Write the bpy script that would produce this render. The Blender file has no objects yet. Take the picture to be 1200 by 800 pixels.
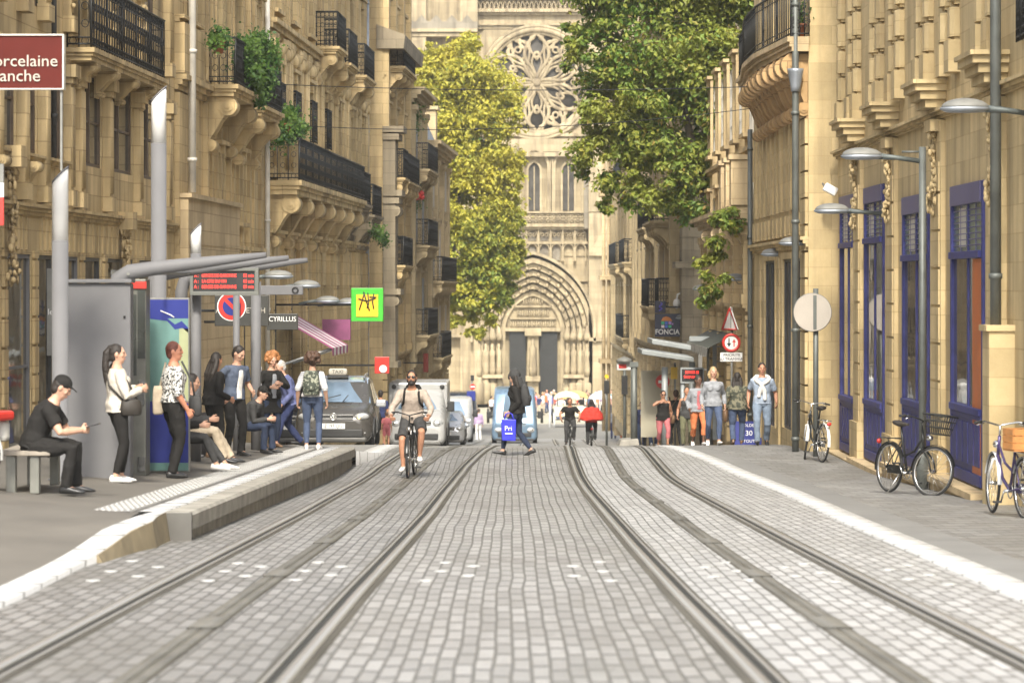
import bpy, math, random
from mathutils import Vector, Matrix, Euler
from math import sin, cos, pi, radians as R
random.seed(7)
scene = bpy.context.scene
COL = scene.collection
F = 3600.0; HY = 335.0; CZ = 1.49      # focal length in photo pixels, horizon row, eye height
V = Vector
def lerp(a, b, t): return a + (b - a) * t
def X(px, d): return (px - 600) * d / F
def Z(py, d): return CZ - (py - HY) * d / F
def W(px, py, d): return V((X(px, d), d, Z(py, d)))
_GT = [(46,.0),(50.7,.02),(54,.09),(58,.20),(61.5,.27),(66,.25),(72,.12),(80,-.05),(90,-.24),(100,-.44),(112,-.66),(133,-.97),(160,-1.16),(180,-1.05),(200,-.82),(220,-.45),(240,-.05)]
def gz(d):
    """height of the street surface: it falls away from the camera, with a crest near 62 m"""
    if d <= 46: return -d / 30
    if d >= 240: return -8.05
    for i in range(len(_GT) - 1):
        if d <= _GT[i+1][0]:
            (a, p), (b, q) = _GT[i], _GT[i+1]
            m = lambda k: 0 if k <= 0 or k >= len(_GT)-1 else (_GT[k+1][1]-_GT[k-1][1])/(_GT[k+1][0]-_GT[k-1][0])
            t = (d-a)/(b-a); h = b-a
            z = (2*t**3-3*t*t+1)*p+(t**3-2*t*t+t)*h*m(i)+(-2*t**3+3*t*t)*q+(t**3-t*t)*h*m(i+1)
            return z - d / 30
def pl(tab, d):
    if d <= tab[0][0]: return tab[0][1]
    for (a, p), (b, q) in zip(tab, tab[1:]):
        if d <= b: return lerp(p, q, (d-a)/(b-a))
    return tab[-1][1]

# ---------------------------------------------------------------- materials
MT = {}
def _nodes(name):
    m = bpy.data.materials.new(name); m.use_nodes = True
    nt = m.node_tree; b = nt.nodes['Principled BSDF']
    return m, nt, b
def N(nt, t, **k):
    n = nt.nodes.new(t)
    for a, v in k.items():
        if a in n.inputs.keys(): n.inputs[a].default_value = v
        else: setattr(n, a, v)
    return n
def mixc(nt, fac, a, b, blend='MIX'):
    n = nt.nodes.new('ShaderNodeMix'); n.data_type = 'RGBA'; n.blend_type = blend
    L = nt.links.new
    for i, v in ((0, fac), (6, a), (7, b)):
        if hasattr(v, 'is_linked'): L(v, n.inputs[i])
        elif i: n.inputs[i].default_value = (*v, 1)
        else: n.inputs[0].default_value = v
    return n.outputs[2]
def ramp(nt, src, a, b, lo=0.0, hi=1.0):
    n = nt.nodes.new('ShaderNodeMapRange'); n.inputs[1].default_value = a; n.inputs[2].default_value = b
    n.inputs[3].default_value = lo; n.inputs[4].default_value = hi
    nt.links.new(src, n.inputs[0]); return n.outputs[0]
def noise(nt, co, scale, detail=4, stretch=None, rough=.55):
    if stretch:
        mp = N(nt, 'ShaderNodeMapping'); mp.inputs['Scale'].default_value = stretch
        nt.links.new(co, mp.inputs[0]); co = mp.outputs[0]
    n = N(nt, 'ShaderNodeTexNoise', Scale=scale, Detail=detail, Roughness=rough)
    nt.links.new(co, n.inputs['Vector']); return n.outputs['Fac']
def bump(nt, b, h, strength, dist=.01):
    n = N(nt, 'ShaderNodeBump', Strength=strength, Distance=dist)
    nt.links.new(h, n.inputs['Height']); nt.links.new(n.outputs[0], b.inputs['Normal'])
def obco(nt): return nt.nodes.new('ShaderNodeTexCoord').outputs['Object']
def mat(name, col, rough=.6, metal=0, var=.15, scale=6, bmp=0, spec=.5, emit=None, alpha=None, trans=0):
    if name in MT: return MT[name]
    m, nt, b = _nodes(name); L = nt.links.new
    co = obco(nt); n = noise(nt, co, scale, 5)
    c = mixc(nt, ramp(nt, n, .3, .7), [x*(1-var) for x in col], [min(1, x*(1+var)) for x in col])
    L(c, b.inputs['Base Color'])
    L(ramp(nt, n, .2, .8, max(0, rough-.08), min(1, rough+.08)), b.inputs['Roughness'])
    b.inputs['Metallic'].default_value = metal
    b.inputs['Specular IOR Level'].default_value = spec
    if bmp: bump(nt, b, noise(nt, co, scale*4, 6), bmp)
    if emit:
        b.inputs['Emission Color'].default_value = (*col, 1); b.inputs['Emission Strength'].default_value = emit
    if trans: b.inputs['Transmission Weight'].default_value = trans
    MT[name] = m; return m
def stone(name, col, dark=.55, joint=.72, bw=.9, bh=.36, stain=.6):
    """ashlar limestone: weathering blotches, rain streaks, fine joints"""
    if name in MT: return MT[name]
    m, nt, b = _nodes(name); L = nt.links.new
    co = obco(nt)
    big = noise(nt, co, .55, 6); streak = noise(nt, co, 1.0, 5, (2.6, 2.6, .22)); fine = noise(nt, co, 9, 7, None, .65)
    c = mixc(nt, ramp(nt, big, .3, .72), [x*.80 for x in col], [min(1, x*1.16) for x in col])
    c = mixc(nt, ramp(nt, streak, .45, .70, 0, min(1,stain+.12)), c, [col[0]*dark*.82, col[1]*dark*.8, col[2]*dark*.85])
    c = mixc(nt, ramp(nt, fine, .35, .75, 0, .32), c, [col[0]*.72, col[1]*.68, col[2]*.6])
    # joints: rows in z, along x or y by the way the face looks
    ge = N(nt, 'ShaderNodeNewGeometry'); sn = N(nt, 'ShaderNodeSeparateXYZ'); L(ge.outputs['True Normal'], sn.inputs[0])
    ab = N(nt, 'ShaderNodeMath', operation='ABSOLUTE'); L(sn.outputs[0], ab.inputs[0])
    gt = N(nt, 'ShaderNodeMath', operation='GREATER_THAN'); L(ab.outputs[0], gt.inputs[0]); gt.inputs[1].default_value = .6
    sp = N(nt, 'ShaderNodeSeparateXYZ'); L(co, sp.inputs[0])
    mx = N(nt, 'ShaderNodeMix'); L(gt.outputs[0], mx.inputs[0]); L(sp.outputs[0], mx.inputs[2]); L(sp.outputs[1], mx.inputs[3])
    cb = N(nt, 'ShaderNodeCombineXYZ'); L(mx.outputs[0], cb.inputs[0]); L(sp.outputs[2], cb.inputs[1])
    br = N(nt, 'ShaderNodeTexBrick', Scale=1.0); br.inputs['Brick Width'].default_value = bw; br.inputs['Row Height'].default_value = bh
    br.inputs['Mortar Size'].default_value = .010; br.inputs['Mortar Smooth'].default_value = .3
    br.inputs['Color1'].default_value = (.80, .79, .76, 1); br.inputs['Color2'].default_value = (1.04, 1.03, 1.0, 1); br.inputs['Mortar'].default_value = (joint, joint*.96, joint*.9, 1)
    L(cb.outputs[0], br.inputs['Vector'])
    c = mixc(nt, 1.0, c, br.outputs['Color'], 'MULTIPLY')
    L(c, b.inputs['Base Color']); b.inputs['Roughness'].default_value = .9; b.inputs['Specular IOR Level'].default_value = .25
    bump(nt, b, fine, .35, .02)
    MT[name] = m; return m
def cobble(name, bw, bh, c1, c2, mortar, ms=.012, rot=False, dirt=.5, st=.16):
    """setts: courses run along the street; st stretches them lengthways"""
    if name in MT: return MT[name]
    m, nt, b = _nodes(name); L = nt.links.new
    co = obco(nt); sp = N(nt, 'ShaderNodeSeparateXYZ'); L(co, sp.inputs[0])
    wob = noise(nt, co, 1.0, 3, (1.5, .16, 1)); w = ramp(nt, wob, 0, 1, -.055, .055)
    ad = N(nt, 'ShaderNodeMath', operation='ADD'); L(sp.outputs[0], ad.inputs[0]); L(w, ad.inputs[1])
    wo2 = noise(nt, co, 2.2, 2, (1, .2, 1)); ay = N(nt, 'ShaderNodeMath', operation='MULTIPLY_ADD'); L(sp.outputs[1], ay.inputs[0]); ay.inputs[1].default_value = st; L(ramp(nt, wo2, 0, 1, -.03, .03), ay.inputs[2])
    cb = N(nt, 'ShaderNodeCombineXYZ')
    if rot: L(ad.outputs[0], cb.inputs[0]); L(ay.outputs[0], cb.inputs[1])
    else: L(ay.outputs[0], cb.inputs[0]); L(ad.outputs[0], cb.inputs[1])
    br = N(nt, 'ShaderNodeTexBrick', Scale=1.0); br.inputs['Brick Width'].default_value = bw*st if not rot else bw; br.inputs['Row Height'].default_value = bh if not rot else bh*st
    br.offset = .5 if rot else .42
    br.inputs['Mortar Size'].default_value = ms; br.inputs['Mortar Smooth'].default_value = .6; br.inputs['Bias'].default_value = 0
    br.inputs['Color1'].default_value = (*c1, 1); br.inputs['Color2'].default_value = (*c2, 1); br.inputs['Mortar'].default_value = (*mortar, 1)
    L(cb.outputs[0], br.inputs['Vector'])
    big = noise(nt, co, .35, 5); tr = noise(nt, co, 1.2, 5, (2.0, .12, 1)); fine = noise(nt, co, 14, 5, (1, .2, 1))
    c = mixc(nt, ramp(nt, big, .35, .7, 0, dirt*.6), br.outputs['Color'], [x*.66 for x in c1])
    c = mixc(nt, ramp(nt, tr, .5, .75, 0, dirt*.7), c, [c1[0]*.6, c1[1]*.58, c1[2]*.53])
    c = mixc(nt, ramp(nt, fine, .3, .8, 0, .3), c, [x*.65 for x in c1])
    pat = noise(nt, co, 1.0, 4, (.35, .22, 1)); c = mixc(nt, ramp(nt, pat, .5, .66, 0, dirt*.75), c, [c1[0]*.62, c1[1]*.60, c1[2]*.54])
    sp_ = noise(nt, co, 5.0, 3, (1, .35, 1)); c = mixc(nt, ramp(nt, sp_, .64, .70, 0, dirt*.8), c, [c1[0]*.42, c1[1]*.40, c1[2]*.36])
    L(c, b.inputs['Base Color'])
    L(ramp(nt, big, .3, .7, .45, .65), b.inputs['Roughness'])
    inv = N(nt, 'ShaderNodeMath', operation='SUBTRACT'); inv.inputs[0].default_value = 1; L(br.outputs['Fac'], inv.inputs[1])
    bump(nt, b, inv.outputs[0], .35, .012)
    MT[name] = m; return m
def foliage(name, cols, var=1):
    if name in MT: return MT[name]
    m, nt, b = _nodes(name); L = nt.links.new
    ge = N(nt, 'ShaderNodeNewGeometry'); co = obco(nt)
    cl = noise(nt, co, .55, 3)
    a = mixc(nt, ramp(nt, cl, .36, .62), cols[0], cols[1])
    c = mixc(nt, ramp(nt, ge.outputs['Random Per Island'], .55, 1.0), a, cols[2])
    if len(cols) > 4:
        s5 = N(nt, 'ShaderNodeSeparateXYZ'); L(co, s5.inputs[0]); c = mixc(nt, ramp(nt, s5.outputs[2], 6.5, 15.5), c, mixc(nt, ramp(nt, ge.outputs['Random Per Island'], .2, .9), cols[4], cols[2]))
    if len(cols) > 3: 
        sp = N(nt, 'ShaderNodeSeparateXYZ'); L(co, sp.inputs[0])
        c = mixc(nt, ramp(nt, ge.outputs['Random Per Island'], .0, .12, 1, 0), c, cols[3])
    yl = noise(nt, co, .42, 4); c = mixc(nt, ramp(nt, yl, .45, .64, 0, .8), c, cols[2])
    L(c, b.inputs['Base Color']); b.inputs['Roughness'].default_value = .55
    tl = N(nt, 'ShaderNodeBsdfTranslucent'); L(c, tl.inputs[0])
    ms = N(nt, 'ShaderNodeMixShader'); ms.inputs[0].default_value = .42
    L(b.outputs[0], ms.inputs[1]); L(tl.outputs[0], ms.inputs[2]); L(ms.outputs[0], nt.nodes['Material Output'].inputs[0])
    MT[name] = m; return m
def pattern(name, c1, c2, scale, thr=.5, kind='voronoi'):
    """printed cloth: blotches or stripes"""
    if name in MT: return MT[name]
    m, nt, b = _nodes(name); L = nt.links.new; co = obco(nt)
    if kind == 'stripe':
        sp = N(nt, 'ShaderNodeSeparateXYZ'); L(co, sp.inputs[0])
        mu = N(nt, 'ShaderNodeMath', operation='MULTIPLY'); L(sp.outputs[2], mu.inputs[0]); mu.inputs[1].default_value = scale
        fr = N(nt, 'ShaderNodeMath', operation='FRACT'); L(mu.outputs[0], fr.inputs[0]); f = fr.outputs[0]
    else: f = noise(nt, co, scale, 2)
    L(mixc(nt, ramp(nt, f, thr-.04, thr+.04), c1, c2), b.inputs['Base Color']); b.inputs['Roughness'].default_value = .85
    MT[name] = m; return m
def glass(name, col=(.05,.06,.06), rough=.06):
    if name in MT: return MT[name]
    m, nt, b = _nodes(name); L = nt.links.new; co = obco(nt)
    n = noise(nt, co, .8, 3)
    L(mixc(nt, ramp(nt, n, .3, .7), [x*.6 for x in col], [x*1.5 for x in col]), b.inputs['Base Color'])
    b.inputs['Roughness'].default_value = rough; b.inputs['IOR'].default_value = 1.95; b.inputs['Specular IOR Level'].default_value = .6
    bump(nt, b, noise(nt, co, 1.1, 2), .06, .05)
    MT[name] = m; return m

ST = (.54,.42,.24)
stone('stone_warm', ST); stone('stone_gold_lit', (.61,.485,.275), .55, .78, .9, .36, .55); stone('stone_honey_lit', (.62,.48,.265), .5, .66, .8, .35, .7); stone('stone_grimy_lit', (.61,.475,.265), .38, .66, .8, .33, .75)  # paler gold, honey and grimy copies: light missing on the fronts put into colour
stone('stone_pale', (.56,.44,.27), .6, .6, .9, .36, .4); stone('stone_far', (.54,.44,.275), .62, .75, 1.2, .5, .35)
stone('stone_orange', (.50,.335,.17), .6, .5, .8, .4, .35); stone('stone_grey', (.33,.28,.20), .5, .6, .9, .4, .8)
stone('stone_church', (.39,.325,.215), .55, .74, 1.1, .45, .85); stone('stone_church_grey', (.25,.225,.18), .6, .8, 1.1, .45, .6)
mat('iron', (.022,.023,.022), .5, .3, .3, 20); mat('iron_worn', (.05,.05,.047), .6, .2, .4, 14)
mat('grey_paint', (.15,.15,.155), .6, 0, .06, 3, 0, .2); mat('white_paint', (.74,.74,.72), .4, 0, .05, 2); mat('lamp_grey', (.19,.19,.175), .6, .1, .15, 6)
mat('pipe_grey', (.10,.115,.11), .5, .3, .25, 3); mat('pipe_white', (.60,.57,.50), .5, 0, .2, 2); mat('pole_dark', (.125,.135,.125), .5, .3, .2, 4)
mat('zinc', (.30,.33,.37), .45, .5, .25, 3); mat('slate', (.10,.12,.15), .55, .1, .3, 5)
mat('frame_brown', (.11,.075,.045), .6, 0, .3, 4); mat('frame_white', (.60,.57,.50), .5, 0, .1, 4); mat('frame_dark', (.045,.045,.045), .45, .1, .3, 4)
mat('blue_wood', (.046,.049,.165), .5, 0, .34, 3, .1, .2); mat('violet_wood', (.11,.10,.19), .5, 0, .18, 5); mat('orange_paint', (.42,.115,.03), .5, 0, .15, 3)
glass('pane', (.06,.065,.06), .05); glass('pane_warm', (.075,.068,.055), .035); glass('pane_far', (.055,.06,.065), .2); glass('leaded', (.10,.15,.11), .25); glass('car_glass', (.13,.19,.26), .06)
mat('church_glass', (.055,.050,.042), .6, 0, .4, 1.5, 0, .2); mat('shutter', (.16,.12,.075), .7, 0, .25, 6); mat('blind', (.45,.42,.36), .8, 0, .1, 3)
mat('asphalt_floor', (.12,.11,.094), .85, 0, .14, 1.2, .3); mat('ground', (.15,.14,.12), .9, 0, .2, .4, .3)
cobble('kerb_white', .95, 7.0, (.58,.58,.575), (.66,.66,.655), (.20,.195,.185), .010, False, .2); mat('slab', (.19,.187,.178), .7, 0, .14, 1.6, .2); mat('concrete_dark', (.10,.095,.085), .8, 0, .25, 2)
mat('concrete_worn', (.27,.255,.22), .85, 0, .3, 3.0, .4); mat('rust_stone', (.24,.195,.12), .85, 0, .3, 2)
mat('rail_steel', (.36,.35,.33), .35, .45, .08, .12); mat('rail_rust', (.085,.078,.062), .85, 0, .25, .5); mat('groove', (.022,.022,.019), .8, 0, .2, 4)
mat('apr_rail', (.145,.138,.118), .6, .3, .3, 1.5); mat('apr_cap', (.16,.153,.132), .6, .2, .2, 2)
mat('stud_white', (.33,.33,.32), .35, 0, .04, 5)
cobble('cobble', .66, .100, (.215,.206,.19), (.325,.315,.297), (.075,.07,.058), .0125, False, .5)
cobble('cobble_right', .66, .100, (.32,.317,.308), (.45,.446,.436), (.085,.08,.07), .011, False, .35)
cobble('cobble_left', .66, .100, (.185,.179,.167), (.285,.277,.264), (.055,.051,.044), .0125, False, .6)
cobble('paving', .30, .55, (.215,.21,.20), (.315,.31,.298), (.085,.08,.072), .010, True, .6)
mat('tactile', (.31,.305,.29), .6, 0, .1, 3); mat('square', (.165,.157,.137), .85, 0, .15, .6); mat('bright_paving', (.36,.33,.25), .8, 0, .1, .5); mat('street_far', (.215,.21,.197), .75, 0, .16, .8, .2)
mat('rubber', (.02,.02,.02), .75, 0, .2, 9); mat('chrome', (.62,.62,.60), .22, .95, .06, 3); mat('black', (.018,.018,.018), .5, 0, .2, 6); mat('black_shiny', (.02,.02,.02), .2, 0, .2, 6)
mat('red', (.55,.035,.025), .4, 0, .1, 4); mat('white', (.78,.78,.76), .5, 0, .04, 4); mat('led_red', (1.0,.045,.03), .5, 0, 0, 4, 0, .5, 1.1); mat('lamp_lit', (1.0,.62,.18), .4, 0, 0, 4, 0, .5, 2.5)
mat('bark', (.10,.08,.055), .9, 0, .4, 6, .6); mat('wood_crate', (.45,.20,.06), .6, 0, .25, 5, .2); mat('bench_wood', (.25,.22,.18), .75, 0, .25, 5, .2); mat('bench_metal', (.16,.16,.14), .5, .4, .2, 4)
foliage('leaf_tree', [(.07,.16,.025), (.15,.25,.035), (.31,.32,.05), (.36,.22,.06)])
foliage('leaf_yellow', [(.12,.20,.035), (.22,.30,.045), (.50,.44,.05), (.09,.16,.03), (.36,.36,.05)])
foliage('leaf_shrub', [(.022,.075,.012), (.05,.12,.018), (.11,.19,.03)])

# ---------------------------------------------------------------- mesh builder
BASE = {}
class MB:
    def __init__(s): s.v = []; s.f = []; s.m = []; s.sm = []
    def add(s, vs, fs, mi=0, smooth=False):
        o = len(s.v); s.v += [V(p) for p in vs]
        for f in fs: s.f.append([i+o for i in f]); s.m.append(mi); s.sm.append(smooth)
    def hexa(s, p, mi=0):
        s.add(p, [(0,3,2,1),(4,5,6,7),(0,1,5,4),(1,2,6,5),(2,3,7,6),(3,0,4,7)], mi)
    def box(s, x0, x1, y0, y1, z0, z1, mi=0):
        s.hexa([(x0,y0,z0),(x1,y0,z0),(x1,y1,z0),(x0,y1,z0),(x0,y0,z1),(x1,y0,z1),(x1,y1,z1),(x0,y1,z1)], mi)
    def cbox(s, c, sx, sy, sz, mi=0, M=None):
        c = V(c); pts = [V((a*sx/2, b*sy/2, e*sz/2)) for a,b,e in ((-1,-1,-1),(1,-1,-1),(1,1,-1),(-1,1,-1),(-1,-1,1),(1,-1,1),(1,1,1),(-1,1,1))]
        s.hexa([c + (M @ p if M else p) for p in pts], mi)
    def rings(s, rs, mi=0, closed=True, caps=True, smooth=True):
        n = len(rs[0]); vs = [p for r in rs for p in r]; fs = []
        for i in range(len(rs)-1):
            for j in range(n if closed else n-1):
                k = (j+1) % n; fs.append((i*n+j, i*n+k, (i+1)*n+k, (i+1)*n+j))
        o_ = len(s.v); s.add(vs, fs, mi, smooth)
        if caps and closed:
            for f in (list(reversed(range(n))), [(len(rs)-1)*n+j for j in range(n)]): s.f.append([o_+q for q in f]); s.m.append(mi); s.sm.append(False)
    def tube(s, pts, r, n=8, mi=0, flat=1.0, up=None, smooth=True):
        pts = [V(p) for p in pts]; m = len(pts)
        if not isinstance(r, (list, tuple)): r = [r]*m
        t0 = (pts[1]-pts[0]).normalized()
        a = V(up) if up else (V((0,0,1)) if abs(t0.z) < .9 else V((1,0,0)))
        u = (a - t0*a.dot(t0)).normalized(); rs = []
        for i in range(m):
            t = (pts[min(i+1,m-1)]-pts[max(i-1,0)]).normalized()
            u = (u - t*u.dot(t)).normalized(); w = t.cross(u)
            rs.append([pts[i] + u*(cos(2*pi*k/n)*r[i]*flat) + w*(sin(2*pi*k/n)*r[i]) for k in range(n)])
        s.rings(rs, mi, smooth=smooth)
    def ell(s, c, r, mi=0, nu=12, nv=8, M=None):
        c = V(c); r = r if isinstance(r, (list, tuple)) else (r,r,r); rs = []
        for i in range(nv+1):
            th = pi*(.02+.96*i/nv); ring = []
            for k in range(nu):
                p = V((r[0]*sin(th)*cos(2*pi*k/nu), r[1]*sin(th)*sin(2*pi*k/nu), -r[2]*cos(th)))
                ring.append(c + (M @ p if M else p))
            rs.append(ring)
        s.rings(rs, mi)
    def lathe(s, c, prof, n=16, mi=0, M=None, smooth=True):
        c = V(c); rs = []
        for r, z in prof:
            rs.append([c + (M @ V((r*cos(2*pi*k/n), r*sin(2*pi*k/n), z)) if M else V((r*cos(2*pi*k/n), r*sin(2*pi*k/n), z))) for k in range(n)])
        s.rings(rs, mi, smooth=smooth)
    def prism(s, poly, off, mi=0):
        off = V(off); n = len(poly); a = [V(p) for p in poly]
        s.add(a + [p+off for p in a], [tuple(reversed(range(n))), tuple(range(n, 2*n))] + [(i,(i+1)%n,(i+1)%n+n,i+n) for i in range(n)], mi)
    def torus(s, c, R0, r, ax='x', n=28, m=8, mi=0, M=None):
        c = V(c); rs = []
        for i in range(n+1):
            a = 2*pi*i/n; ring = []
            for k in range(m):
                b = 2*pi*k/m; q = R0 + r*cos(b); h = r*sin(b)
                p = V((h, q*cos(a), q*sin(a))) if ax == 'x' else (V((q*cos(a), h, q*sin(a))) if ax == 'y' else V((q*cos(a), q*sin(a), h)))
                ring.append(c + (M @ p if M else p))
            rs.append(ring)
        s.rings(rs, mi, caps=False)
    def build(s, name, mats, parent=None, world=False, bevel=0, label=None):
        me = bpy.data.meshes.new(name); vs = s.v
        if world and parent:
            inv = BASE[parent.name].inverted(); vs = [inv @ p for p in vs]
        me.from_pydata([tuple(p) for p in vs], [], s.f)
        mats = mats if isinstance(mats, (list, tuple)) else [mats]
        for mm in mats: me.materials.append(MT[mm] if isinstance(mm, str) else mm)
        me.polygons.foreach_set('material_index', s.m); me.polygons.foreach_set('use_smooth', s.sm)
        me.update()
        o = bpy.data.objects.new(name, me); COL.objects.link(o)
        if parent: o.parent = parent
        if bevel:
            bv = o.modifiers.new('bevel', 'BEVEL'); bv.width = bevel; bv.segments = 2; bv.limit_method = 'ANGLE'; bv.angle_limit = R(50)
        if label: o['label'] = label
        return o
def tag(o, label, cat, group=None, kind=None):
    if label: o['label'] = label
    if cat: o['category'] = cat
    if group: o['group'] = group
    if kind: o['kind'] = kind
    return o
def thing(name, label, cat, loc=(0,0,0), rz=0, group=None):
    o = bpy.data.objects.new(name, None); COL.objects.link(o); o.empty_display_size = .2
    o.location = loc; o.rotation_euler = (0,0,rz)
    BASE[o.name] = Matrix.Translation(V(loc)) @ Matrix.Rotation(rz, 4, 'Z')
    return tag(o, label, cat, group)
def struct(o): o['kind'] = 'structure'; return o
def dup(o, loc, label, rz=None):
    c = o.copy(); COL.objects.link(c); c.location = loc; c['label'] = label
    if rz is not None: c.rotation_euler = (0,0,rz)
    for ch in list(o.children):
        d = ch.copy(); COL.objects.link(d); d.parent = c
        for g in list(ch.children):
            e = g.copy(); COL.objects.link(e); e.parent = d
    return c
def text(body, size, m, parent, loc, rot=(pi/2,0,0), align='CENTER', depth=.004, name='lettering', sx=1.0, bold=0):
    cu = bpy.data.curves.new(name, 'FONT'); cu.body = body; cu.size = size; cu.extrude = depth; cu.align_x = align; cu.align_y = 'CENTER'; cu.offset = bold
    cu.resolution_u = 3
    t = bpy.data.objects.new('tmp', cu); COL.objects.link(t)
    dg = bpy.context.evaluated_depsgraph_get(); me = bpy.data.meshes.new_from_object(t.evaluated_get(dg))
    bpy.data.objects.remove(t); bpy.data.curves.remove(cu)
    me.materials.clear(); me.materials.append(MT[m]); me.name = name
    o = bpy.data.objects.new(name, me); COL.objects.link(o); o.parent = parent
    o.location = loc; o.rotation_euler = rot; o.scale = (sx,1,1)
    return o
# ---------------------------------------------------------------- ground, roadway, rails
RC = [(6,-1.25),(16,-1.18),(22,-1.14),(29,-1.06),(36,-.99),(44,-.96),(50,-.92),(54,-.84),(58,-.68),(62,-.50),(72,-.25),(90,.05),(120,.3),(160,.6)]
RD = [(6,1.36),(16,1.285),(22,1.22),(29,1.17),(36,1.14),(44,1.11),(50,1.12),(58,1.14),(62,1.17),(72,1.28),(90,1.55),(120,1.85),(160,2.2)]
xC = lambda d: pl(RC, d); xD = lambda d: pl(RD, d)
xA = lambda d: xC(d)-1.5; xF = lambda d: xD(d)+1.5; xB = lambda d: xC(d)-.75; xE = lambda d: xD(d)+.75
RK = [(6,3.7),(22.5,3.72),(34,3.82),(44,3.98),(50,3.98),(56,3.72),(61.5,3.38),(66,3.25),(80,3.3),(160,3.6)]
xK = lambda d: pl(RK, d)
LK = [(6,-3.45),(22,-3.62),(25.5,-3.72),(28,-3.62),(30,-3.36),(54.5,-3.0),(57,-2.75),(62,-2.6),(160,-1.2)]
xL = lambda d: pl(LK, d)
xP = lambda d: -3.13 + (d-30)*.35/24.5          # track side of the platform edge
def ph(d): # platform height over the street
    t = min(1, max(0, (d-25)/5)); a = t*t*(3-2*t)
    t = min(1, max(0, (d-54.5)/4)); return .25*a*(1-t)+.03
def gp(d): return lerp(gz(30), gz(54.5)+.07, (d-30)/24.5) if 30 <= d <= 54.5 else gz(d)+(.07*max(0,1-(d-54.5)/4) if d > 54.5 else 0)   # the platform runs straight
def zfl(x, d): # floor left of the tracks
    k = min(1, ph(d)/.28); return gp(d)+ph(d)+max(0, min(.2, (xP(max(30,d))-x-.9)*.075))*k
def rows(a, b, s):
    n = max(1, int(round((b-a)/s))); return [a+(b-a)*i/n for i in range(n+1)]
def strip(mb, ds, xl, xr, zf, mi=0, nx=1, skirt=0):
    rs = []
    for d in ds:
        l, r = xl(d), xr(d)
        row = [V((lerp(l,r,i/nx), d, zf(lerp(l,r,i/nx), d))) for i in range(nx+1)]
        if skirt: row = [row[0]+V((0,0,-skirt))]+row+[row[-1]+V((0,0,-skirt))]
        rs.append(row)
    mb.rings(rs, mi, closed=False, caps=False)
g0 = lambda dz: (lambda x, d: gz(d)+dz)
mb = MB(); strip(mb, rows(-60,6,11)+rows(7,250,1.5)+[300,500,900,1500], lambda d: -600, lambda d: 600, g0(-.03), 0, 8); struct(mb.build('ground', 'ground'))
DN = rows(6, 63, .75)
def zst(x, d): return gz(d)+.004
mb = MB(); strip(mb, DN, lambda d: min(xL(d), xP(d) if 30<d<54.5 else 9), xA, zst); struct(mb.build('roadway', 'cobble_left'))
mb = MB(); strip(mb, DN, xA, xC, zst); struct(mb.build('roadway', 'cobble_left'))
mb = MB(); strip(mb, DN, xC, xD, zst); struct(mb.build('roadway', 'cobble'))
mb = MB(); strip(mb, DN, xD, xF, zst); struct(mb.build('roadway', 'cobble_right'))
mb = MB(); strip(mb, DN, xF, xK, zst); struct(mb.build('roadway', 'cobble_right'))
mb = MB(); strip(mb, rows(63,162,1.5), lambda d: xL(d)-.2, lambda d: xK(d)+.2, zst); struct(mb.build('street', 'street_far'))
mb = MB(); strip(mb, rows(162,200,2), lambda d: -60, lambda d: 60, zst, 0, 6); struct(mb.build('square', 'square'))
mb = MB(); strip(mb, rows(200,243,2), lambda d: -60, lambda d: 60, zst, 0, 6); struct(mb.build('church_forecourt', 'bright_paving'))  # sunlight on the forecourt is put into its pale paving colour
# right pavement: white kerb line, smooth slab band, small setts up to the houses
mb = MB(); strip(mb, rows(6,66,.75), lambda d: xK(d)-.17, lambda d: xK(d)+.17, lambda x,d: gz(d)+.022, 0, 1, .03); struct(mb.build('kerb', 'kerb_white'))
mb = MB(); strip(mb, rows(6,66,.75), lambda d: xK(d)+.17, lambda d: xK(d)+.62, lambda x,d: gz(d)+.014); struct(mb.build('pavement', 'slab'))
mb = MB(); strip(mb, rows(6,162,.75), lambda d: xK(d)+.62 if d<66 else xK(d)+.2, lambda d: 14, lambda x,d: gz(d)+.012+max(0,(x-xK(d)-.62))*.012); struct(mb.build('pavement', 'paving'))
# left: footway at street level, ramp and tram platform floor
mb = MB()
mb2 = MB()
strip(mb2, rows(6,58,.5), lambda d: -13, lambda d: xP(max(30,d))-1.0 if 30.2<=d<=54.5 else (xL(d)-.19 if d>54.5 else max(xL(d)-.10, -3.74) if d<29 else xP(30)-.50), lambda x,d: zfl(x,d), 0, 8); struct(mb2.build('platform_floor', 'asphalt_floor'))
mb = MB(); strip(mb, rows(58,162,1.5), lambda d: -13, lambda d: xL(d)-.2, lambda x,d: gz(d)+.03, 0, 3); struct(mb.build('pavement', 'street_far'))
mb = MB(); strip(mb, rows(6,30.0,.4), lambda d: xL(d)-.12, lambda d: xL(d)+.15 if d<29 else xP(30)-.25, lambda x,d: gz(d)+ph(d)+.012, 0, 1, .32); struct(mb.build('kerb', 'kerb_white'))
mb = MB(); strip(mb, rows(54.7,66,.75), lambda d: xL(d)-.2, lambda d: xL(d)+.2, lambda x,d: gz(d)+ph(d)+.005, 0, 1, .35); struct(mb.build('kerb', 'kerb_white'))
pe = thing('platform_edge', 'long worn concrete edge of the tram platform with white paving blocks and a studded strip', 'platform edge', (xP(30),30,gz(30)))
mb = MB(); D2 = rows(30,54.5,.5)
for a, b, mi in ((0,1,0),):
    rs = []
    for d in D2:
        z = gp(d)+.25+.03; e = xP(d)
        rs.append([V((e-.26,d,z-.55)),V((e-.26,d,z)),V((e-.03,d,z)),V((e,d,z-.03)),V((e,d,z-.17)),V((e-.06,d,z-.19)),V((e-.06,d,z-.55))])
    mb.rings(rs, 0, closed=True, caps=True, smooth=False)
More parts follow.
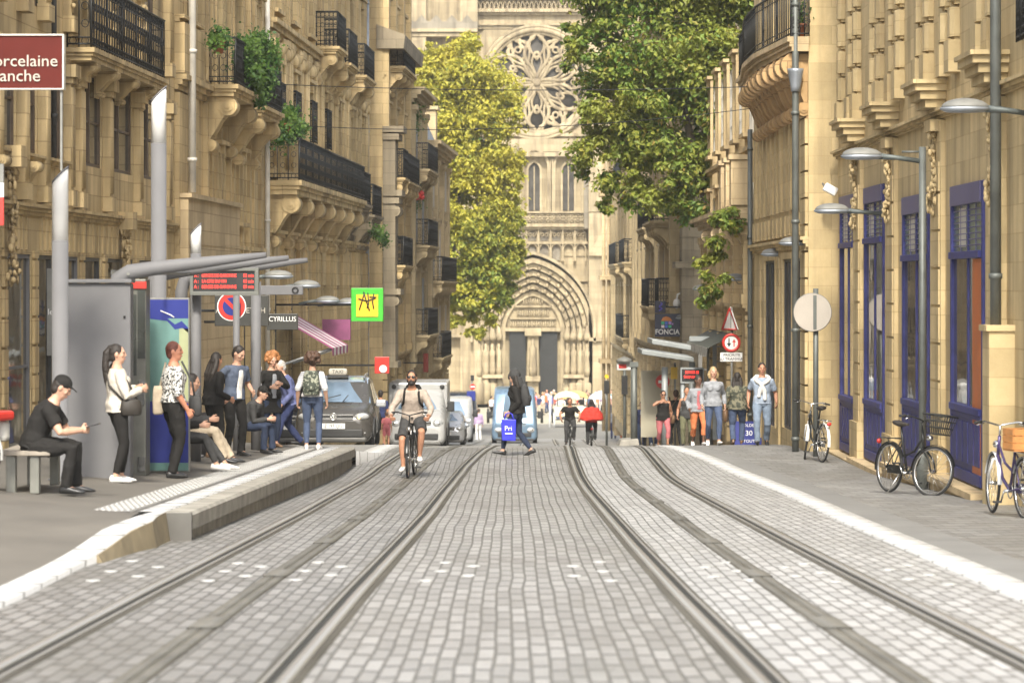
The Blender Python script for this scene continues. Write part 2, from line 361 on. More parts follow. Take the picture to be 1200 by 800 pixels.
mb.build('edge_beam', 'concrete_worn', pe, True)
mb = MB(); d = 30.0
while d < 54.2:
    d2 = min(54.5, d+.62)
    strip(mb, [d, (d+d2)/2, d2-.06], lambda q: xP(q)-.52, lambda q: xP(q)-.262, lambda x,q: gp(q)+.25+.038, 0, 1, .05); d = d2
mb.build('white_paving', 'kerb_white', pe, True)
mb = MB(); strip(mb, D2, lambda q: xP(q)-.60, lambda q: xP(q)-.262, lambda x,q: gp(q)+.283, 0, 1, 0); mb.build('dark_joint', 'concrete_dark', pe, True)
mb = MB(); strip(mb, D2, lambda q: xP(q)-1.02, lambda q: xP(q)-.60, lambda x,q: gp(q)+.292, 0, 1, .03)
for q in rows(30.1,54.4,.17):
    for k in range(6):
        c = V((xP(q)-.96+k*.062+(.02 if int(q/.17)%2 else 0), q, gp(q)+.292)); s_ = .017
        mb.add([c+V((-s_,-s_,0)),c+V((s_,-s_,0)),c+V((s_,s_,0)),c+V((-s_,s_,0)),c+V((0,0,.014))], [(0,1,4),(1,2,4),(2,3,4),(3,0,4)], 0)
mb.build('studded_strip', 'tactile', pe, True)
mb = MB(); e = xP(30); z = gz(30)
mb.box(e-.26, e+.002, 29.985, 30.06, z-.05, z+.277, 0); mb.build('edge_end', 'concrete_dark', pe, True)
mb = MB(); rs = []
for d in rows(26.2,29.98,.4):
    e = xL(d)+.152 if d<29 else xP(30)-.26; rs.append([V((e+.001,d,gz(d)-.02)),V((e+.06,d,gz(d)-.02)),V((e+.012,d,gz(d)+ph(d)+.004)),V((e-.02,d,gp(d)+ph(d)+.004))])
mb.rings(rs, 0, smooth=False); mb.build('ramp_stones', 'rust_stone', pe, True)
# rails
DR = rows(6,64,.75)+rows(66,160,3)
RG = 'tram rails along the street'
def rail(xf, side, label):
    r = thing('tram_rail', label, 'rail', (xf(6),6,gz(6)), 0, RG)
    zf = lambda dz: (lambda x,d: gz(d)+dz); s = side
    def st(a, b, dz, mi, name):
        m = MB(); a, b = min(a*s,b*s), max(a*s,b*s)
        strip(m, DR, lambda d: xf(d)+a, lambda d: xf(d)+b, zf(dz), 0, 1, .012); m.build(name, mi, r, True)
    st(-.115,.12,.010,'rail_rust','rail_bed'); st(.0,.075,.026,'rail_steel','rail_head'); st(-.058,-.0,.0125,'groove','flange_groove'); st(-.078,-.058,.024,'rail_steel','guard_lip')
rail(xA,-1,'grooved steel rail nearest the tram platform'); rail(xC,1,'grooved steel rail bordering the centre strip on the platform side')
rail(xD,-1,'grooved steel rail bordering the centre strip on the blue shopfront side, bending at the crest'); rail(xF,1,'grooved steel rail nearest the white kerb line and the blue shopfronts')
def aps(xf, label):
    r = thing('power_rail', label, 'rail', (xf(6),6,gz(6)), 0, 'ground power rails between the tram rails')
    m = MB(); strip(m, DR, lambda d: xf(d)-.088, lambda d: xf(d)+.088, g0(.010), 0, 1, .012); m.build('rail_bed', 'rail_rust', r, True)
    m = MB()
    for k in (-1,1): strip(m, DR, lambda d: xf(d)+k*.042-.036, lambda d: xf(d)+k*.042+.036, g0(.016), 0, 1, .01)
    m.build('contact_strip', 'apr_rail', r, True)
    d = 8.5
    while d < 62: m = MB(); strip(m, [d,d+.9], lambda q: xf(q)-.09, lambda q: xf(q)+.09, g0(.021), 0, 1, .012); d += 5.2; m.build('insulating_joint', 'apr_cap', r, True)
aps(xB, 'flat ground power rail running under the man on the bicycle'); aps(xE, 'flat ground power rail in the middle of the track on the blue shopfront side')
# white studs in the setts
ST_PX = [(109,681),(130,670),(162,676),(185,665),(155,658),(244,681),(264,670),(279,660.5),(288,675.5),(306,664.5),(346,680),(358,669.5),(373,659.5),(388,674.5),(400,664.5),
 (522,660),(517,670),(499,681),(555,664),(549,675),(672,664),(702,659),(673,675.5),(707,670),(716,681),(826,665),(836,676),(852,659.6),(864,669.6),(878,680),(919,665),(932,675.5),(942,661),(962,671),(979,682),
 (1042,668),(1065,679),(1065,663),(1089,674),(1112,685)]
mb = MB(); mb.lathe((0,0,0), [(.058,-.01),(.058,.003),(.047,.009),(.001,.010)], 14); s0 = None
for (px, py) in ST_PX:
    d = 1.49*F/(py-455); x = X(px,d)
    lab = 'round white stud in the setts, one of a row across all the tracks'
    if s0 is None:
        s0 = tag(mb.build('road_stud', 'stud_white'), lab, 'road stud', 'white studs across the tracks'); s0.location = (x,d,gz(d)+.006)
    else:
        c = s0.copy(); COL.objects.link(c); c.location = (x,d,gz(d)+.006)
# ---------------------------------------------------------------- street houses
class Fac:
    """a street front: x = a + b*d; w counts outwards from it, side +1 looks towards +x"""
    def __init__(s, a, b, side):
        s.a, s.b, s.side = a, b, side; L = math.hypot(1, b)
        s.n = V((side/L, -side*b/L, 0))
    def P(s, d, w, z): return V((s.a+s.b*d, d, z)) + s.n*w
    def d(s, px, w=0): return (s.a+s.n.x*w)/((px-600)/F - s.b)
def fbox(mb, f, d0, d1, w0, w1, z0, z1, mi=0):
    mb.hexa([f.P(d0,w0,z0),f.P(d0,w1,z0),f.P(d1,w1,z0),f.P(d1,w0,z0),f.P(d0,w0,z1),f.P(d0,w1,z1),f.P(d1,w1,z1),f.P(d1,w0,z1)], mi)
def skin(mb, f, d0, d1, z0, z1, ops, depth=.3, mi=0):
    ops = [o for o in ops if o[0] < d1 and o[1] > d0]
    cut = sorted(set([d0,d1]+[max(d0,o[0]) for o in ops]+[min(d1,o[1]) for o in ops]))
    for a, b in zip(cut, cut[1:]):
        if b-a < .005: continue
        m = (a+b)/2; zz = z0
        for o in sorted([o for o in ops if o[0] < m < o[1]], key=lambda o: o[2]):
            if o[2] > zz+.01: fbox(mb, f, a, b, -depth, 0, zz, o[2], mi)
            zz = max(zz, o[3])
        if zz < z1-.01: fbox(mb, f, a, b, -depth, 0, zz, z1, mi)
def cornice(mb, f, d0, d1, z, h, proj, n=3, mi=0, e=.0):
    for i in range(n):
        p = proj*(i+1)/n; fbox(mb, f, d0-e*p, d1+e*p, .0, p, z+h*i/n, z+h*(i+1)/n-(.004 if i<n-1 else 0), mi)
def surround(mb, f, o, wd=.14, pr=.05, mi=0, key=True, sill=True):
    a,b,c,e = o
    fbox(mb, f, a-wd, a-.003, -.02, pr, c, e, mi); fbox(mb, f, b+.003, b+wd, -.02, pr, c, e, mi)
    fbox(mb, f, a-wd, b+wd, -.02, pr+.002, e+.002, e+wd, mi)
    if key:
        m = (a+b)/2; fbox(mb, f, a-wd-.06, b+wd+.06, 0, pr+.1, e+wd+.03, e+wd+.12, mi)
        fbox(mb, f, m-.11, m+.11, -.02, pr+.07, e-.02, e+wd+.025, mi)
    if sill: fbox(mb, f, a-wd-.05, b+wd+.05, -.02, pr+.08, c-.1, c-.002, mi)
def window(par, f, o, fm='frame_white', pm='pane', rec=.09, cols=2, rows_=3, shut=None):
    a,b,c,e = o; mb = MB(); t = .06
    for x0,x1,y0,y1 in ((a+.002,a+t,c,e),(b-t,b-.002,c,e),(a+t,b-t,c+.002,c+t),(a+t,b-t,e-t,e-.002)): fbox(mb, f, x0, x1, -rec-.05, -rec, y0, y1)
    for i in range(1,cols):
        q = lerp(a,b,i/cols); fbox(mb, f, q-.03, q+.03, -rec-.045, -rec+.005, c+t, e-t)
    for j in range(1,rows_):
        q = lerp(c,e,j/rows_); fbox(mb, f, a+t, b-t, -rec-.04, -rec-.01, q-.018, q+.018)
    w = mb.build('window', fm, par, True)
    mb = MB(); fbox(mb, f, a+.01, b-.01, -rec-.08, -rec-.042, c+.01, e-.01)
    p = mb.build('pane', pm, w); p.data.transform(BASE[par.name].inverted())
    if shut:
        for u,v in ((a-.45,a-.02),(b+.02,b+.45)):
            mb = MB(); fbox(mb, f, u, v, .055, .10, c, e); k = c+.1
            while k < e-.1: fbox(mb, f, u+.03, v-.03, .10, .112, k, k+.035); k += .08
            mb.build('shutter', shut, par, True)
    return w
def pilaster(mb, f, dc, wd, pr, z0, z1, mi=0, flutes=3):
    fbox(mb, f, dc-wd/2, dc+wd/2, 0, pr, z0+.25, z1-.3, mi)
    fbox(mb, f, dc-wd/2-.06, dc+wd/2+.06, 0, pr+.05, z0, z0+.245, mi)
    fbox(mb, f, dc-wd/2-.04, dc+wd/2+.04, 0, pr+.04, z1-.296, z1-.2, mi); fbox(mb, f, dc-wd/2-.09, dc+wd/2+.09, 0, pr+.09, z1-.196, z1-.005, mi)
    for i in range(flutes):
        q = dc-wd/2+wd*(i+.5)/flutes
        mb.tube([f.P(q,pr-.005,z0+.3), f.P(q,pr-.005,z1-.35)], wd/flutes*.32, 6, mi)
def console(mb, f, dc, wd, zt, pr, h, mi=0):
    pts = []
    for i in range(13):
        t = i/12; w = pr*(1-t)**1.1*(1+.0*t) + .06*pr*sin(t*2*pi); pts.append((max(.03,w*(.92+.10*cos(t*3*pi))), -h*(.16+.84*t)))
    poly = [(0,0),(pr,0),(pr,-.1*h)]+pts+[(0,-h)]
    mb.prism([f.P(dc-wd/2,w,zt+z) for w,z in poly], f.P(dc+wd/2,0,0)-f.P(dc-wd/2,0,0), mi)
    ax = f.P(1,0,0)-f.P(0,0,0)
    for (w,z,r) in ((pr*.80,-.17*h,.17*h),(pr*.22,-.86*h,.11*h)):
        for rr, ex in ((r,.03),(r*.6,.055),(r*.25,.08)):
            mb.tube([f.P(dc-wd/2-ex,w,zt+z), f.P(dc+wd/2+ex,w,zt+z)], rr, 14, mi)
def railing(par, f, d0, d1, w, z, h=.95, mat_='iron', step=.16, ends=True, ornate=True, wall=0, name='railing'):
    mb = MB()
    def run(A, B, L):
        dirv = (B-A)/L
        for q, r in ((.06,.016),(.16,.012),(h-.16,.012),(h,.026)): mb.tube([A+V((0,0,q)), B+V((0,0,q))], r, 5)
        n = max(2,int(L/step))
        for i in range(n+1):
            p = A+dirv*(L*i/n); mb.tube([p+V((0,0,.0)), p+V((0,0,h))], .011 if i%6 else .022, 4)
            if ornate and i < n:
                q = p+dirv*(L/n/2); rr = min(.055, L/n*.48)
                for zz in (.11, h-.08, h*.62, h*.36):
                    pts = [q+dirv*(rr*cos(2*pi*k/8))+V((0,0,zz+rr*1.1*sin(2*pi*k/8))) for k in range(9)]
                    mb.tube(pts, .009, 3)
    A, B = f.P(d0,w,z), f.P(d1,w,z); run(A, B, (B-A).length)
    if ends:
        for q in (d0, d1):
            A, B = f.P(q,wall,z), f.P(q,w,z); run(A, B, (B-A).length)
    return mb.build(name, mat_, par, True)
def balcony(par, f, d0, d1, z, pr, th=.22, rail=True, smat='stone_warm', cons=0, ch=1.0, cw=.45, **k):
    mb = MB()
    for i,(q,t0,t1) in enumerate(((.86,0,.36),(.93,.37,.62),(1,.63,1))):
        fbox(mb, f, d0-.04*i, d1+.04*i, 0, pr*q, z+th*t0, z+th*t1)
    for i in range(cons):
        console(mb, f, lerp(d0+cw*.7, d1-cw*.7, i/max(1,cons-1)), cw, z-.004, pr*.84, ch)
    b = mb.build('balcony', smat, par, True)
    if rail:
        r = railing(par, f, d0+.03, d1-.03, pr-.07, z+th, **k); r.parent = b
    return b
def downpipe(par, f, d, w, z0, z1, m, r=.07):
    mb = MB(); mb.tube([f.P(d,w,z0), f.P(d,w,z1)], r, 10)
    k = z0+.6
    while k < z1: mb.tube([f.P(d,w,k), f.P(d,w,k+.07)], r*1.25, 10); k += 2.1
    return mb.build('downpipe', m, par, True)
def house(name, label, f, d0, d1, zt, loc_z=None):
    e = thing(name, label, 'building', f.P(d0,0,gz(d0) if loc_z is None else loc_z)); return e
def fl_frieze(mb, f, d0, d1, z0, z1, step=.16, pr=.035, mi=0):
    d = d0
    while d < d1-.05: fbox(mb, f, d, d+step*.6, 0, pr, z0, z1, mi); d += step
def rustic(mb, f, d0, d1, z0, z1, h=.36, pr=.05, mi=0):
    z = z0
    while z < z1-.05: fbox(mb, f, d0, d1, 0, pr, z+.02, min(z1,z+h-.02), mi); z += h

def generic(label, f, d0, d1, z0, floors, top, bay, sm='stone_far', gm=None, fm='frame_white', pm='pane_far', bal=(), cor=True, pil=True, shut=None, roof=None, open_w=1.05, gh=3.6, name='town_house', rec=.09, step=.16, quoin=False, blind=()):
    """a whole house front: ground floor with openings, upper floors with windows, string courses, balconies"""
    e = house(name, label, f, d0, d1, top, z0); mb = MB()
    fbox(mb, f, d0+.01, d1-.01, -7, -.3, z0-.6, top)
    n = max(1, int((d1-d0)/bay)); cs = [lerp(d0,d1,(i+.5)/n) for i in range(n)]
    ops = [(c-open_w*.62, c+open_w*.62, z0+.25, z0+gh-.65) for c in cs]
    for o in ops: window(e, f, o, 'frame_dark', pm, rec+.04, 2, 2)
    for k, (fz, fh) in enumerate(floors):
        for i, c in enumerate(cs):
            o = (c-open_w/2, c+open_w/2, fz, fz+fh); ops.append(o)
            surround(mb, f, o, .15, .06)
            window(e, f, o, fm, pm, rec, 2, 4, shut if (shut and (i+k)%3) else None)
    skin(mb, f, d0, d1, z0-.6, top, ops, .3)
    cornice(mb, f, d0, d1, z0+gh-.25, .25, .22)
    for (fz, fh) in floors[1:]: cornice(mb, f, d0, d1, fz-.55, .18, .12, 2)
    if pil:
        for i in range(n+1):
            q = min(max(lerp(d0,d1,i/n), d0+.3), d1-.3)
            rustic(mb, f, q-.28, q+.28, z0, z0+gh-.27, .4, .15)
            pilaster(mb, f, q, .5, .20, z0+gh, top-.1, 0, 0)
    if cor: cornice(mb, f, d0, d1, top, .55, .55, 4)
    mb.build('wall', sm, e, True)
    for (fi, i0, i1, pr) in bal:
        fz = floors[fi][0]; a = cs[min(i0,n-1)]-open_w*.95; b = cs[min(i1,n-1)]+open_w*.95
        balcony(e, f, a, b, fz-.32, pr, .2, True, sm, max(2,(i1-i0)*2+2), .75, .3, step=step)
    if roof:
        mb = MB(); t = top+(.56 if cor else .01); h = roof
        mb.prism([f.P(d0,-.1,t), f.P(d0,-1.3,t+h), f.P(d0,-6,t+h+.8), f.P(d0,-7,t)], f.P(d1,0,0)-f.P(d0,0,0))
        r = mb.build('roof', 'slate', e, True)
        for c in cs[::2]:
            mb = MB(); fbox(mb, f, c-.55, c+.55, -1.4, -.25, t+.3, t+1.7); fbox(mb, f, c-.65, c+.65, -1.5, -.15, t+1.7, t+1.85); mb.build('dormer', sm, e, True)
    return e, cs

LF = Fac(-8.76, .039, 1)
# L1: nearest house on the left
f = LF; e = house('town_house', 'nearest grimy stone house on the left, iron balcony above fluted pilasters, behind the tram shelter', f, 30, 58.8, 13); mb = MB()
fbox(mb, f, 30, 58.75, -7, -.3, -2.6, 13)
ops = [(a,b,3.42,4.88) for a,b in ((33.5,34.9),(36,37.6),(38.6,40.2),(40.6,42),(42.25,43.7),(44.15,45.25),(45.7,47.25),(48.75,50.8),(51.3,53.9),(54.4,57.2))]
up = [(a,b,5.6,8.8) for a,b in ((42.3,43.9),(44.3,46.3),(47.9,50.3),(51.2,53.2),(54.2,56.4))]
shop = [(31.5,35,-1.1,1.95),(36,39.5,-1.15,1.95),(41.2,42.6,-1.3,1.95),(43.1,44.8,-1.3,1.95),(45.3,46.5,-1.3,1.95),(47.2,48.65,-1.4,1.95),(49.1,50.65,-1.4,1.95),(51.3,54,-1.4,1.95),(54.5,57.6,-1.4,1.95)]
skin(mb, f, 30, 58.8, -2.6, 13, ops+up+shop, .3)
for o in ops+up: window(e, f, o, 'frame_brown', 'pane', .035, 2, 2)
for i,o in enumerate(shop): window(e, f, o, 'grey_paint' if i in (2,3,5) else 'frame_dark', 'pane_warm', .02, 1, 2 if i%2 else 1)
cornice(mb, f, 30, 58.8, 2.52, .16, .12); cornice(mb, f, 30, 47.4, 3.28, .12, .13); cornice(mb, f, 30, 58.8, 4.9, .1, .06, 1)
for k in range(46):
    d = f.d(-60+5.6*k)
    if d < 58.5 and not any(abs(d-q) < .3 for q in (44.9,52.6)): fbox(mb, f, d, d+.10, 0, .030, 2.02, 2.48)
for q in (35.5,40.4,42.85,45.05,46.85,48.88,50.98,54.25,58.2): rustic(mb, f, q-.15, q+.15, -1.9, 2.0, .42, .04)
for q in (40.4,42.1,43.92,45.47,47.5,48.4,51.05,54.15,57.6): pilaster(mb, f, q, .3, .115, 2.72, 4.9); pilaster(mb, f, q, .32, .13, 5.4, 9.5)
rr_ = random.Random(2)
for q in (42.1,43.92,45.47,47.5,51.05,54.15):
    for k in range(16): mb.ell(f.P(q+rr_.gauss(0,.12),.14+rr_.uniform(-.03,.05),6.35+rr_.gauss(0,.28)), rr_.uniform(.04,.1), 0, 6, 5)
for q in (42.0,44.3,48.3,50.2,52.2,54.2):
    console(mb, f, q, .34, 5.0 if q>47 else 3.28, .38 if q>47 else .22, .45)
for q,(za,zb) in ((52.6,(1.2,2.5)),(43.0,(1.5,3.2))):   # carved drops under the ledge
    for k in range(90): mb.ell(f.P(q+rr_.gauss(0,.09),.04+rr_.uniform(0,.12),lerp(za,zb,rr_.random())), (rr_.uniform(.02,.05),rr_.uniform(.03,.06),rr_.uniform(.03,.08)), 0, 5, 4)
    fbox(mb, f, q-.22, q+.22, 0, .26, zb-.05, zb+.25)
mb.build('wall', 'stone_grimy_lit', e, True)
balcony(e, f, 47.6, 55.1, 4.98, .45, .2, True, 'stone_grimy_lit', step=.24, h=1.05)
downpipe(e, f, 46.05, .1, 3.4, 9, 'iron_worn', .04)
mb = MB(); fbox(mb, f, 45.9, 45.95, .02, .26, .45, 1.75); o = mb.build('shop_sign', 'lamp_grey', e, True)
text('legal', .13, 'white', e, BASE[e.name].inverted() @ f.P(45.885,.14,1.1), (pi/2,0,0), 'CENTER', .004, sx=.9)

# L2: house with the plant balcony
f = LF; e = house('town_house', 'tall stone house on the left with a leafy balcony and a long white downpipe', f, 58.8, 73.2, 14); mb = MB()
fbox(mb, f, 58.82, 73.2, -7, -.3, -3, 14)
ops = [(61.3,62.6,-1.6,1.2),(65.2,66.6,-1.6,1.2),(69.4,70.8,-1.7,1.2),(61.4,62.5,5.65,8),(64.5,65.6,5.65,8),(67.4,68.5,5.65,8),(71.2,72.2,5.65,8),(64.6,65.6,2.9,4.3),(68.2,69.2,2.9,4.3)]
skin(mb, f, 58.8, 73.2, -3, 14, ops, .3)
for i,o in enumerate(ops): window(e, f, o, 'frame_dark' if i<3 else 'frame_white', 'pane', .08, 2, 3)
for o in ops[3:]: surround(mb, f, o, .14, .07)
for k,px in enumerate((216,224,238,247,256,265,272,281,288,296,303)):
    d = f.d(px); t_ = .05+.03*(k%3); fbox(mb, f, d-.1, d+.1, 0, t_, -1.8, 5.22)
    fbox(mb, f, d-.1, d+.1, 0, t_+.02, 6.7 if d<61.5 else 5.62, 13)
for d in (60.1,62.9,65.9,68.9,71.6): fbox(mb, f, d-.1, d+.1, 0, .07, 5.7, 13)
cornice(mb, f, 58.8, 73.2, 5.25, .3, .24); cornice(mb, f, 58.8, 61.6, 6.55, .14, .2, 2); cornice(mb, f, 58.8, 73.2, 2.2, .18, .1, 2)
fbox(mb, f, 58.83, 61.5, 0, .2, 5.57, 6.54); fbox(mb, f, 58.83, 61.4, 0, .10, -2, 5.2)
mb.build('wall', 'stone_honey_lit', e, True)
mb = MB(); fbox(mb, f, 58.9, 66.6, .012, .26, -2, 3.18); fbox(mb, f, 58.86, 66.7, .012, .33, 3.184, 3.27)
for z in (.2,1.3,2.3): fbox(mb, f, 58.885, 66.62, .27, .275, z, z+.03)
mb.build('cladding', 'stone_pale', e, True)
bb = balcony(e, f, 62.7, 66.4, 5.36, .74, .24, True, 'stone_honey_lit', 2, 1.15, .5); balcony(e, f, 67.0, 70.4, 5.2, .8, .22, True, 'stone_honey_lit', 2, 1.1, .5)
downpipe(e, f, 59.55, .24, 3.3, 13, 'pipe_white', .075)
downpipe(e, f, 72.85, .12, -1.8, 13, 'pipe_white', .06)

# L3: house with the long black balcony
e = house('town_house', 'ornate stone house on the left with a long black iron balcony on scrolled brackets', f, 73.3, 101, 15); mb = MB()
fbox(mb, f, 73.32, 100.9, -7, -.3, -3.5, 15)
cs = [75.4,79,83,87,91,95,98.8]
ops = [(c-.6,c+.6,4.15,6.7) for c in cs]+[(c-.55,c+.55,8.25,10.4) for c in cs]+[(c-1.1,c+1.1,-2.4,1.5) for c in cs]
skin(mb, f, 73.3, 101, -3.5, 15, ops, .3)
for i,o in enumerate(ops): window(e, f, o, 'frame_dark' if i>=14 else 'frame_white', 'pane', .09, 2, 3, None)
for o in ops[:14]: surround(mb, f, o, .2, .1)
for i,c in enumerate(cs):
    for q in (c-1.55,c-1.05,c+1.05,c+1.5): pilaster(mb, f, q, .26, .13, 4.1, 7.6, 0, 2); fbox(mb, f, q-.1, q+.1, 0, .1, 7.9, 11)
    for k,q in enumerate((c-1.75,c-1.3,c+1.25,c+1.6)): fbox(mb, f, q-.1, q+.1, 0, .10+.03*(k%2), -2.6, 2.55); rustic(mb, f, q-.12, q+.12, -2.6, 2.5, .5, .115+.03*(k%2))
    for k in range(6): mb.ell(f.P(c-1.7+.6*k,.12,7.3+.12*sin(k*2)), (.13,.2,.2))
cornice(mb, f, 73.3, 101, 2.6, .25, .2); cornice(mb, f, 73.3, 101, 7.55, .35, .3); cornice(mb, f, 73.3, 101, 11.2, .5, .5, 4)
for q in (84.6,86.9,89): console(mb, f, q, .5, 7.95, .6, .95)
mb.build('wall', 'stone_honey_lit', e, True)
balcony(e, f, 73.6, 91.6, 3.68, .86, .34, True, 'stone_grimy_lit', 7, 1.3, .6, step=.26, h=1.0)
balcony(e, f, 92.6, 95.0, 3.75, .75, .22, True, 'stone_grey', 2, .9, .4); balcony(e, f, 96.4, 99.8, 3.5, .7, .22, True, 'stone_grey', 3, .9, .4); balcony(e, f, 93.5, 97.0, 7.7, .7, .2, True, 'stone_honey_lit', 2, .9, .4)
for a_ in (75.0,78.6,82.6,86.6): railing(e, f, a_-.2, a_+1.0, .2, 5.35, 1.1, 'iron', .22, True, name='window_guard')
balcony(e, f, 84.2, 86.6, 7.85, .76, .2, True, 'stone_honey_lit', 2, .9, .4, step=.10); balcony(e, f, 87.0, 89.6, 7.6, .82, .2, True, 'stone_honey_lit', 2, .9, .4, step=.10)
downpipe(e, f, 100.6, .1, -2.5, 13, 'zinc', .06)

# L4: projecting house with pediment
f4 = Fac(-8.76+.55, .039, 1)
e, cs = generic('narrow stone house on the left with a projecting pediment and dark stained bay', f4, 101.2, 111.8, -4.4, [(2.3,1.9),(5.2,2.2),(8.9,2.0)], 12.5, 3.2, 'stone_honey_lit', bal=((0,0,0,.7),(0,1,1,.6),(1,0,0,.7),(1,1,2,.6),(2,0,1,.7)), roof=2.2)
mb = MB()
fbox(mb, f4, 101.16, 102.4, .01, .42, -1.2, 6.3)
for z, p in ((4.2,.55),(4.45,.65),(6.3,.55),(6.55,.7),(1.2,.6),(-1.2,.5)): fbox(mb, f4, 101.1, 102.6, .0, p, z, z+.2)
[console(mb, f4, 101.4+.5*k, .35, 4.15, .5, 1.1) for k in (0,2)]; [console(mb, f4, 101.4+.5*k, .35, 1.15, .5, .9) for k in (0,2)]
mb.prism([f4.P(101.1,-.2,9.3), f4.P(101.1,.7,9.3), f4.P(101.1,.75,9.75), f4.P(101.1,-.2,10.1)], f4.P(110,0,0)-f4.P(101,0,0))
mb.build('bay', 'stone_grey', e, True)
# L5, L6
e, cs = generic('pale stone house on the left with stacked balconies, next before the slate mansard', Fac(-8.1,.039,1), 112, 119, -5.0, [(-.2,2.0),(3.1,2.1),(5.9,1.7)], 8.2, 3.0, 'stone_far', bal=((0,0,1,.7),(1,0,2,.7),(2,0,1,.7)), shut='zinc', roof=1.6)
e, cs = generic('farthest house on the left with a slate mansard roof, beside the yellowing tree', Fac(-7.95,.039,1), 119.2, 131, -5.4, [(-1.2,1.9),(1.8,2.0),(4.6,1.7)], 6.6, 3.2, 'stone_far', bal=((0,0,1,.6),(1,0,3,.6)), roof=2.6, shut='blind')

# R1: house with the blue shopfronts
f = Fac(6.3, 0, -1); e = house('town_house', 'stone house on the right with four tall blue shopfronts and stacked block columns', f, 22, 59.3, 14); mb = MB()
fbox(mb, f, 22, 59.3, -7, -.3, -2.6, 14)
bays = [(40.9,43.95,2.9,1.94,-1.21),(46.3,49.4,2.9,1.95,-1.35),(51.9,54.75,3.22,2.3,-1.55),(56.2,58.8,3.18,2.27,-1.62)]
ops = [(a,b,zb,zt) for a,b,zt,zm,zb in bays]+[(24,27,-.9,2.6),(29,32,-.95,2.6),(34.6,37.0,-1.1,2.62)]+[(36.9,38.0,4.55,7.5)]
skin(mb, f, 22, 59.3, -2.6, 14, ops, .3)
for o in ops[4:7]: window(e, f, o, 'frame_dark', 'pane', .2, 2, 2)
window(e, f, ops[7], 'frame_white', 'pane', .08, 2, 3); railing(e, f, 36.9, 38.0, .06, 4.5, .9, 'iron', .12, False, name='window_guard')
cornice(mb, f, 22, 59.3, 3.93, .14, .16)
for k,q in enumerate((39.6,45.15,50.6,55.5,33,28)):
    fbox(mb, f, q-.5, q+.5, 0, .07, -1.9, 3.9); rustic(mb, f, q-.42, q+.42, -1.0, 3.3, .55, .095)
    for j in range(80): zz_ = random.uniform(2.55,3.85); mb.ell(f.P(q+random.gauss(0,.09+.05*sin(zz_*9)),.09+random.uniform(0,.07+.05*cos(zz_*7)),zz_), (random.uniform(.02,.05),random.uniform(.03,.06),random.uniform(.03,.07)), 0, 5, 4)
    fbox(mb, f, q-.34, q+.34, 0, .2, 3.75, 3.92)
    for j,(pr,z) in enumerate(((.30,4.08),(.38,4.2),(.46,4.32),(.50,4.42))): fbox(mb, f, q-.55-.06*j, q+.55+.06*j, 0, pr, z, z+(.115 if j<3 else .06))
    fbox(mb, f, q-.62, q+.62, 0, .14, -1.9, -.95+.1*(q<46)*0)
d = 22.6
while d < 59:
    z = 4.95; wd = .62
    if not 36.5 < d < 38.4:
        fbox(mb, f, d-.24, d+.24, 0, .17, 4.5, 4.95)
        while z < 10: mb.rings([[f.P(d+.25*u,w_,zz) for u,w_ in ((-.75,0),(-.75,.08),(-.45,.135),(.45,.135),(.75,.08),(.75,0))] for zz in (z+.05,z+.46)], 0, smooth=False); fbox(mb, f, d-.15, d+.15, 0, .07, z, z+.05); z += .51
    k_n = globals().get('k_n',0)+1; d += (.95,2.5,.95,1.7)[k_n%4]
cornice(mb, f, 22, 59.3, 10.2, .5, .5, 4)
mb.build('wall', 'stone_gold_lit', e, True)
mb = MB()
for a,b,w,z in ((40.2,45.6,.30,-1.235),(45.6,50.4,.28,-1.385),(50.4,55.4,.27,-1.585),(55.4,59.25,.26,-1.66)):
    fbox(mb, f, a, b-.01, 0, w, z-.09, z); fbox(mb, f, a+.02, b-.02, 0, w-.05, z-1.2, z-.094)
mb.build('plinth', 'stone_pale', e, True)
downpipe(e, f, 38.75, .2, .98, 9, 'pole_dark', .07)
mb = MB(); fbox(mb, f, 38.5, 39.05, 0, .32, -1.9, .92); fbox(mb, f, 38.46, 39.09, 0, .36, .925, 1.0); mb.build('pipe_plinth', 'stone_gold_lit', e, True)
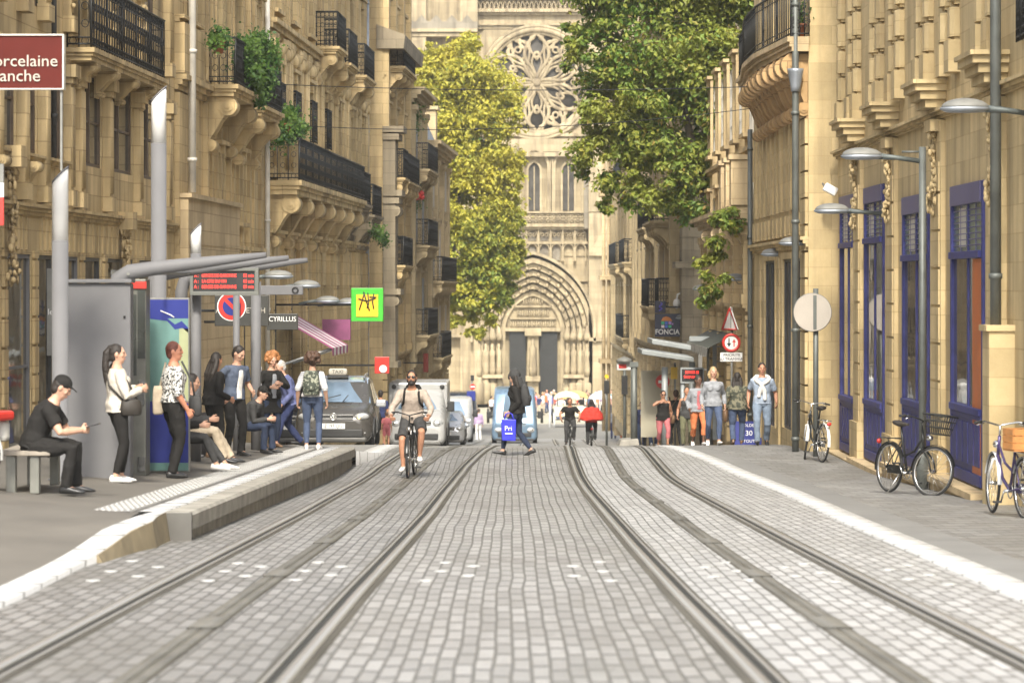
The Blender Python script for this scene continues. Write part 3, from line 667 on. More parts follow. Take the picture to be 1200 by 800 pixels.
for i,(a,b,zt,zm,zb) in enumerate(bays):
    mb = MB(); j = .14; m = (a+b)/2
    for q0,q1 in ((a,a+j),(b-j,b)): fbox(mb, f, q0, q1, -.16, .035, zb, zt)
    fbox(mb, f, m-.055, m+.055, -.14, .012, zb+.9, zt-.28)
    fbox(mb, f, a+j, b-j, -.15, .05, zb, zb+.16)
    pz = zb+.95
    fbox(mb, f, a+j, b-j, -.14, .02, zb+.164, pz)
    fbox(mb, f, a+j, b-j, -.15, .075, pz+.004, pz+.10); fbox(mb, f, a+j, b-j, -.15, .05, pz-.06, pz)
    n = 5
    for k in range(n):
        q0 = lerp(a+j+.08,b-j-.08,k/n)+.05; q1 = lerp(a+j+.08,b-j-.08,(k+1)/n)-.05
        fbox(mb, f, q0, q1, .02, .045, zb+.26, pz-.12)
    fbox(mb, f, a+j, b-j, -.14, .08, zm-.07, zm+.03)
    w = mb.build('shopfront', 'blue_wood', e, True, .008)
    mb = MB(); fbox(mb, f, a+j, b-j, -.15, .06, zt-.28, zt-.002); q = mb.build('fascia', 'violet_wood', w); q.data.transform(BASE[e.name].inverted())
    mb = MB(); fbox(mb, f, a+j, b-j, -.08, -.006, pz+.1, zm-.07); q = mb.build('pane', 'pane_warm', w); q.data.transform(BASE[e.name].inverted())
    mb = MB(); fbox(mb, f, a+j, b-j, -.08, -.008, zm+.03, zt-.28); q = mb.build('leaded_light', 'leaded', w); q.data.transform(BASE[e.name].inverted())
    mb = MB()
    for k in range(1,8):
        z = lerp(zm+.03,zt-.28,k/8); fbox(mb, f, a+j, b-j, -.007, .004, z-.008, z+.008)
    for k in range(1,4):
        d = lerp(a+j,b-j,k/4); fbox(mb, f, d-.02, d+.02, -.007, .006, zm+.03, zt-.28)
    q = mb.build('glazing_bar', 'violet_wood', w); q.data.transform(BASE[e.name].inverted())
    mb = MB(); m2 = (zm+zt-.28)/2
    fbox(mb, f, m+.25, m+.85, -.007, .001, m2-.25, m2+.3); q = mb.build('clear_pane', 'blind', w); q.data.transform(BASE[e.name].inverted())
    if i == 0:
        mb = MB(); fbox(mb, f, a+j+.02, a+.95, -.05, .03, zb+.02, zm-.08); q = mb.build('door', 'orange_paint', w); q.data.transform(BASE[e.name].inverted())

# R2: house with the rounded balcony
f = Fac(5.75, 0, -1); e = house('town_house', 'stone house on the right whose rounded iron balcony rests on a row of carved scrolls', f, 59.6, 73, 15); mb = MB()
fbox(mb, f, 59.62, 72.9, -7, -.3, -3, 15)
ops = [(60.9,62.1,-1.5,2.05),(63.0,65.1,-1.5,2.05),(67,69.8,-1.6,2.05),(62.4,63.8,6.5,9.2),(66,67.4,6.5,9.2),(69.6,71,6.5,9.2)]
skin(mb, f, 59.6, 73, -3, 15, ops, .3)
for i,o in enumerate(ops):
    window(e, f, o, 'frame_dark', 'black' if i<3 else 'pane', .02, 2, 1 if i<3 else 3)
    surround(mb, f, o, .14, .03, 0, i>2, False)
for q in [60.95+1.12*k for k in range(11)]: fbox(mb, f, q-.2, q+.2, 0, .05, 3.05, 5.0); fbox(mb, f, q+.42, q+.56, 0, .03, 3.05, 5.0)
fbox(mb, f, 60.9, 72.6, 0, .06, 2.5, 2.95); cornice(mb, f, 59.6, 73, 2.25, .2, .16)
for q in [61.1+1.0*k for k in range(12)]: fbox(mb, f, q-.25, q+.25, .06, .09, 2.52, 2.93)
rustic(mb, f, 59.7, 60.7, -2, 6.0, .52, .06)
for q in (62.55,66.0,71): fbox(mb, f, q-.2, q+.2, 0, .05, -2, -.6); fbox(mb, f, q-.15, q+.15, 0, .03, -.6, 2.1)
mb.build('wall', 'stone_gold_lit', e, True)
mb = MB()
def wb(d): return .42+.32*min(1,max(0,(d-59.5)/4.5))*(1 if d<67 else max(.3,(72-d)/5))
ds = rows(59.45,71.8,.5)
for z, th, q in ((6.03,.09,.80),(6.122,.09,.9),(6.214,.10,1.0)):
    mb.rings([[f.P(d,0,z),f.P(d,wb(d)*q,z),f.P(d,wb(d)*q,z+th),f.P(d,0,z+th)] for d in ds], 0, smooth=False)
b = mb.build('balcony', 'stone_pale', e, True)
mb = MB()
for k,d in enumerate([59.9+.95*k for k in range(12)]): console(mb, f, d, .42, 6.0, wb(d)*.85, 1.25)
q = mb.build('bracket', 'stone_orange', b); q.data.transform(BASE[e.name].inverted())
mb = MB(); 
def rp(d, z): return f.P(d, wb(d)-.06, 6.32+z)
for z,r in ((.05,.016),(.16,.012),(.84,.012),(.98,.028)): mb.tube([rp(d,z) for d in ds], r, 5)
d = 59.5
while d < 71.7: mb.tube([rp(d,0),rp(d,.98)], .010, 4); d += .22
A = f.P(59.45,0,6.32); B = rp(59.45,0)
for z,r in ((.05,.016),(.84,.012),(.98,.028)): mb.tube([A+V((0,0,z)),B+V((0,0,z))], r, 5)
for t in (0,.25,.5,.75,1): p = A.lerp(B,t); mb.tube([p,p+V((0,0,.98))], .012, 4)
for k in range(24):
    p = A.lerp(B,random.uniform(.08,.92))+V((0,0,random.uniform(.12,.85))); r = random.uniform(.03,.075)
    mb.tube([p+(B-A).normalized()*(r*cos(a*.7))+V((0,0,r*sin(a*.7))) for a in range(9)], .008, 3)
q = mb.build('railing', 'iron', b); q.data.transform(BASE[e.name].inverted())
downpipe(e, f, 59.5, .26, -2.1, 12, 'pole_dark', .066); mb = MB(); fbox(mb, f, 59.3, 59.6, .06, .5, 5.0, 5.9)
mb = MB(); mb.lathe(f.P(59.48,.26,0)+V((0,0,5.35)), [(.085,-.1),(.10,0),(.15,.28),(.16,.34),(.02,.35)], 12); mb.build('rain_head', 'zinc', e, True)
downpipe(e, f, 72.9, .10, -2.2, 5.2, 'pole_dark', .06)
# R3: house with the stone balustrade; recess behind it where the tree stands
f3 = Fac(5.72, 0, -1)
e, cs = generic('stone house on the right with a corbelled stone balcony, past the rounded balcony', f3, 73.3, 90, -2.55, [(2.0,2.0),(5.2,2.0)], 3.0, 2.8, 'stone_warm', pm='pane', name='town_house', cor=False, pil=True)
mb = MB()
cornice(mb, f3, 73.3, 90, 3.0, .4, .55, 4)
for d in (73.5,75.3,77.1): fbox(mb, f3, d-.28, d+.28, .1, .5, 3.42, 4.5); fbox(mb, f3, d-.34, d+.34, .06, .56, 4.504, 4.62)
for d in rows(73.9,77,.35): mb.lathe(f3.P(d,.3,3.45), [(.07,0),(.12,.3),(.06,.7),(.08,1.0)], 8)
for d in (73.7,76.8,80,84): console(mb, f3, d, .5, 2.98, .5, .9)
mb.build('stone_balustrade', 'stone_pale', e, True)
# R4: set-back grey house seen end-on, then R5 and R6
f4 = Fac(5.22, .0, -1)
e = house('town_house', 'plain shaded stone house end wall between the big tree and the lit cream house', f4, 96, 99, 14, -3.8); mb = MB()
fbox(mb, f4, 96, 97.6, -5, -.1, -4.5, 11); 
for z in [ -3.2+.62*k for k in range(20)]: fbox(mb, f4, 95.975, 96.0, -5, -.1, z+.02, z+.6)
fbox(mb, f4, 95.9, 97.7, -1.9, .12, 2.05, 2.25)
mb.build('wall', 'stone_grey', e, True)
mb = MB(); fbox(mb, f4, 95.93, 95.97, -2.3, -1.5, -.6, 1.1); fbox(mb, f4, 95.93, 95.97, -1.2, -.6, -2.2, -.5); mb.build('window', 'frame_white', e, True)
e, cs = generic('lit cream stone house with a round balcony under the tree branches', f4, 97.8, 126, -4.2, [(.9,1.8),(3.7,2.1),(7.1,2.1)], 10.5, 3.4, 'stone_far', bal=((0,0,0,.6),(0,2,3,.6),(1,0,1,.8),(1,3,4,.6),(2,1,3,.6)), shut='shutter', roof=2)
e, cs = generic('narrow pale house ending the right-hand row, its bright corner against the cathedral', Fac(5.15,.0,-1), 126.3, 154, -4.9, [(-.6,1.9),(2.6,2.1),(6.2,2.0)], 9.6, 3.4, 'stone_far', bal=((0,1,3,.5),(1,0,1,.6),(1,3,5,.6),(2,2,4,.5)), roof=2.4)
mb = MB(); f6 = Fac(5.15,0,-1)
fbox(mb, f6, 154.02, 156, -5, .0, -6, 8.6)
for w in (.02,.28,.54): mb.tube([f6.P(154.6,w,-5.8), f6.P(154.6,w,8.5)], .09, 8)
for z in (-2.4,1.8,6.0,8.5): fbox(mb, f6, 154.2, 156.1, -.2, .75, z, z+.22)
mb.build('corner_shaft', 'stone_pale', e, True)
# ---------------------------------------------------------------- cathedral at the end of the street
CD = 243.0
def c3(px, py, dy=0): return V((X(px,CD), CD-dy, Z(py,CD)))
ca = thing('cathedral', 'pale gothic cathedral front with a rose window and a deep pointed portal', 'cathedral', (X(624,CD),CD,gz(CD)))
def pbox(mb, x0, x1, y0, y1, dy0, dy1, mi=0): mb.box(X(x0,CD), X(x1,CD), CD-dy1, CD-dy0, Z(y1,CD), Z(y0,CD), mi)
def arch(cx, sy, hw, ht, n=14):
    """pointed arch outline in photo pixels from left spring to right spring"""
    r = (hw*hw+ht*ht)/(2*hw); pts = []
    for i in range(n+1):
        a = math.atan2(ht, hw-r) if hw-r != 0 else pi/2
        th = pi + (a-pi)*i/n if a > 0 else 0
        pts.append((cx-hw+r + r*cos(th), sy - r*sin(th)))
    return pts + [(2*cx-x, y) for x, y in reversed(pts[:-1])]
def aband(mb, cx, sy, hw, ht, t, base, dy0, dy1, mi=0):
    o = arch(cx, sy, hw, ht); i = arch(cx, sy, hw-t, ht-t*1.15)
    o = [(o[0][0],base)]+o+[(o[-1][0],base)]; i = [(i[0][0],base)]+i+[(i[-1][0],base)]
    rs = [[c3(*o[k],dy0), c3(*o[k],dy1), c3(*i[k],dy1), c3(*i[k],dy0)] for k in range(len(o))]
    mb.rings(rs, mi, smooth=False)
mb = MB(); PX0, PX1 = 470, 760; CX = 624.5
pbox(mb, 380, 900, -120, 475, -12, -.3)
# main wall with portal arch and rose left open by layering
pbox(mb, 380, 560, -120, 475, -.29, 0); pbox(mb, 689, 900, -120, 475, -.29, 0); pbox(mb, 560.1, 688.9, 300, 330, -.29, -.1)
pbox(mb, 560.1, 688.9, -120, 34, -.29, 0.0); pbox(mb, 560.1, 688.9, 159, 300, -.29, 0.0)
# spandrels round the rose
RX, RY, RR = 629, 97, 60
n = 48; vs = []
for k in range(n):
    a0, a1 = 2*pi*k/n, 2*pi*(k+1)/n
    def edge(a):
        cx_, sy_ = cos(a), sin(a); s_ = min((689-RX if cx_>0 else RX-560)/max(1e-6,abs(cx_)), 62/max(1e-6,abs(sy_))); return (RX+cx_*s_, RY-sy_*s_)
    p = [(RX+RR*cos(a0),RY-RR*sin(a0)), edge(a0), edge(a1), (RX+RR*cos(a1),RY-RR*sin(a1))]
    mb.hexa([c3(*q,-.29) for q in p]+[c3(*q,0) for q in p])
for rr, w, pr in ((RR+2,.42,.35),(RR+6,.25,.55),(RR-2,.28,.1)):
    pts = [c3(RX+rr*cos(2*pi*k/64), RY-rr*sin(2*pi*k/64), pr*.5) for k in range(65)]
    mb.tube(pts, w*.6, 6)
# ledges, upper gallery, buttresses
pbox(mb, 560, 690, 163, 178, 0, .5); pbox(mb, 560, 690, 179, 184, 0, .9); pbox(mb, 560, 690, 156, 160, 0, .35)
pbox(mb, 540, 720, 11, 15, 0, .6); pbox(mb, 540, 720, 15.2, 18, 0, .35); pbox(mb, 540, 720, 28, 30, 0, .2)
for k in range(34): aband(mb, 545+5.2*k, 8, 2.3, 6, .8, 11, .2, .45)
pbox(mb, 540, 720, -2, -.2, .1, .6)
pbox(mb, 689.2, 714, -120, 250, .01, 1.6); pbox(mb, 689.2, 722, 250, 475, .01, 2.2); pbox(mb, 540, 560, -120, 475, .01, 1.6); pbox(mb, 480, 500, -120, 475, .01, 1.8)
mb.prism([c3(689.2,300,2.21),c3(722,300,2.21),c3(722,236,2.21)], (0,-.3,0)); mb.prism([c3(689.2,250,1.6),c3(714,250,1.6),c3(706,232,.9),c3(697,232,.9)], (0,1.2,0))
for x0, x1, y, p in ((470,560,36,2.1),(470,560,41,1.9),(689,725,395,2.5),(470,560,300,.5),(470,562,391,.9),(689,716,245,1.9)): pbox(mb, x0, x1, y, y+4, 0, p)
# triforium balustrade and blind arcade
pbox(mb, 575, 690, 262, 266, 0, .8); pbox(mb, 575, 690, 248, 250, 0, .7)
for k in range(16):
    cx = 579+7*k
    for a in (0,pi/2,pi,3*pi/2): 
        mb.tube([c3(cx+2.2*cos(a)+1.5*cos(t*pi/4), 256+2.6*sin(a)+1.8*sin(t*pi/4), .55) for t in range(9)], .05, 4)
    pbox(mb, cx+3.2, cx+4, 250, 262, .4, .6)
for k in range(8):
    cx = 581+14.2*k
    pbox(mb, cx-7.6, cx-6.2, 268, 306, 0, .5); aband(mb, cx, 276, 6.4, 8, 1.0, 283, .05, .4); aband(mb, cx, 292, 6.4, 7, 1.0, 306, .05, .4)
    for s_ in (-2.4,2.4): mb.tube([c3(cx+s_+1.7*cos(t*pi/4), 275+1.9*sin(t*pi/4), .3) for t in range(9)], .045, 4)
pbox(mb, 575, 690, 283, 286, .02, .45); pbox(mb, 575, 690, 266.2, 269, .02, .55)
# twin lancets
for cx in (586, 626, 666):
    aband(mb, cx, 195, 18, 22, 3, 248, 0, .55); aband(mb, cx, 200, 9, 12, 2.4, 248, 0, .35)
    pbox(mb, cx-20.5, cx-18, 186, 248, 0, .6); pbox(mb, cx+18, cx+20.5, 186, 248, 0, .6)
# portal: stepped pointed arches, statues in the jambs
SY = 388
for i, (hw, ht) in enumerate(((69,86),(63,79),(56.5,71),(50,63.5),(43.5,55.5),(37.5,47.5))):
    aband(mb, CX, SY, hw, ht, 5.2, 472, 0, 2.2-.36*i)
    if i in (1,2,3,4):
        pts = arch(CX, SY, hw-2.6, ht-3)[1:-1:2]
        for k, q in enumerate(pts): mb.ell(c3(q[0],q[1],2.2-.36*i+.06), (.16,.12,.2), 0, 6, 5)
aband(mb, CX, SY-2, 73, 91, 3, 400, 0, 2.5)
for sgn in (-1,1):
    for k in range(4):
        x = CX+sgn*(40+7.6*k)
        mb.lathe(c3(x,472,.9+.36*k), [(.42,0),(.42,1.6),(.25,1.7),(.25,2.1)], 8); 
        mb.lathe(c3(x,440,.95+.36*k), [(.24,0),(.28,.5),(.22,1.4),(.26,1.9),(.1,2.15),(.13,2.3),(.12,2.5),(.02,2.6)], 8)
        mb.lathe(c3(x,394,.95+.36*k), [(.3,-.3),(.34,0),(.2,.5),(.03,.9)], 8)
    pbox(mb, CX+sgn*52-17, CX+sgn*52+17, 438, 442, .0, 2.0)
# tympanum with three carved registers
pts = arch(CX, SY, 34, 44); mb.prism([c3(x,y,.1) for x,y in pts], (0,.25,0))
for y0 in (387,374,360): pbox(mb, CX-32+(388-y0)*.35, CX+32-(388-y0)*.35, y0-2, y0, .1, .4)
for y0, n_ in ((385,20),(372,14),(358,9)):
    for k in range(n_): mb.ell(c3(CX+(k-(n_-1)/2)*2.7, y0-5, .25), (.075,.12,.28+.05*sin(k*3)), 0, 6, 5)
pbox(mb, CX-33, CX+33, 384, 388, .05, .5)
mb.build('wall', 'stone_church', ca, True)
mb = MB(); pbox(mb, 470, 560, 28, 36, 0.02, 2.0)
for x in (478,495,512,530,548): mb.prism([c3(x-7,28,1.9),c3(x,20,1.9),c3(x+7,28,1.9)], (0,.8,0))
mb.build('weathered_ledge', 'stone_church_grey', ca, True)
mb = MB(); pbox(mb, 684, 689, 190, 268, .02, 1.2); mb.lathe(c3(686,190,.6), [(.25,0),(.18,1),(.02,2.4)], 6)
mb.build('pinnacle', 'stone_church_grey', ca, True)
# rose: dark glass and stone tracery
mb = MB(); mb.lathe(c3(RX,RY,-.28), [(.01,0),(RR*CD/F,0),(RR*CD/F,.08),(.01,.08)], 48, 0, Matrix.Rotation(pi/2,3,'X')); ro = mb.build('rose_window', 'church_glass', ca, True)
mb = MB(); k_ = CD/F
def rpt(r, a): return c3(RX+r*cos(a), RY-r*sin(a), .02)
for k in range(6):
    a = pi/2+k*pi/3
    for s_ in (-1,1):
        mb.tube([rpt(4+54*t, a+s_*(.50*sin(pi*min(1,t*1.02))*(1-.25*t))) for t in [i/14 for i in range(15)]], .165, 5)
        mb.tube([rpt(26+32*t, a+s_*(.20*sin(pi*t))) for t in [i/10 for i in range(11)]], .10, 5)
        mb.tube([rpt(6+30*t, a+s_*(.26*sin(pi*t))) for t in [i/10 for i in range(11)]], .11, 5)
        b = a+pi/6
        mb.tube([rpt(20+39*t, b+s_*(.30*sin(pi*t))) for t in [i/10 for i in range(11)]], .12, 5)
        mb.tube([rpt(40+18*t, b+s_*(.02+.19*(1-t))) for t in [i/6 for i in range(7)]], .1, 5)
        q = rpt(47, a+s_*.34); mb.torus(q, 4.2*k_, .11, 'y', 14, 5); q = rpt(41, b+s_*.0); 
    for rr, aa, sz in ((33,a,3.0),(44,b,3.4),(30,b,2.4),(18,b,1.8),(53,b+.12,2.0),(53,b-.12,2.0),(53,a+.1,2.2),(53,a-.1,2.2)): mb.torus(rpt(rr,aa), sz*k_, .10, 'y', 12, 5)
    mb.tube([rpt(0,a+pi/6), rpt(22,a+pi/6)], .13, 5)
mb.ell(c3(RX,RY,.1), (.35,.25,.35)); q = mb.build('tracery', 'stone_church', ro); q.data.transform(BASE[ca.name].inverted())
for x0, x1 in ((597,616.5),(632.5,653)):
    mb = MB(); pbox(mb, x0, x1, 389, 474, .02, .16)
    for k in range(6): pbox(mb, lerp(x0,x1,k/6)+.4, lerp(x0,x1,(k+1)/6)-.4, 392, 428, .165, .22); pbox(mb, lerp(x0,x1,k/6)+.4, lerp(x0,x1,(k+1)/6)-.4, 431, 470, .165, .24)
    mb.build('door', 'iron', ca, True)
mb = MB(); pbox(mb, 618, 631, 388, 474, .02, .7); mb.lathe(c3(CX,440,.9), [(.3,0),(.35,.6),(.26,1.6),(.3,2.2),(.1,2.45),(.15,2.7),(.02,2.95)], 10); pbox(mb, 615, 634, 384, 393, .02, 1.1); pbox(mb, 616, 633, 440, 446, .02, 1.15); mb.build('centre_pier', 'stone_church', ca, True)
for cx in (586,626,666):
    mb = MB(); pts = arch(cx, 200, 6.6, 9.4); pts = [(pts[0][0],247)]+pts+[(pts[-1][0],247)]
    mb.prism([c3(x,y,.06) for x,y in pts], (0,.05,0)); w = mb.build('window', 'church_glass', ca, True)
    mb = MB(); pbox(mb, cx-.6, cx+.6, 195, 247, .06, .2); q = mb.build('mullion', 'stone_church', w); q.data.transform(BASE[ca.name].inverted())
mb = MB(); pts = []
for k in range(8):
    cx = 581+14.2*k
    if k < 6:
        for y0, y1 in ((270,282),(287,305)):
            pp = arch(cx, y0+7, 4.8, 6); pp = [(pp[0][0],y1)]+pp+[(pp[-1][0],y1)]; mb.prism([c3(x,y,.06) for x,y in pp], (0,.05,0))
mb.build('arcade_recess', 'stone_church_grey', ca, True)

# ---------------------------------------------------------------- trees
def tree(label, loc, blobs, trunk, leafmat, nleaf, ls, group, seed=1, limbs=(), squash=.75):
    """blobs: (dx,dy,z,rx,ry,rz) parts of the crown outline; leaves fill their shells in clumps"""
    rnd = random.Random(seed); e = thing('street_tree', label, 'tree', loc, 0, group)
    mb = MB(); mb.tube(*trunk); 
    for l in limbs: mb.tube(*l)
    mb.build('trunk', 'bark', e)
    clumps = []; tot = sum(b[3]*b[5] for b in blobs)
    for b in blobs:
        for k in range(max(4,int(nleaf/85*b[3]*b[5]/tot))):
            while 1:
                u = V((rnd.uniform(-1,1),rnd.uniform(-1,1),rnd.uniform(-1,1)))
                if .35 < u.length < 1: break
            u = u.normalized()*(.55+.5*rnd.random()**.7)
            clumps.append((V((b[0]+u.x*b[3],b[1]+u.y*b[4],b[2]+u.z*b[5])), max(.12,rnd.uniform(.28,.62)*min(b[3],b[5])*.50)))
    mb = MB()
    for c, r in clumps:
        for k in range(85):
            o = V((rnd.gauss(0,1),rnd.gauss(0,1),rnd.gauss(0,.7)))*r*.62; p = c+o
            nrm = (o.normalized()*.6+V((rnd.uniform(-.6,.6),rnd.uniform(-.6,.6),rnd.uniform(.1,1)))).normalized()
            t = nrm.cross(V((rnd.uniform(-1,1),rnd.uniform(-1,1),rnd.uniform(-.6,.2)))).normalized(); w = nrm.cross(t)
            s_ = ls*rnd.uniform(.6,1.3); 
            mb.add([p-t*s_*.5, p+w*s_*.32+nrm*s_*.1, p+t*s_*.6-nrm*s_*.12, p-w*s_*.32+nrm*s_*.1], [(0,1,2,3)], 0)
    for c, r in clumps[::4]:
        pass
    mb.build('crown', leafmat, e); return e
D = 90.0; q = D/F; tx = X(846,D); tz = gz(D)
def bl(px, py, r, ry=None, d=0): return (X(px,D+d)-tx, d, Z(py,D+d)-tz, r*q, (ry or r)*q, r*q*.95)
blobs = [bl(838,300,18,18,-17),bl(836,330,15,15,-17),bl(845,270,22,20,-17),bl(830,345,10,10,-17),bl(700,60,42,60),bl(735,120,55,70),bl(715,190,42,50),bl(790,40,80,80),bl(800,130,75,80),bl(770,205,50,60),bl(840,90,60,70),bl(850,190,42,50),bl(745,232,24,30),bl(820,235,38,40),bl(690,30,28,40),bl(740,-30,70,80),bl(840,-40,80,80),bl(845,275,18,20),bl(838,310,13,14),bl(835,345,9,10),bl(875,150,35,40),bl(715,245,14,16),bl(760,-120,110,110),bl(880,-20,50,60),bl(686,140,22,30)]
tree('big green tree leaning over the street from the right, before the rose window', (tx,D,tz), blobs,
     ([(0,0,0),(.05,0,3),(-.1,0,6),(-.9,0,9),(-1.6,.2,12)], [.26,.2,.17,.12,.05], 9), 'leaf_tree', 90000, .16, None, 3,
     [([(-.1,0,5.5),(-.6,-.3,7.5),(-1.6,-.5,8.8),(-2.8,-.6,9.6)],[.13,.1,.07,.03],7), ([(-.5,0,7.5),(-2,.4,10),(-3.2,.5,12)],[.1,.07,.03],7), ([(0,0,5),(.3,.2,8),(.2,.5,11)],[.12,.09,.04],7), ([(-.1,0,6.2),(-.3,-.2,7.2),(-.25,-.3,6.3)],[.05,.035,.02],5)])
D = 166.0; q = D/F; tx = X(509,D); tz = gz(D)
blobs = [bl(600,210,15,22),bl(602,250,14,20),bl(598,300,16,22),bl(590,350,14,18),bl(560,375,20,22),bl(530,375,14,18),bl(535,345,22,24),bl(575,110,26,34),bl(598,235,16,24),bl(600,270,15,22),bl(505,150,20,30),bl(525,150,30,40),bl(565,280,36,44),bl(545,320,30,34),bl(575,345,22,26),bl(596,315,18,22),bl(500,120,16,20),bl(497,90,16,20),bl(500,65,14,16),bl(503,180,14,20),bl(520,75,24,30),bl(550,130,40,44),bl(535,85,36,50),bl(560,110,44,60),bl(515,110,30,40),bl(585,140,28,40),bl(545,170,52,60),bl(580,200,34,44),bl(520,210,34,44),bl(555,245,52,60),bl(590,255,25,36),bl(530,290,36,50),bl(580,300,34,44),bl(555,330,36,50),bl(520,340,22,30),bl(600,330,14,18),bl(540,365,18,24),bl(575,365,14,18),bl(515,375,10,14),bl(500,90,18,24),bl(545,62,24,30),bl(606,290,12,16),bl(603,190,13,20)]
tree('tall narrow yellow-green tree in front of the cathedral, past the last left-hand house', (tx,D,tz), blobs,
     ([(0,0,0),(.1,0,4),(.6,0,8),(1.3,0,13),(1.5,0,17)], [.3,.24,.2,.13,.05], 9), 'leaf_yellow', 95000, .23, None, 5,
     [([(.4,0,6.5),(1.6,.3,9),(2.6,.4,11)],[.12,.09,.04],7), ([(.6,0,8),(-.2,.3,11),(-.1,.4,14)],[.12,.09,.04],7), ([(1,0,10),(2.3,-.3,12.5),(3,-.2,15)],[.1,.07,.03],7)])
def shrub(label, pts, leaf, n, seed, group=None, pot=None, cat='plant', ls=.085):
    rnd = random.Random(seed); c = sum((V(p[:3]) for p in pts), V((0,0,0)))/len(pts); e = thing('balcony_plant', label, cat, c, 0, group)
    mb = MB()
    for k in range(n):
        b = rnd.choice(pts); u = V((rnd.gauss(0,.5),rnd.gauss(0,.5),rnd.gauss(0,.5)))*b[3]; p = V(b[:3])+u-c
        nr = V((rnd.uniform(-1,1),rnd.uniform(-1,.2),rnd.uniform(-.2,1))).normalized(); t = nr.cross(V((rnd.uniform(-1,1),.3,rnd.uniform(-1,1)))).normalized(); w = nr.cross(t); s_ = ls*rnd.uniform(.6,1.4)
        mb.add([p-t*s_*.5,p+w*s_*.35,p+t*s_*.6,p-w*s_*.35],[(0,1,2,3)])
    mb.build('foliage', leaf, e)
    if pot:
        mb = MB(); mb.lathe((0,0,0), [(.09,0),(.13,.22),(.145,.22),(.145,.26),(.02,.26)], 12); o = mb.build('pot', pot, e); o.location = V(pts[0][:3])-c+V((0,0,-.36))
    return e
def lp(px, py, w): # point on the left front line at projection w
    d = LF.d(px, w); return (*LF.P(d, w, 0).xy, Z(py, d))
mat('terracotta', (.33,.12,.06), .8, 0, .2, 8)
shrub('dense ivy spilling over the railing of the balcony beside the white downpipe', [(*lp(a,b,.72),r) for a,b,r in ((292,55,.28),(305,50,.26),(315,60,.25),(290,80,.3),(305,78,.3),(318,72,.2),(298,100,.26),(308,104,.24),(290,60,.25),(312,92,.24),(303,118,.16))], 'leaf_shrub', 5200, 1)
shrub('small potted plant on the railed balcony beside the ivy', [(*lp(256,42,.45),.22),(*lp(262,50,.45),.18),(*lp(252,50,.45),.16)], 'leaf_shrub', 500, 2, None, 'terracotta')
shrub('dark green bush standing at the near end of the long black balcony', [(*lp(335,140,.5),.3),(*lp(345,150,.5),.28),(*lp(330,160,.5),.3),(*lp(352,152,.55),.16),(*lp(340,132,.5),.18)], 'leaf_shrub', 2200, 3, None, 'terracotta')
shrub('light green plant on the ledge below the black balcony end', [(*lp(441,272,.8),.26),(*lp(447,277,.8),.24),(*lp(450,282,.8),.2)], 'leaf_shrub', 600, 4)
shrub('dark narrow potted cypress on an upper balcony near the far end of the left row', [(*lp(483,128,.7),.3),(*lp(484,138,.7),.34),(*lp(483,148,.7),.34)], 'leaf_shrub', 700, 5)
shrub('climbing plant with red flowers on a far left balcony', [(*lp(485,205,.7),.3),(*lp(486,222,.7),.3),(*lp(485,240,.7),.3)], 'leaf_shrub', 700, 6)
e = thing('flower_box', 'red geraniums hanging from a far left balcony', 'flowers', lp(491,229,.9)); mb = MB()
for k in range(14): mb.ell((random.uniform(-.25,.25),random.uniform(-.2,.2),random.uniform(-.12,.12)), .1, 0, 6, 5)
mb.build('blossom', 'red', e)
P0 = W(937,37,59.7); shrub('dark potted plant in a terracotta pot behind the rounded balcony railing', [(P0.x,P0.y,P0.z+.25,.14),(P0.x,P0.y,P0.z+.4,.12)], 'leaf_shrub', 160, 8, None, 'terracotta')
# overhead wires
for lab, a, b, sag in (('thin span wire crossing the street below the rose window', W(305,98,72), W(905,101,66), .12), ('fainter lower span wire crossing the street above the lancet windows', W(330,146,76), W(905,124,70), .30)):
    pts = [a.lerp(b,i/24)+V((0,0,-sag*4*(i/24)*(1-i/24))) for i in range(25)]
    c = (a+b)/2; e = thing('overhead_wire', lab, 'wire', c); mb = MB(); mb.tube([p-c for p in pts], .010, 5); mb.build('cable', 'iron', e)
    mb = MB(); p = pts[10]-c; mb.tube([p+V((-.05,0,0)),p+V((.05,0,0))], .03, 6); mb.build('insulator', 'iron', e)
# ---------------------------------------------------------------- street furniture and signs
def rel(e, p): return BASE[e.name].inverted() @ V(p)
def boxpx(mb, e, x0, x1, y0, y1, d, th, mi=0):
    """a camera-facing slab given by its photo outline and its distance"""
    a = rel(e, W(x0,y1,d)); b = rel(e, W(x1,y0,d)); mb.box(a.x,b.x,a.y,a.y+th,a.z,b.z,mi)
def tilted(px, py0, d, r, white_py, label, group='grey and white lamp masts by the tram shelter'):
    x = X(px,d); zg = zfl(x,d); zt = Z(py0,d); zw = Z(white_py,d); e = thing('lamp_mast', label, 'lamp mast', (x,d,zg), 0, group)
    mb = MB(); n = 20; zt -= zg; zw -= zg
    mb.lathe((0,0,0), [(r*1.5,0),(r*1.5,.03),(r,.04),(r,zw)], n); mb.build('pole', 'grey_paint', e)
    mb = MB(); ring = lambda z, t: [V((r*.985*cos(2*pi*k/n), r*.985*sin(2*pi*k/n), z+t*cos(2*pi*k/n))) for k in range(n)]
    mb.rings([ring(zw,0), ring(zt-r*2.1,0), ring(zt-r*1.0,r*1.0)]); mb.build('diffuser', 'white_paint', e)
    mb = MB(); mb.rings([[V((r*1.03*cos(2*pi*k/n), r*1.03*sin(2*pi*k/n), zt-r+z+r*cos(2*pi*k/n))) for k in range(n)] for z in (0,.03)]); mb.build('cap', 'grey_paint', e)
tilted(70.5,197,35.6,.096,282,'lamp mast with a slanted white top just left of the grey shelter panel')
tilted(186,103,40.5,.102,168,'tallest lamp mast with a white top, behind the shelter canopy')
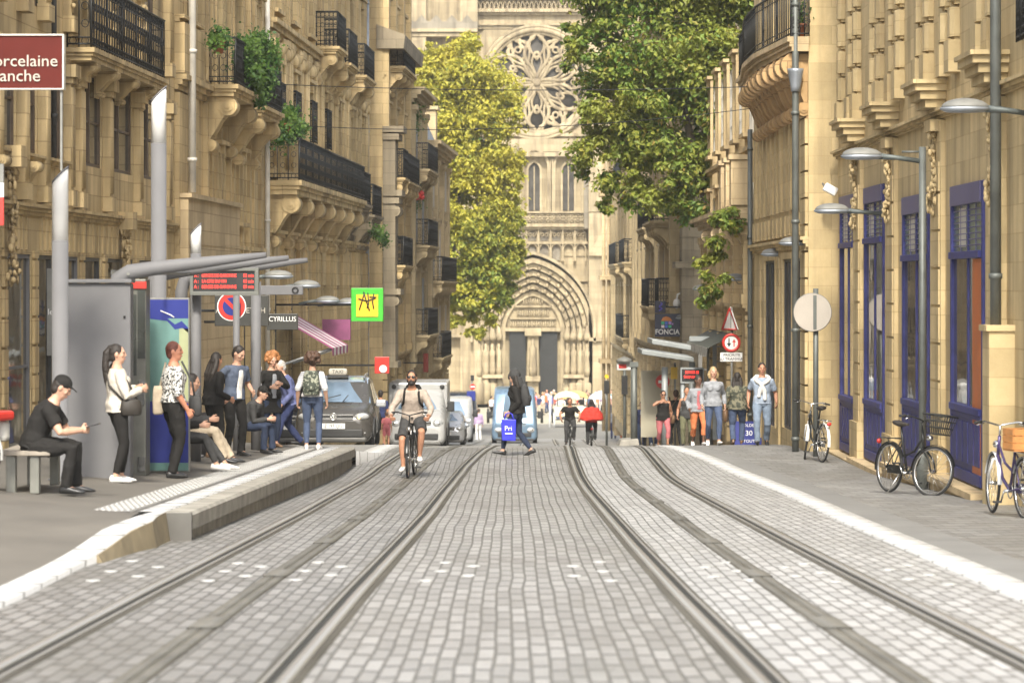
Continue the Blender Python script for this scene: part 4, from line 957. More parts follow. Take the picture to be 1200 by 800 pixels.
tilted(229.5,263,46,.082,297,'shortest lamp mast, its white top just above the red lettered display')
# shelter
sx0 = X(78,37.2); e = thing('tram_shelter', 'grey tram shelter with a plain side panel and curved tube canopy arms', 'shelter', (X(115,37.2),37.2,zfl(X(115,37.2),37.2)))
mb = MB(); boxpx(mb, e, 78.5, 153, 332, 563, 37.2, .30); mb.build('side_panel', 'grey_paint', e, False, .015)
mb = MB(); boxpx(mb, e, 76.5, 154, 327, 331.5, 37.15, .4); mb.build('panel_cap', 'grey_paint', e, False, .008)
mb = MB(); boxpx(mb, e, 80, 152, 563.3, 568, 37.22, .26); mb.build('panel_foot', 'black', e)
mb = MB(); p = rel(e, W(146,371,37.19)); mb.lathe(p, [(.014,-.01),(.014,.012),(.001,.014)], 10, 0, Matrix.Rotation(pi/2,3,'X')); mb.build('lock', 'black', e)
for k, dd in enumerate((37.5,41.3,45.1)):
    mb = MB(); x0 = X(134,37.5); z0 = Z(316,37.5); x1 = X(312,37.5)
    pts = [(x0,dd,z0-1.0),(x0,dd,z0-.28),(x0+.05,dd,z0-.11),(x0+.18,dd,z0-.03),(x0+.5,dd,z0+.02),(x0+1.1,dd,z0+.09),(x1,dd,z0+.18)]
    mb.tube([rel(e,p) for p in pts], [.095,.095,.095,.095,.088,.07,.035], 14); mb.build('canopy_arm', 'grey_paint', e)
for k, dd in enumerate((37.6,41.4,45.2)):
    mb = MB(); x0 = X(134,37.5); p = rel(e,(x0,dd,0)); mb.tube([(p.x,p.y,zfl(x0,dd)-BASE[e.name].translation.z),(p.x,p.y,1.7-BASE[e.name].translation.z-.6)], .07, 10)
    mb.build('post', 'grey_paint', e)
mb = MB(); c = rel(e, W(176,319,38.5)); mb.tube([rel(e,W(150,321,37.4)), rel(e,W(222,320,41))], .02, 6); mb.build('brace', 'lamp_grey', e)
# ticket machine and blue panel
e = thing('ticket_machine', 'narrow steel ticket machine with a red top strip between grey panel and blue panel', 'ticket machine', (X(163,38.6),38.6,zfl(X(163,38.6),38.6)))
mb = MB(); boxpx(mb, e, 154.5, 171, 327, 557, 38.6, .45); mb.build('housing', 'bench_metal', e, False, .01)
mb = MB(); boxpx(mb, e, 161, 170, 340, 420, 38.59, .005); boxpx(mb, e, 155.5, 160, 345, 440, 38.588, .005); mb.build('screen', 'pane', e)
mb = MB(); boxpx(mb, e, 154, 171.5, 330, 338, 38.57, .02); mb.build('red_strip', 'red', e)
mb = MB(); boxpx(mb, e, 162.5, 169, 445, 475, 38.58, .015); boxpx(mb, e, 161.5, 170, 535, 552, 38.57, .02); mb.build('tray', 'chrome', e)
mat('panel_blue', (.03,.04,.20), .5, 0, .12, 2, 0, .15); mat('panel_teal', (.11,.22,.20), .4, 0, .3, 1.2); mat('panel_pale', (.30,.32,.18), .35, 0, .2, 2)
e = thing('information_panel', 'upright glazed information panel with blue bands above and below a teal map', 'panel', (X(196,39.6),39.6,zfl(X(196,39.6),39.6)))
mb = MB(); boxpx(mb, e, 171.5, 222, 349, 553, 39.62, .10); mb.build('frame', 'lamp_grey', e, False, .008)
for nm, m, (a,b,c,d_) in (('top_band','panel_blue',(172.5,220.5,351,373)),('map','panel_teal',(172.5,220.5,373.1,470)),('bottom_band','panel_blue',(172.5,220.5,470.1,542)),('foot','panel_teal',(172.5,220.5,542.1,551))):
    mb = MB(); boxpx(mb, e, a, b, c, d_, 39.60, .019); mb.build(nm, m, e)
mb = MB(); boxpx(mb, e, 210, 220.5, 385, 470, 39.597, .002)
mb.build('pale_land', 'panel_pale', e)
mb = MB(); mb.tube([rel(e,W(x,y,39.595)) for x,y in ((188,364),(195,367),(200,369),(204,372))], .008, 5); mb.build('white_river', 'white', e)
mb = MB(); mb.prism([rel(e,W(x,y,39.597)) for x,y in ((172.5,373),(196,373),(205,380),(213,376),(220.5,384),(220.5,390),(214,384),(205,386),(196,376))], (0,.001,0)); mb.build('wave', 'panel_blue', e)
# red lettered display
mat('far_frame', (.14,.145,.13), .5, .2, .1, 3)
e = thing('departure_display', 'departure display with three lines of red letters above the waiting people', 'display', W(229.5,500,44.6)); 
mb = MB(); boxpx(mb, e, 222.5, 303, 314, 346, 44.2, .16)
for a,b,c,d_ in ((222.5,303,314,317.5),(222.5,303,341.5,346),(222.5,226.3,317.5,341.5),(298.3,303,317.5,341.5)): boxpx(mb, e, a, b, c, d_, 44.16, .045)
mb.build('housing', 'far_frame', e, False, .004)
mb = MB(); boxpx(mb, e, 226.4, 298.2, 317.6, 341.4, 44.192, .01); mb.build('screen', 'black', e)
s_ = 44.18/F
for k,(a,b,c) in enumerate((('A :','BERGES DE GARONNE','02 min'),('A :','LA CITE DU VIN','03 min'),('A :','BERGES DE GARONNE','09 min'))):
    y = 323+6.6*k
    for t, x, al in ((a,227.5,'LEFT'),(b,236.5,'LEFT'),(c,297.5,'RIGHT')):
        text(t, 5.6*s_, 'led_red', e, rel(e,W(x,y,44.185)), (pi/2,0,0), al, .001, 'red_lettering', .72 if t==b else .8, .0)
mb = MB(); x0 = rel(e,W(229.5,330,44.5)); zb = zfl(X(229.5,44.5),44.5)-BASE[e.name].translation.z; mb.tube([(x0.x,x0.y,zb),(x0.x,x0.y,x0.z)], .075, 12); mb.build('post', 'grey_paint', e)
def signpost(name, label, px, d, pytop, r, m='grey_paint', zb=None, cat='sign post', nm='post'):
    x = X(px,d); z0 = zfl(x,d) if x < -2.2 else gz(d)+.03; e = thing(name, label, cat, (x,d,z0 if zb is None else zb))
    mb = MB(); mb.tube([(0,0,0),(0,0,Z(pytop,d)-e.location.z)], r, 10); mb.build(nm, m, e); return e
def disc(e, px, py, d, rpx, m, name, th=.012, n=28):
    mb = MB(); r = rpx*d/F; mb.lathe(rel(e,W(px,py,d)), [(.001,0),(r,0),(r,th),(.001,th)], n, 0, Matrix.Rotation(pi/2,3,'X'), False); return mb.build(name, m, e)
def star(e, pts, d, m, name, th=.004):
    mb = MB(); mb.prism([rel(e,W(x,y,d)) for x,y in pts], (0,th,0)); return mb.build(name, m, e)
e = signpost('no_parking_sign', 'round red and blue no parking sign half hidden by a grey post under the display', 277, 50, 344, .055)
disc(e, 271.5, 359, 50.2, 17, 'white', 'sign_plate'); disc(e, 271.5, 359, 50.188, 15.8, 'red', 'red_ring', .006); disc(e, 271.5, 359, 50.182, 10.5, 'panel_blue', 'blue_field', .006)
star(e, [(261,351),(264,348),(283,367),(280,370)], 50.174, 'red', 'red_bar')
e = signpost('direction_arm', 'slim grey post carrying a horizontal grey arm with a small round emblem', 300, 51, 330, .085, cat='sign post')
mb = MB(); boxpx(mb, e, 303, 355, 334.5, 345.5, 51, .10); mb.build('arm', 'grey_paint', e, False, .01)
mb = MB(); mb.torus(rel(e,W(346,340,50.99)), .045, .014, 'y', 16, 6); mb.build('emblem', 'black', e)
e = thing('bollard', 'light grey bollard between the waiting woman in black and the post', 'bollard', (X(241,46.8),46.8,zfl(X(241,46.8),46.8)))
mb = MB(); mb.lathe((0,0,0), [(.075,0),(.075,.6),(.06,.66),(.001,.665)], 14); mb.build('post', 'grey_paint', e)
# signs on the left
e = thing('shop_sign', 'dark red hanging sign with white lettering, cut by the left edge', 'sign', W(15,72,34))
mb = MB(); boxpx(mb, e, -52, 73, 41.5, 104, 34, .10); mb.build('panel', mat('maroon',(.095,.018,.014),.6,0,.08,3,0,.1), e)
mb = MB()
for a,b,c,d_ in ((-52,74.5,40,41.8),(-52,74.5,103.5,105),(73,74.6,41.8,103.5)): boxpx(mb, e, a, b, c, d_, 33.98, .14)
mb.build('rim', 'frame_white', e)
for t, x, y in (('Porcelaine',68,72),('Blanche',47.5,89.5)): text(t, 19.5*34/F, 'blind', e, rel(e,W(x,y,33.985)), (pi/2,0,0), 'RIGHT', .003, sx=1.05)
mb = MB(); boxpx(mb, e, 70.5, 73, 106, 200, 34.02, .05); boxpx(mb, e, -60, -52, 30, 110, 34, .1); mb.build('hanger', 'lamp_grey', e)
e = thing('banner', 'narrow strip of a red and white sign under the dark red sign', 'sign', W(-4,228,33.5))
for nm, m, y0, y1 in (('grey_top','lamp_grey',192,214),('white_band','white_paint',214.2,231),('red_band','red',231.2,264)):
    mb = MB(); boxpx(mb, e, -14, 4, y0, y1, 33.5, .06); mb.build(nm, m, e)
mat('sign_black', (.035,.035,.03), .5, 0, .15, 4)
def blade(label, x0, x1, y0, y1, d, m, name='shop_sign', th=.12):
    e = thing(name, label, 'sign', W((x0+x1)/2,(y0+y1)/2,d)); mb = MB(); boxpx(mb, e, x0, x1, y0, y1, d, th); mb.build('panel', m, e, False, .01)
    f = LF if x0 < 600 else None
    mb = MB(); a = rel(e,W(x0,(y0+y1)/2,d+.06))
    if f: b = rel(e, f.P(d+.06,-.05,Z((y0+y1)/2,d)))
    else: b = rel(e, V((5.8,d+.06,Z((y0+y1)/2,d)))); a = rel(e,W(x1,(y0+y1)/2,d+.06))
    b.z = a.z; mb.tube([a,b], .025, 6); mb.build('bracket', 'iron', e); return e
e = blade('wide black shop sign half hidden behind the shelter posts', 251.5, 314.5, 346, 382, 58, 'sign_black')
for t, x in (('A',255.5),('ET',293),('H',308)): text(t, 9*58/F, 'blind', e, rel(e,W(x,364,57.985)), (pi/2,0,0), 'CENTER', .003)
e = blade('long black sign with pale capital letters left of the striped awning', 312.5, 349, 367.5, 386.5, 61, 'sign_black')
text('CYRILLUS', 8.3*61/F, 'white', e, rel(e,W(331,374,60.985)), (pi/2,0,0), 'CENTER', .003, sx=.9)
mat('sign_green', (.05,.42,.03), .4, 0, .06, 3); mat('sign_yellow', (.75,.48,.02), .4, 0, .08, 3)
e = blade('square green sign with a yellow centre and scrawled black letters', 411.5, 449, 337.5, 376.5, 76, 'sign_green', th=.25)
mb = MB(); boxpx(mb, e, 417.5, 443, 345, 371, 75.98, .015); mb.build('yellow_centre', 'sign_yellow', e)
mb = MB()
for pts in (((421,363),(425,350),(427,343)),((426,342),(430,355),(433,364)),((420,350),(430,353)),((438,344),(436.5,354),(438,362)),((431,343),(432,356),(430,361)),((430,353),(440,349)),((433,348),(441,348.5))):
    mb.tube([rel(e,W(x,y,75.97)) for x,y in pts], .016, 5)
mb.build('lettering', 'black', e)
e = thing('awning', 'pink and white striped shop awning sloping down from the left-hand houses', 'awning', LF.P(78,0,.3)); 
mat('stripe_pink', (.36,.10,.20), .8, 0, .1, 4); mat('stripe_white', (.70,.66,.64), .8, 0, .06, 4); mat('plum', (.22,.06,.14), .6, 0, .2, 4)
A0, A1 = 75.4, 79.6; n = 9
for k in range(n):
    mb = MB(); a, b = lerp(A0,A1,k/n), lerp(A0,A1,(k+1)/n)
    q = [LF.P(a,.1,.72),LF.P(b,.1,.72),LF.P(b,1.4,-.03),LF.P(a,1.4,-.03)]
    mb.hexa([p+V((0,0,-.02)) for p in q]+q)
    v = [LF.P(a,1.403,-.03),LF.P(b,1.403,-.03),LF.P(b-.1,1.406,-.2),LF.P((a+b)/2,1.406,-.24),LF.P(a+.1,1.406,-.2)]
    mb.prism(v, LF.n*.012)
    mb.build('stripe', 'stripe_pink' if k%2==0 else 'stripe_white', e, True)
mb = MB(); mb.tube([LF.P(75.6,0,-.5),LF.P(75.7,1.35,-.05)], .03, 6); mb.build('arm', 'white_paint', e, True); mb = MB(); mb.tube([LF.P(79.4,0,-.5),LF.P(79.3,1.35,-.05)], .03, 6); mb.build('arm', 'white_paint', e, True)
mb = MB(); fbox(mb, LF, 82, 82.15, .5, 1.25, .05, .6); mb.build('side_sign', 'plum', e, True)
e = blade('red sign with a white shape above the taxi mirror', 439, 456, 418, 437.5, 84, 'red'); disc(e, 449, 432, 83.98, 4.5, 'white', 'white_shape')
e = blade('dark brown hanging panel far down the left side, over the bearded cyclist', 496, 502, 414, 436, 110, 'maroon')
# bracket street lamps: one dome head on an arm
def lamp(px, py, d, arm_to_px, label, side, group, ornate=False, pole=None):
    x, z = X(px,d), Z(py,d); e = thing('street_lamp', label, 'street lamp', (x,d,z), 0, group); s = 1 if arm_to_px > px else -1
    mb = MB(); L_ = .29
    rs = []
    for i in range(9):
        th = pi*.5*i/8; rs.append([V((L_*1.0*cos(th)*cos(2*pi*k/16), .17*cos(th)*sin(2*pi*k/16), .115*sin(th))) for k in range(16)])
    mb.rings(rs); mb.build('dome', 'lamp_grey', e)
    mb = MB(); mb.rings([[V((L_*q*cos(2*pi*k/16), .175*q*sin(2*pi*k/16), zz)) for k in range(16)] for q, zz in ((1.06,.0),(1.06,-.03),(.8,-.06),(.05,-.07))]); mb.build('reflector', 'zinc', e)
    mb = MB(); ax = X(arm_to_px,d)-x; mb.tube([(s*.2,0,-.01),(s*.5,0,-.035),(ax,0,-.09)], [.05,.035,.035], 8)
    if ornate:
        mb.tube([(s*.25,0,.03),(ax,0,.03)], .02, 6)
        for k in range(5): mb.tube([(ax-s*(.12+.17*k)+.07*cos(t*pi/4),0,-.2+.03*k+.06*sin(t*pi/4)) for t in range(9)], .012, 4)
        mb.tube([(s*.3,0,-.05),(ax*.5,0,-.22),(ax,0,-.42)], .018, 6)
    mb.build('arm', 'pipe_grey', e)
    if pole:
        mb = MB(); zb = gz(d)-z+.02; mb.tube([(ax,0,zb),(ax,0,.12)], .052, 12); mb.lathe((ax,0,zb), [(.09,0),(.09,.5),(.055,.6)], 12); mb.tube([(ax-.3,0,.05),(ax,0,.05)],.015,6); mb.build('pole', 'pole_dark', e)
    return e
RGp = 'dome street lamps on the right-hand side'; LGp = 'dome street lamps on the left-hand side'
lamp(1131,126,37.5,1215,'largest dome street lamp, nearest at the upper right edge',1,RGp)
lamp(1010,182,44.5,1081,'dome street lamp on a tall dark pole in front of the blue shopfronts',1,RGp,False,True)
lamp(975,246,52,1050,'dome street lamp just under the small white floodlight',1,RGp)
lamp(931,284,60,985,'dome street lamp beside the drainpipe, level with tall dark door tops',1,RGp)
lamp(908,297,66.5,951,'dome street lamp lowest of those before the dark doorways',1,RGp)
lamp(862,326,75,905,'green-grey dome street lamp on an ornate scrolled iron bracket',1,RGp,True)
lamp(824,338,88,862,'small dome street lamp below the hanging tree branch',1,RGp)
lamp(786,405,104,815,'far small dome street lamp under the dark blue house sign',1,RGp)
lamp(803,372,97,835,'far dome street lamp right of the coloured-house sign',1,RGp)
lamp(768,414,116,800,'far small dome street lamp level with the slanting canopies',1,RGp)
lamp(752,420,128,778,'farthest dome street lamp on the right, over the stone island',1,RGp)
lamp(326,323,62,296,'left dome street lamp nearest the grey shelter canopy',-1,LGp)
lamp(359,334,67,330,'left dome street lamp just past the end of the grey arm',-1,LGp)
lamp(384,352,76,350,'left dome street lamp over the striped awning, the one nearer the shelter',-1,LGp)
lamp(409,354,80,372,'left dome street lamp touching the left side of the green sign',-1,LGp)
lamp(424,374,92,392,'left dome street lamp just below the green sign',-1,LGp)
lamp(449,380,104,420,'left dome street lamp below and right of the green sign',-1,LGp)
lamp(463,389,116,436,'faint left dome street lamp in the row above the red sign',-1,LGp)
lamp(472,399,128,448,'farthest faint dome street lamp above the bearded cyclist',-1,LGp)
# right-hand things
e = signpost('mirror_post', 'round traffic mirror seen from behind on a dark post, in front of the dark doorways', 956, 57.5, 338, .05, 'pole_dark')
disc(e, 952, 366, 57.42, 22, mat('mirror_back',(.40,.36,.31),.5,.1,.06,3), 'mirror', .05, 32); mb = MB(); mb.torus(rel(e,W(952,366,57.44)), 22*57.42/F, .015, 'y', 32, 6); mb.build('rim', 'lamp_grey', e); mb = MB(); boxpx(mb, e, 953, 957, 346, 386, 57.36, .02); mb.build('clamp', 'pole_dark', e)
e = thing('floodlight', 'small white floodlight fixed above the street lamps on the right-hand wall', 'floodlight', W(973,222,59)); mb = MB(); mb.cbox((0,0,0), .26, .2, .16, 0, Matrix.Rotation(R(28),3,'Y')); mb.build('housing', 'white_paint', e, False, .02); mb = MB(); mb.tube([(-.1,.05,.05),(-.12,.25,.12)], .02, 6); mb.build('bracket', 'lamp_grey', e)
for px, py, d, lab in ((793,353,97.2,'white globe security camera on a bent arm above the dark blue sign'),(890,356,73,'white dome security camera under the ornate bracket lamp')):
    e = thing('security_camera', lab, 'camera', W(px,py,d)); mb = MB(); mb.lathe((0,0,-.12), [(.01,-.12),(.1,-.05),(.12,.05),(.09,.16),(.03,.2)], 14); mb.build('dome', 'white_paint', e); mb = MB(); mb.tube([(0,0,.05),(.03,0,.22),(.14,0,.26),(.26,.1,.16)], .03, 8); mb.build('arm', 'white_paint', e)
e = blade('dark blue square sign with a house of coloured tiles and white lettering', 767.5, 797, 367.5, 394.5, 97, mat('navy',(.025,.028,.06),.4,0,.1,3))
for m, x0, x1, y0, y1 in (('t_green',775,778.5,376.5,380),('t_blue',779.2,782.6,376.5,380),('t_violet',783.4,786.8,376.5,380),('t_white',775,778.5,380.8,384),('t_blue',779.2,782.6,380.8,384),('t_green',783.4,786.8,380.8,384),('t_violet',787.3,789,378.5,380.5)):
    mat(m, {'t_green':(.05,.5,.25),'t_blue':(.06,.15,.6),'t_violet':(.4,.25,.6),'t_white':(.75,.7,.75)}[m], .4)
    mb = MB(); boxpx(mb, e, x0, x1, y0, y1, 96.98, .02); mb.build('tile', m, e)
star(e, [(774.5,376),(777,372),(781,370.5),(785,372),(788,376)], 96.98, mat('t_orange',(.6,.2,.03),.4), 'roof_tile', .02)
text('FONCIA', 8.4*97/F, 'white', e, rel(e,W(782,389,96.98)), (pi/2,0,0), 'CENTER', .004, sx=.92, bold=.004)
e = blade('small dark upright sign with a violet squiggle on top of the coloured-house sign', 767.5, 780, 352.5, 366.8, 97, 'navy')
mb = MB(); mb.tube([rel(e,W(774+2.2*sin(t*1.3),355+t*1.1,96.97)) for t in range(9)], .022, 5); mb.build('squiggle', mat('violet',(.12,.10,.55),.4), e)
e = signpost('priority_sign', 'round red-bordered priority sign with two arrows above a white plate', 857.5, 74, 360, .03, 'lamp_grey')
disc(e, 857, 401.5, 73.95, 11, 'white', 'sign_plate'); mb = MB(); mb.torus(rel(e,W(857,401.5,73.94)), 9.4*74/F, .036, 'y', 30, 6); mb.build('red_ring', 'red', e)
star(e, [(853.6,396),(855,396),(855,402),(856.8,402),(854.3,406.5),(851.8,402),(853.6,402)], 73.935, 'black', 'black_arrow'); star(e, [(859.6,406),(860.9,406),(860.9,401),(862.4,401),(860.2,397),(858,401),(859.6,401)], 73.935, 'red', 'red_arrow')
mb = MB(); boxpx(mb, e, 844, 870, 413, 423.5, 73.95, .02); mb.build('plate', 'white', e, False, .006)
text('PRIORITE', 4.8*74/F, 'black', e, rel(e,W(857.5,416,73.94)), (pi/2,0,0), 'CENTER', .002); text('AU TRAMWAY', 4.8*74/F, 'black', e, rel(e,W(857.5,420.6,73.94)), (pi/2,0,0), 'CENTER', .002)
mb = MB(); c = rel(e,W(855.5,386,74.02)); Mz = Matrix.Rotation(R(-62),3,'Z'); tri = [Mz @ V((x,0,z)) for x,z in ((-.36,0),(.36,0),(0,.55))]
mb.prism([c+p for p in tri], Mz @ V((0,.02,0))); mb.build('triangle', 'white', e)
mb = MB(); o_ = Mz @ V((0,-.012,0)); mb.tube([c+p*.92+o_ for p in (tri[0],tri[1],tri[2],tri[0])], .03, 5); mb.build('triangle_border', 'red', e)
# far tram shelter on the right
mat('far_grey', (.27,.29,.29), .5, .1, .1, 3)
D = 86; e = thing('tram_shelter', 'far tram shelter on the right with slanting grey canopies behind the walkers', 'shelter', (X(800,D),D,gz(D)+.03))
for a, b, dd in (((764,403),(830,414),D),((752,415),(813,424),D+4)):
    mb = MB(); p, q = rel(e,W(*a,dd)), rel(e,W(*b,dd)); mb.hexa([p,q,q+V((0,3,0)),p+V((0,3,0))]+[p+V((0,0,.14)),q+V((0,0,.14)),q+V((0,3,.14)),p+V((0,3,.14))]); mb.build('canopy', 'far_grey', e, False, .02)
for px, y0 in ((832,404),(811,424),(779,430)):
    mb = MB(); p = rel(e,W(px,y0,D+1)); mb.tube([(p.x,p.y,0),p], .09, 10); mb.build('post', 'far_grey', e)
mb = MB(); boxpx(mb, e, 808, 845, 394, 399.5, D-2, .15); boxpx(mb, e, 835.5, 845, 399.5, 515, D-2, .15); mb.build('portal_frame', 'far_grey', e)
mb = MB(); boxpx(mb, e, 751, 775, 434, 512, D+6, .05); mb.build('glazed_panel', 'bright_paving', e)
e = thing('departure_display', 'small red lettered display far off behind the laughing blonde woman', 'display', W(811,440,D)); mb = MB(); boxpx(mb, e, 797.5, 825, 430.5, 449, D-.8, .15); mb.build('housing', 'far_grey', e); mb = MB(); boxpx(mb, e, 799, 823.5, 432.5, 446.5, D-.82, .01); mb.build('screen', 'black', e)
for k in range(2): text('TRAM 04 min' if k else 'BERGES 02', 4.6*D/F, 'led_red', e, rel(e,W(811,436.2+5.6*k,D-.84)), (pi/2,0,0), 'CENTER', .002, 'red_lettering', .75)
mb = MB(); p = rel(e,W(800,449,D-.7)); mb.tube([p,(p.x,p.y,gz(D)-e.location.z)], .06, 8); mb.build('post', 'far_grey', e)
e = signpost('no_entry_sign', 'round red no entry sign over the woman in the black tank top', 776, 92, 440, .03, 'lamp_grey'); disc(e, 776.5, 447, 91.95, 8.3, 'red', 'sign_plate'); mb = MB(); boxpx(mb, e, 771.5, 782, 445.5, 449, 91.93, .01); mb.build('white_bar', 'white', e)
e = signpost('orange_sign', 'small orange sign hanging beside the red no entry sign', 791, 91, 425, .03, 'lamp_grey', cat='sign'); mb = MB(); boxpx(mb, e, 786, 794, 430, 444, 90.95, .03); mb.build('panel', 'sign_yellow', e, False, .004)
e = signpost('signal_post', 'thick dark post standing on a stone island left of the walkers', 743, 79, 424, .085, 'pole_dark', cat='post')
mb = MB(); boxpx(mb, e, 738, 748, 424, 430, 78.9, .25); mb.build('cap', 'pole_dark', e)
mb = MB(); a = rel(e,W(722,527,78.6)); b = rel(e,W(751,514,78.6)); mb.hexa([(a.x,-.4,a.z-.1),(b.x,-.4,a.z-.1),(b.x,.8,a.z-.1),(a.x,.8,a.z-.1),(a.x+.12,-.32,b.z-.04),(b.x-.06,-.32,b.z),(b.x-.06,.7,b.z),(a.x+.12,.7,b.z-.04)]); struct_o = mb.build('stone_base', 'concrete_worn', e, False, .03)
D = 118; e = signpost('traffic_light', 'small traffic light with a white domed sign, left of the stone island', 732, D, 424, .06, 'pole_dark', cat='traffic light')
mb = MB(); boxpx(mb, e, 723, 741, 424, 434, D-.1, .2); mb.build('sign_box', 'white_paint', e, False, .05); mb = MB(); boxpx(mb, e, 725, 734, 426.5, 431, D-.13, .02); mb.build('red_panel', 'red', e); mb = MB(); p = rel(e,W(732,424,D)); mb.lathe(p, [(.34,0),(.26,.12),(.05,.2)], 12); mb.build('hood', 'lamp_grey', e); mb = MB(); boxpx(mb, e, 728.5, 735.5, 440, 462, D-.15, .2); mb.build('signal_head', 'black', e)
D = 128; e = signpost('traffic_light', 'traffic light with a dark hood near the red-caped cyclist', 711, D, 446, .05, 'pole_dark', cat='traffic light'); mb = MB(); boxpx(mb, e, 708, 714, 446, 461, D-.1, .2); mb.build('signal_head', 'black', e); disc(e, 711, 441, D, 2.5, 'sign_yellow', 'amber_lamp')
D = 152; e = signpost('no_entry_sign', 'tiny red no entry sign over a blue square sign, above the white van', 553, D, 444, .04, 'lamp_grey'); disc(e, 554, 453, D-.08, 3.4, 'red', 'sign_plate'); mb = MB(); boxpx(mb, e, 551.5, 556.5, 452.2, 453.8, D-.1, .01); mb.build('white_bar', 'white', e); mb = MB(); boxpx(mb, e, 547, 557, 458, 469, D-.08, .03); mb.build('blue_plate', 'panel_blue', e); mb = MB(); boxpx(mb, e, 551.5, 555.5, 439.5, 446, D-.08, .1); mb.build('signal_head', 'black', e)
e = thing('pavement_sign', 'blue folding pavement sign with white lettering behind the walkers', 'sign', (X(877,71),71,gz(71)+.03)); mb = MB()
for s_ in (-1,1): mb.hexa([(-.36,s_*.22,0),(.36,s_*.22,0),(.36,s_*.25,0),(-.36,s_*.25,0),(-.36,s_*.06,.56),(.36,s_*.06,.56),(.36,s_*.09,.56),(-.36,s_*.09,.56)])
mb.build('board', 'panel_blue', e)
for t, z, s_ in (('SOLDES',.47,.10),('30',.29,.17),('TOUT',.11,.10)): text(t, s_, 'white', e, (0,-.256+.28*z-.0,z), (pi/2-.29,0,0), 'CENTER', .003)
for px, lab in ((572,'dark bollard on the bright forecourt left of the blue minibus'),(635,'dark bollard on the bright forecourt right of the blue minibus'),(648,'dark bollard on the bright forecourt left of the cream carriage')):
    e = thing('bollard', lab, 'bollard', (X(px,202),202,gz(202)), 0, 'bollards on the church forecourt'); mb = MB(); mb.lathe((0,0,0), [(.09,0),(.09,.75),(.06,.85),(.1,.92),(.01,.98)], 10); mb.build('post', 'iron', e)
# awnings on R3
e = thing('awning', 'dark scalloped shop awning under the hanging branch', 'awning', (X(838,80),80,-.3)); mb = MB(); P3 = Fac(5.72,0,-1)
q = [P3.P(79,.05,.25),P3.P(88,.05,.25),P3.P(88,.7,-.1),P3.P(79,.7,-.1)]; mb.hexa([p+V((0,0,-.03)) for p in q]+q); mb.build('cloth', mat('awning_dark',(.05,.055,.045),.8,0,.2,4), e, True)
mb = MB()
for k in range(12): a = 79+9*k/12; mb.prism([P3.P(a,.703,-.1),P3.P(a+.74,.703,-.1),P3.P(a+.6,.705,-.3),P3.P(a+.37,.705,-.36),P3.P(a+.13,.705,-.3)], P3.n*.012)
mb.build('scalloped_edge', mat('awning_edge',(.30,.29,.26),.8,0,.15,4), e, True)
# bench
D = 32.6; e = thing('bench', 'plain grey bench under the seated man at the left', 'bench', (X(32,D),D,zfl(X(32,D),D))); mb = MB(); a = rel(e,W(4,535,D)); 
mb.box(-.28,.27,-.2,1.5,.40,.455); mb.build('seat', 'bench_wood', e, False, .012)
for yy in (-.1,1.3): 
    for xx in (-.2,.05): mb = MB(); mb.box(xx,xx+.1,yy-.06,yy+.06,0,.398); mb.build('leg', 'bench_metal', e, False, .008)
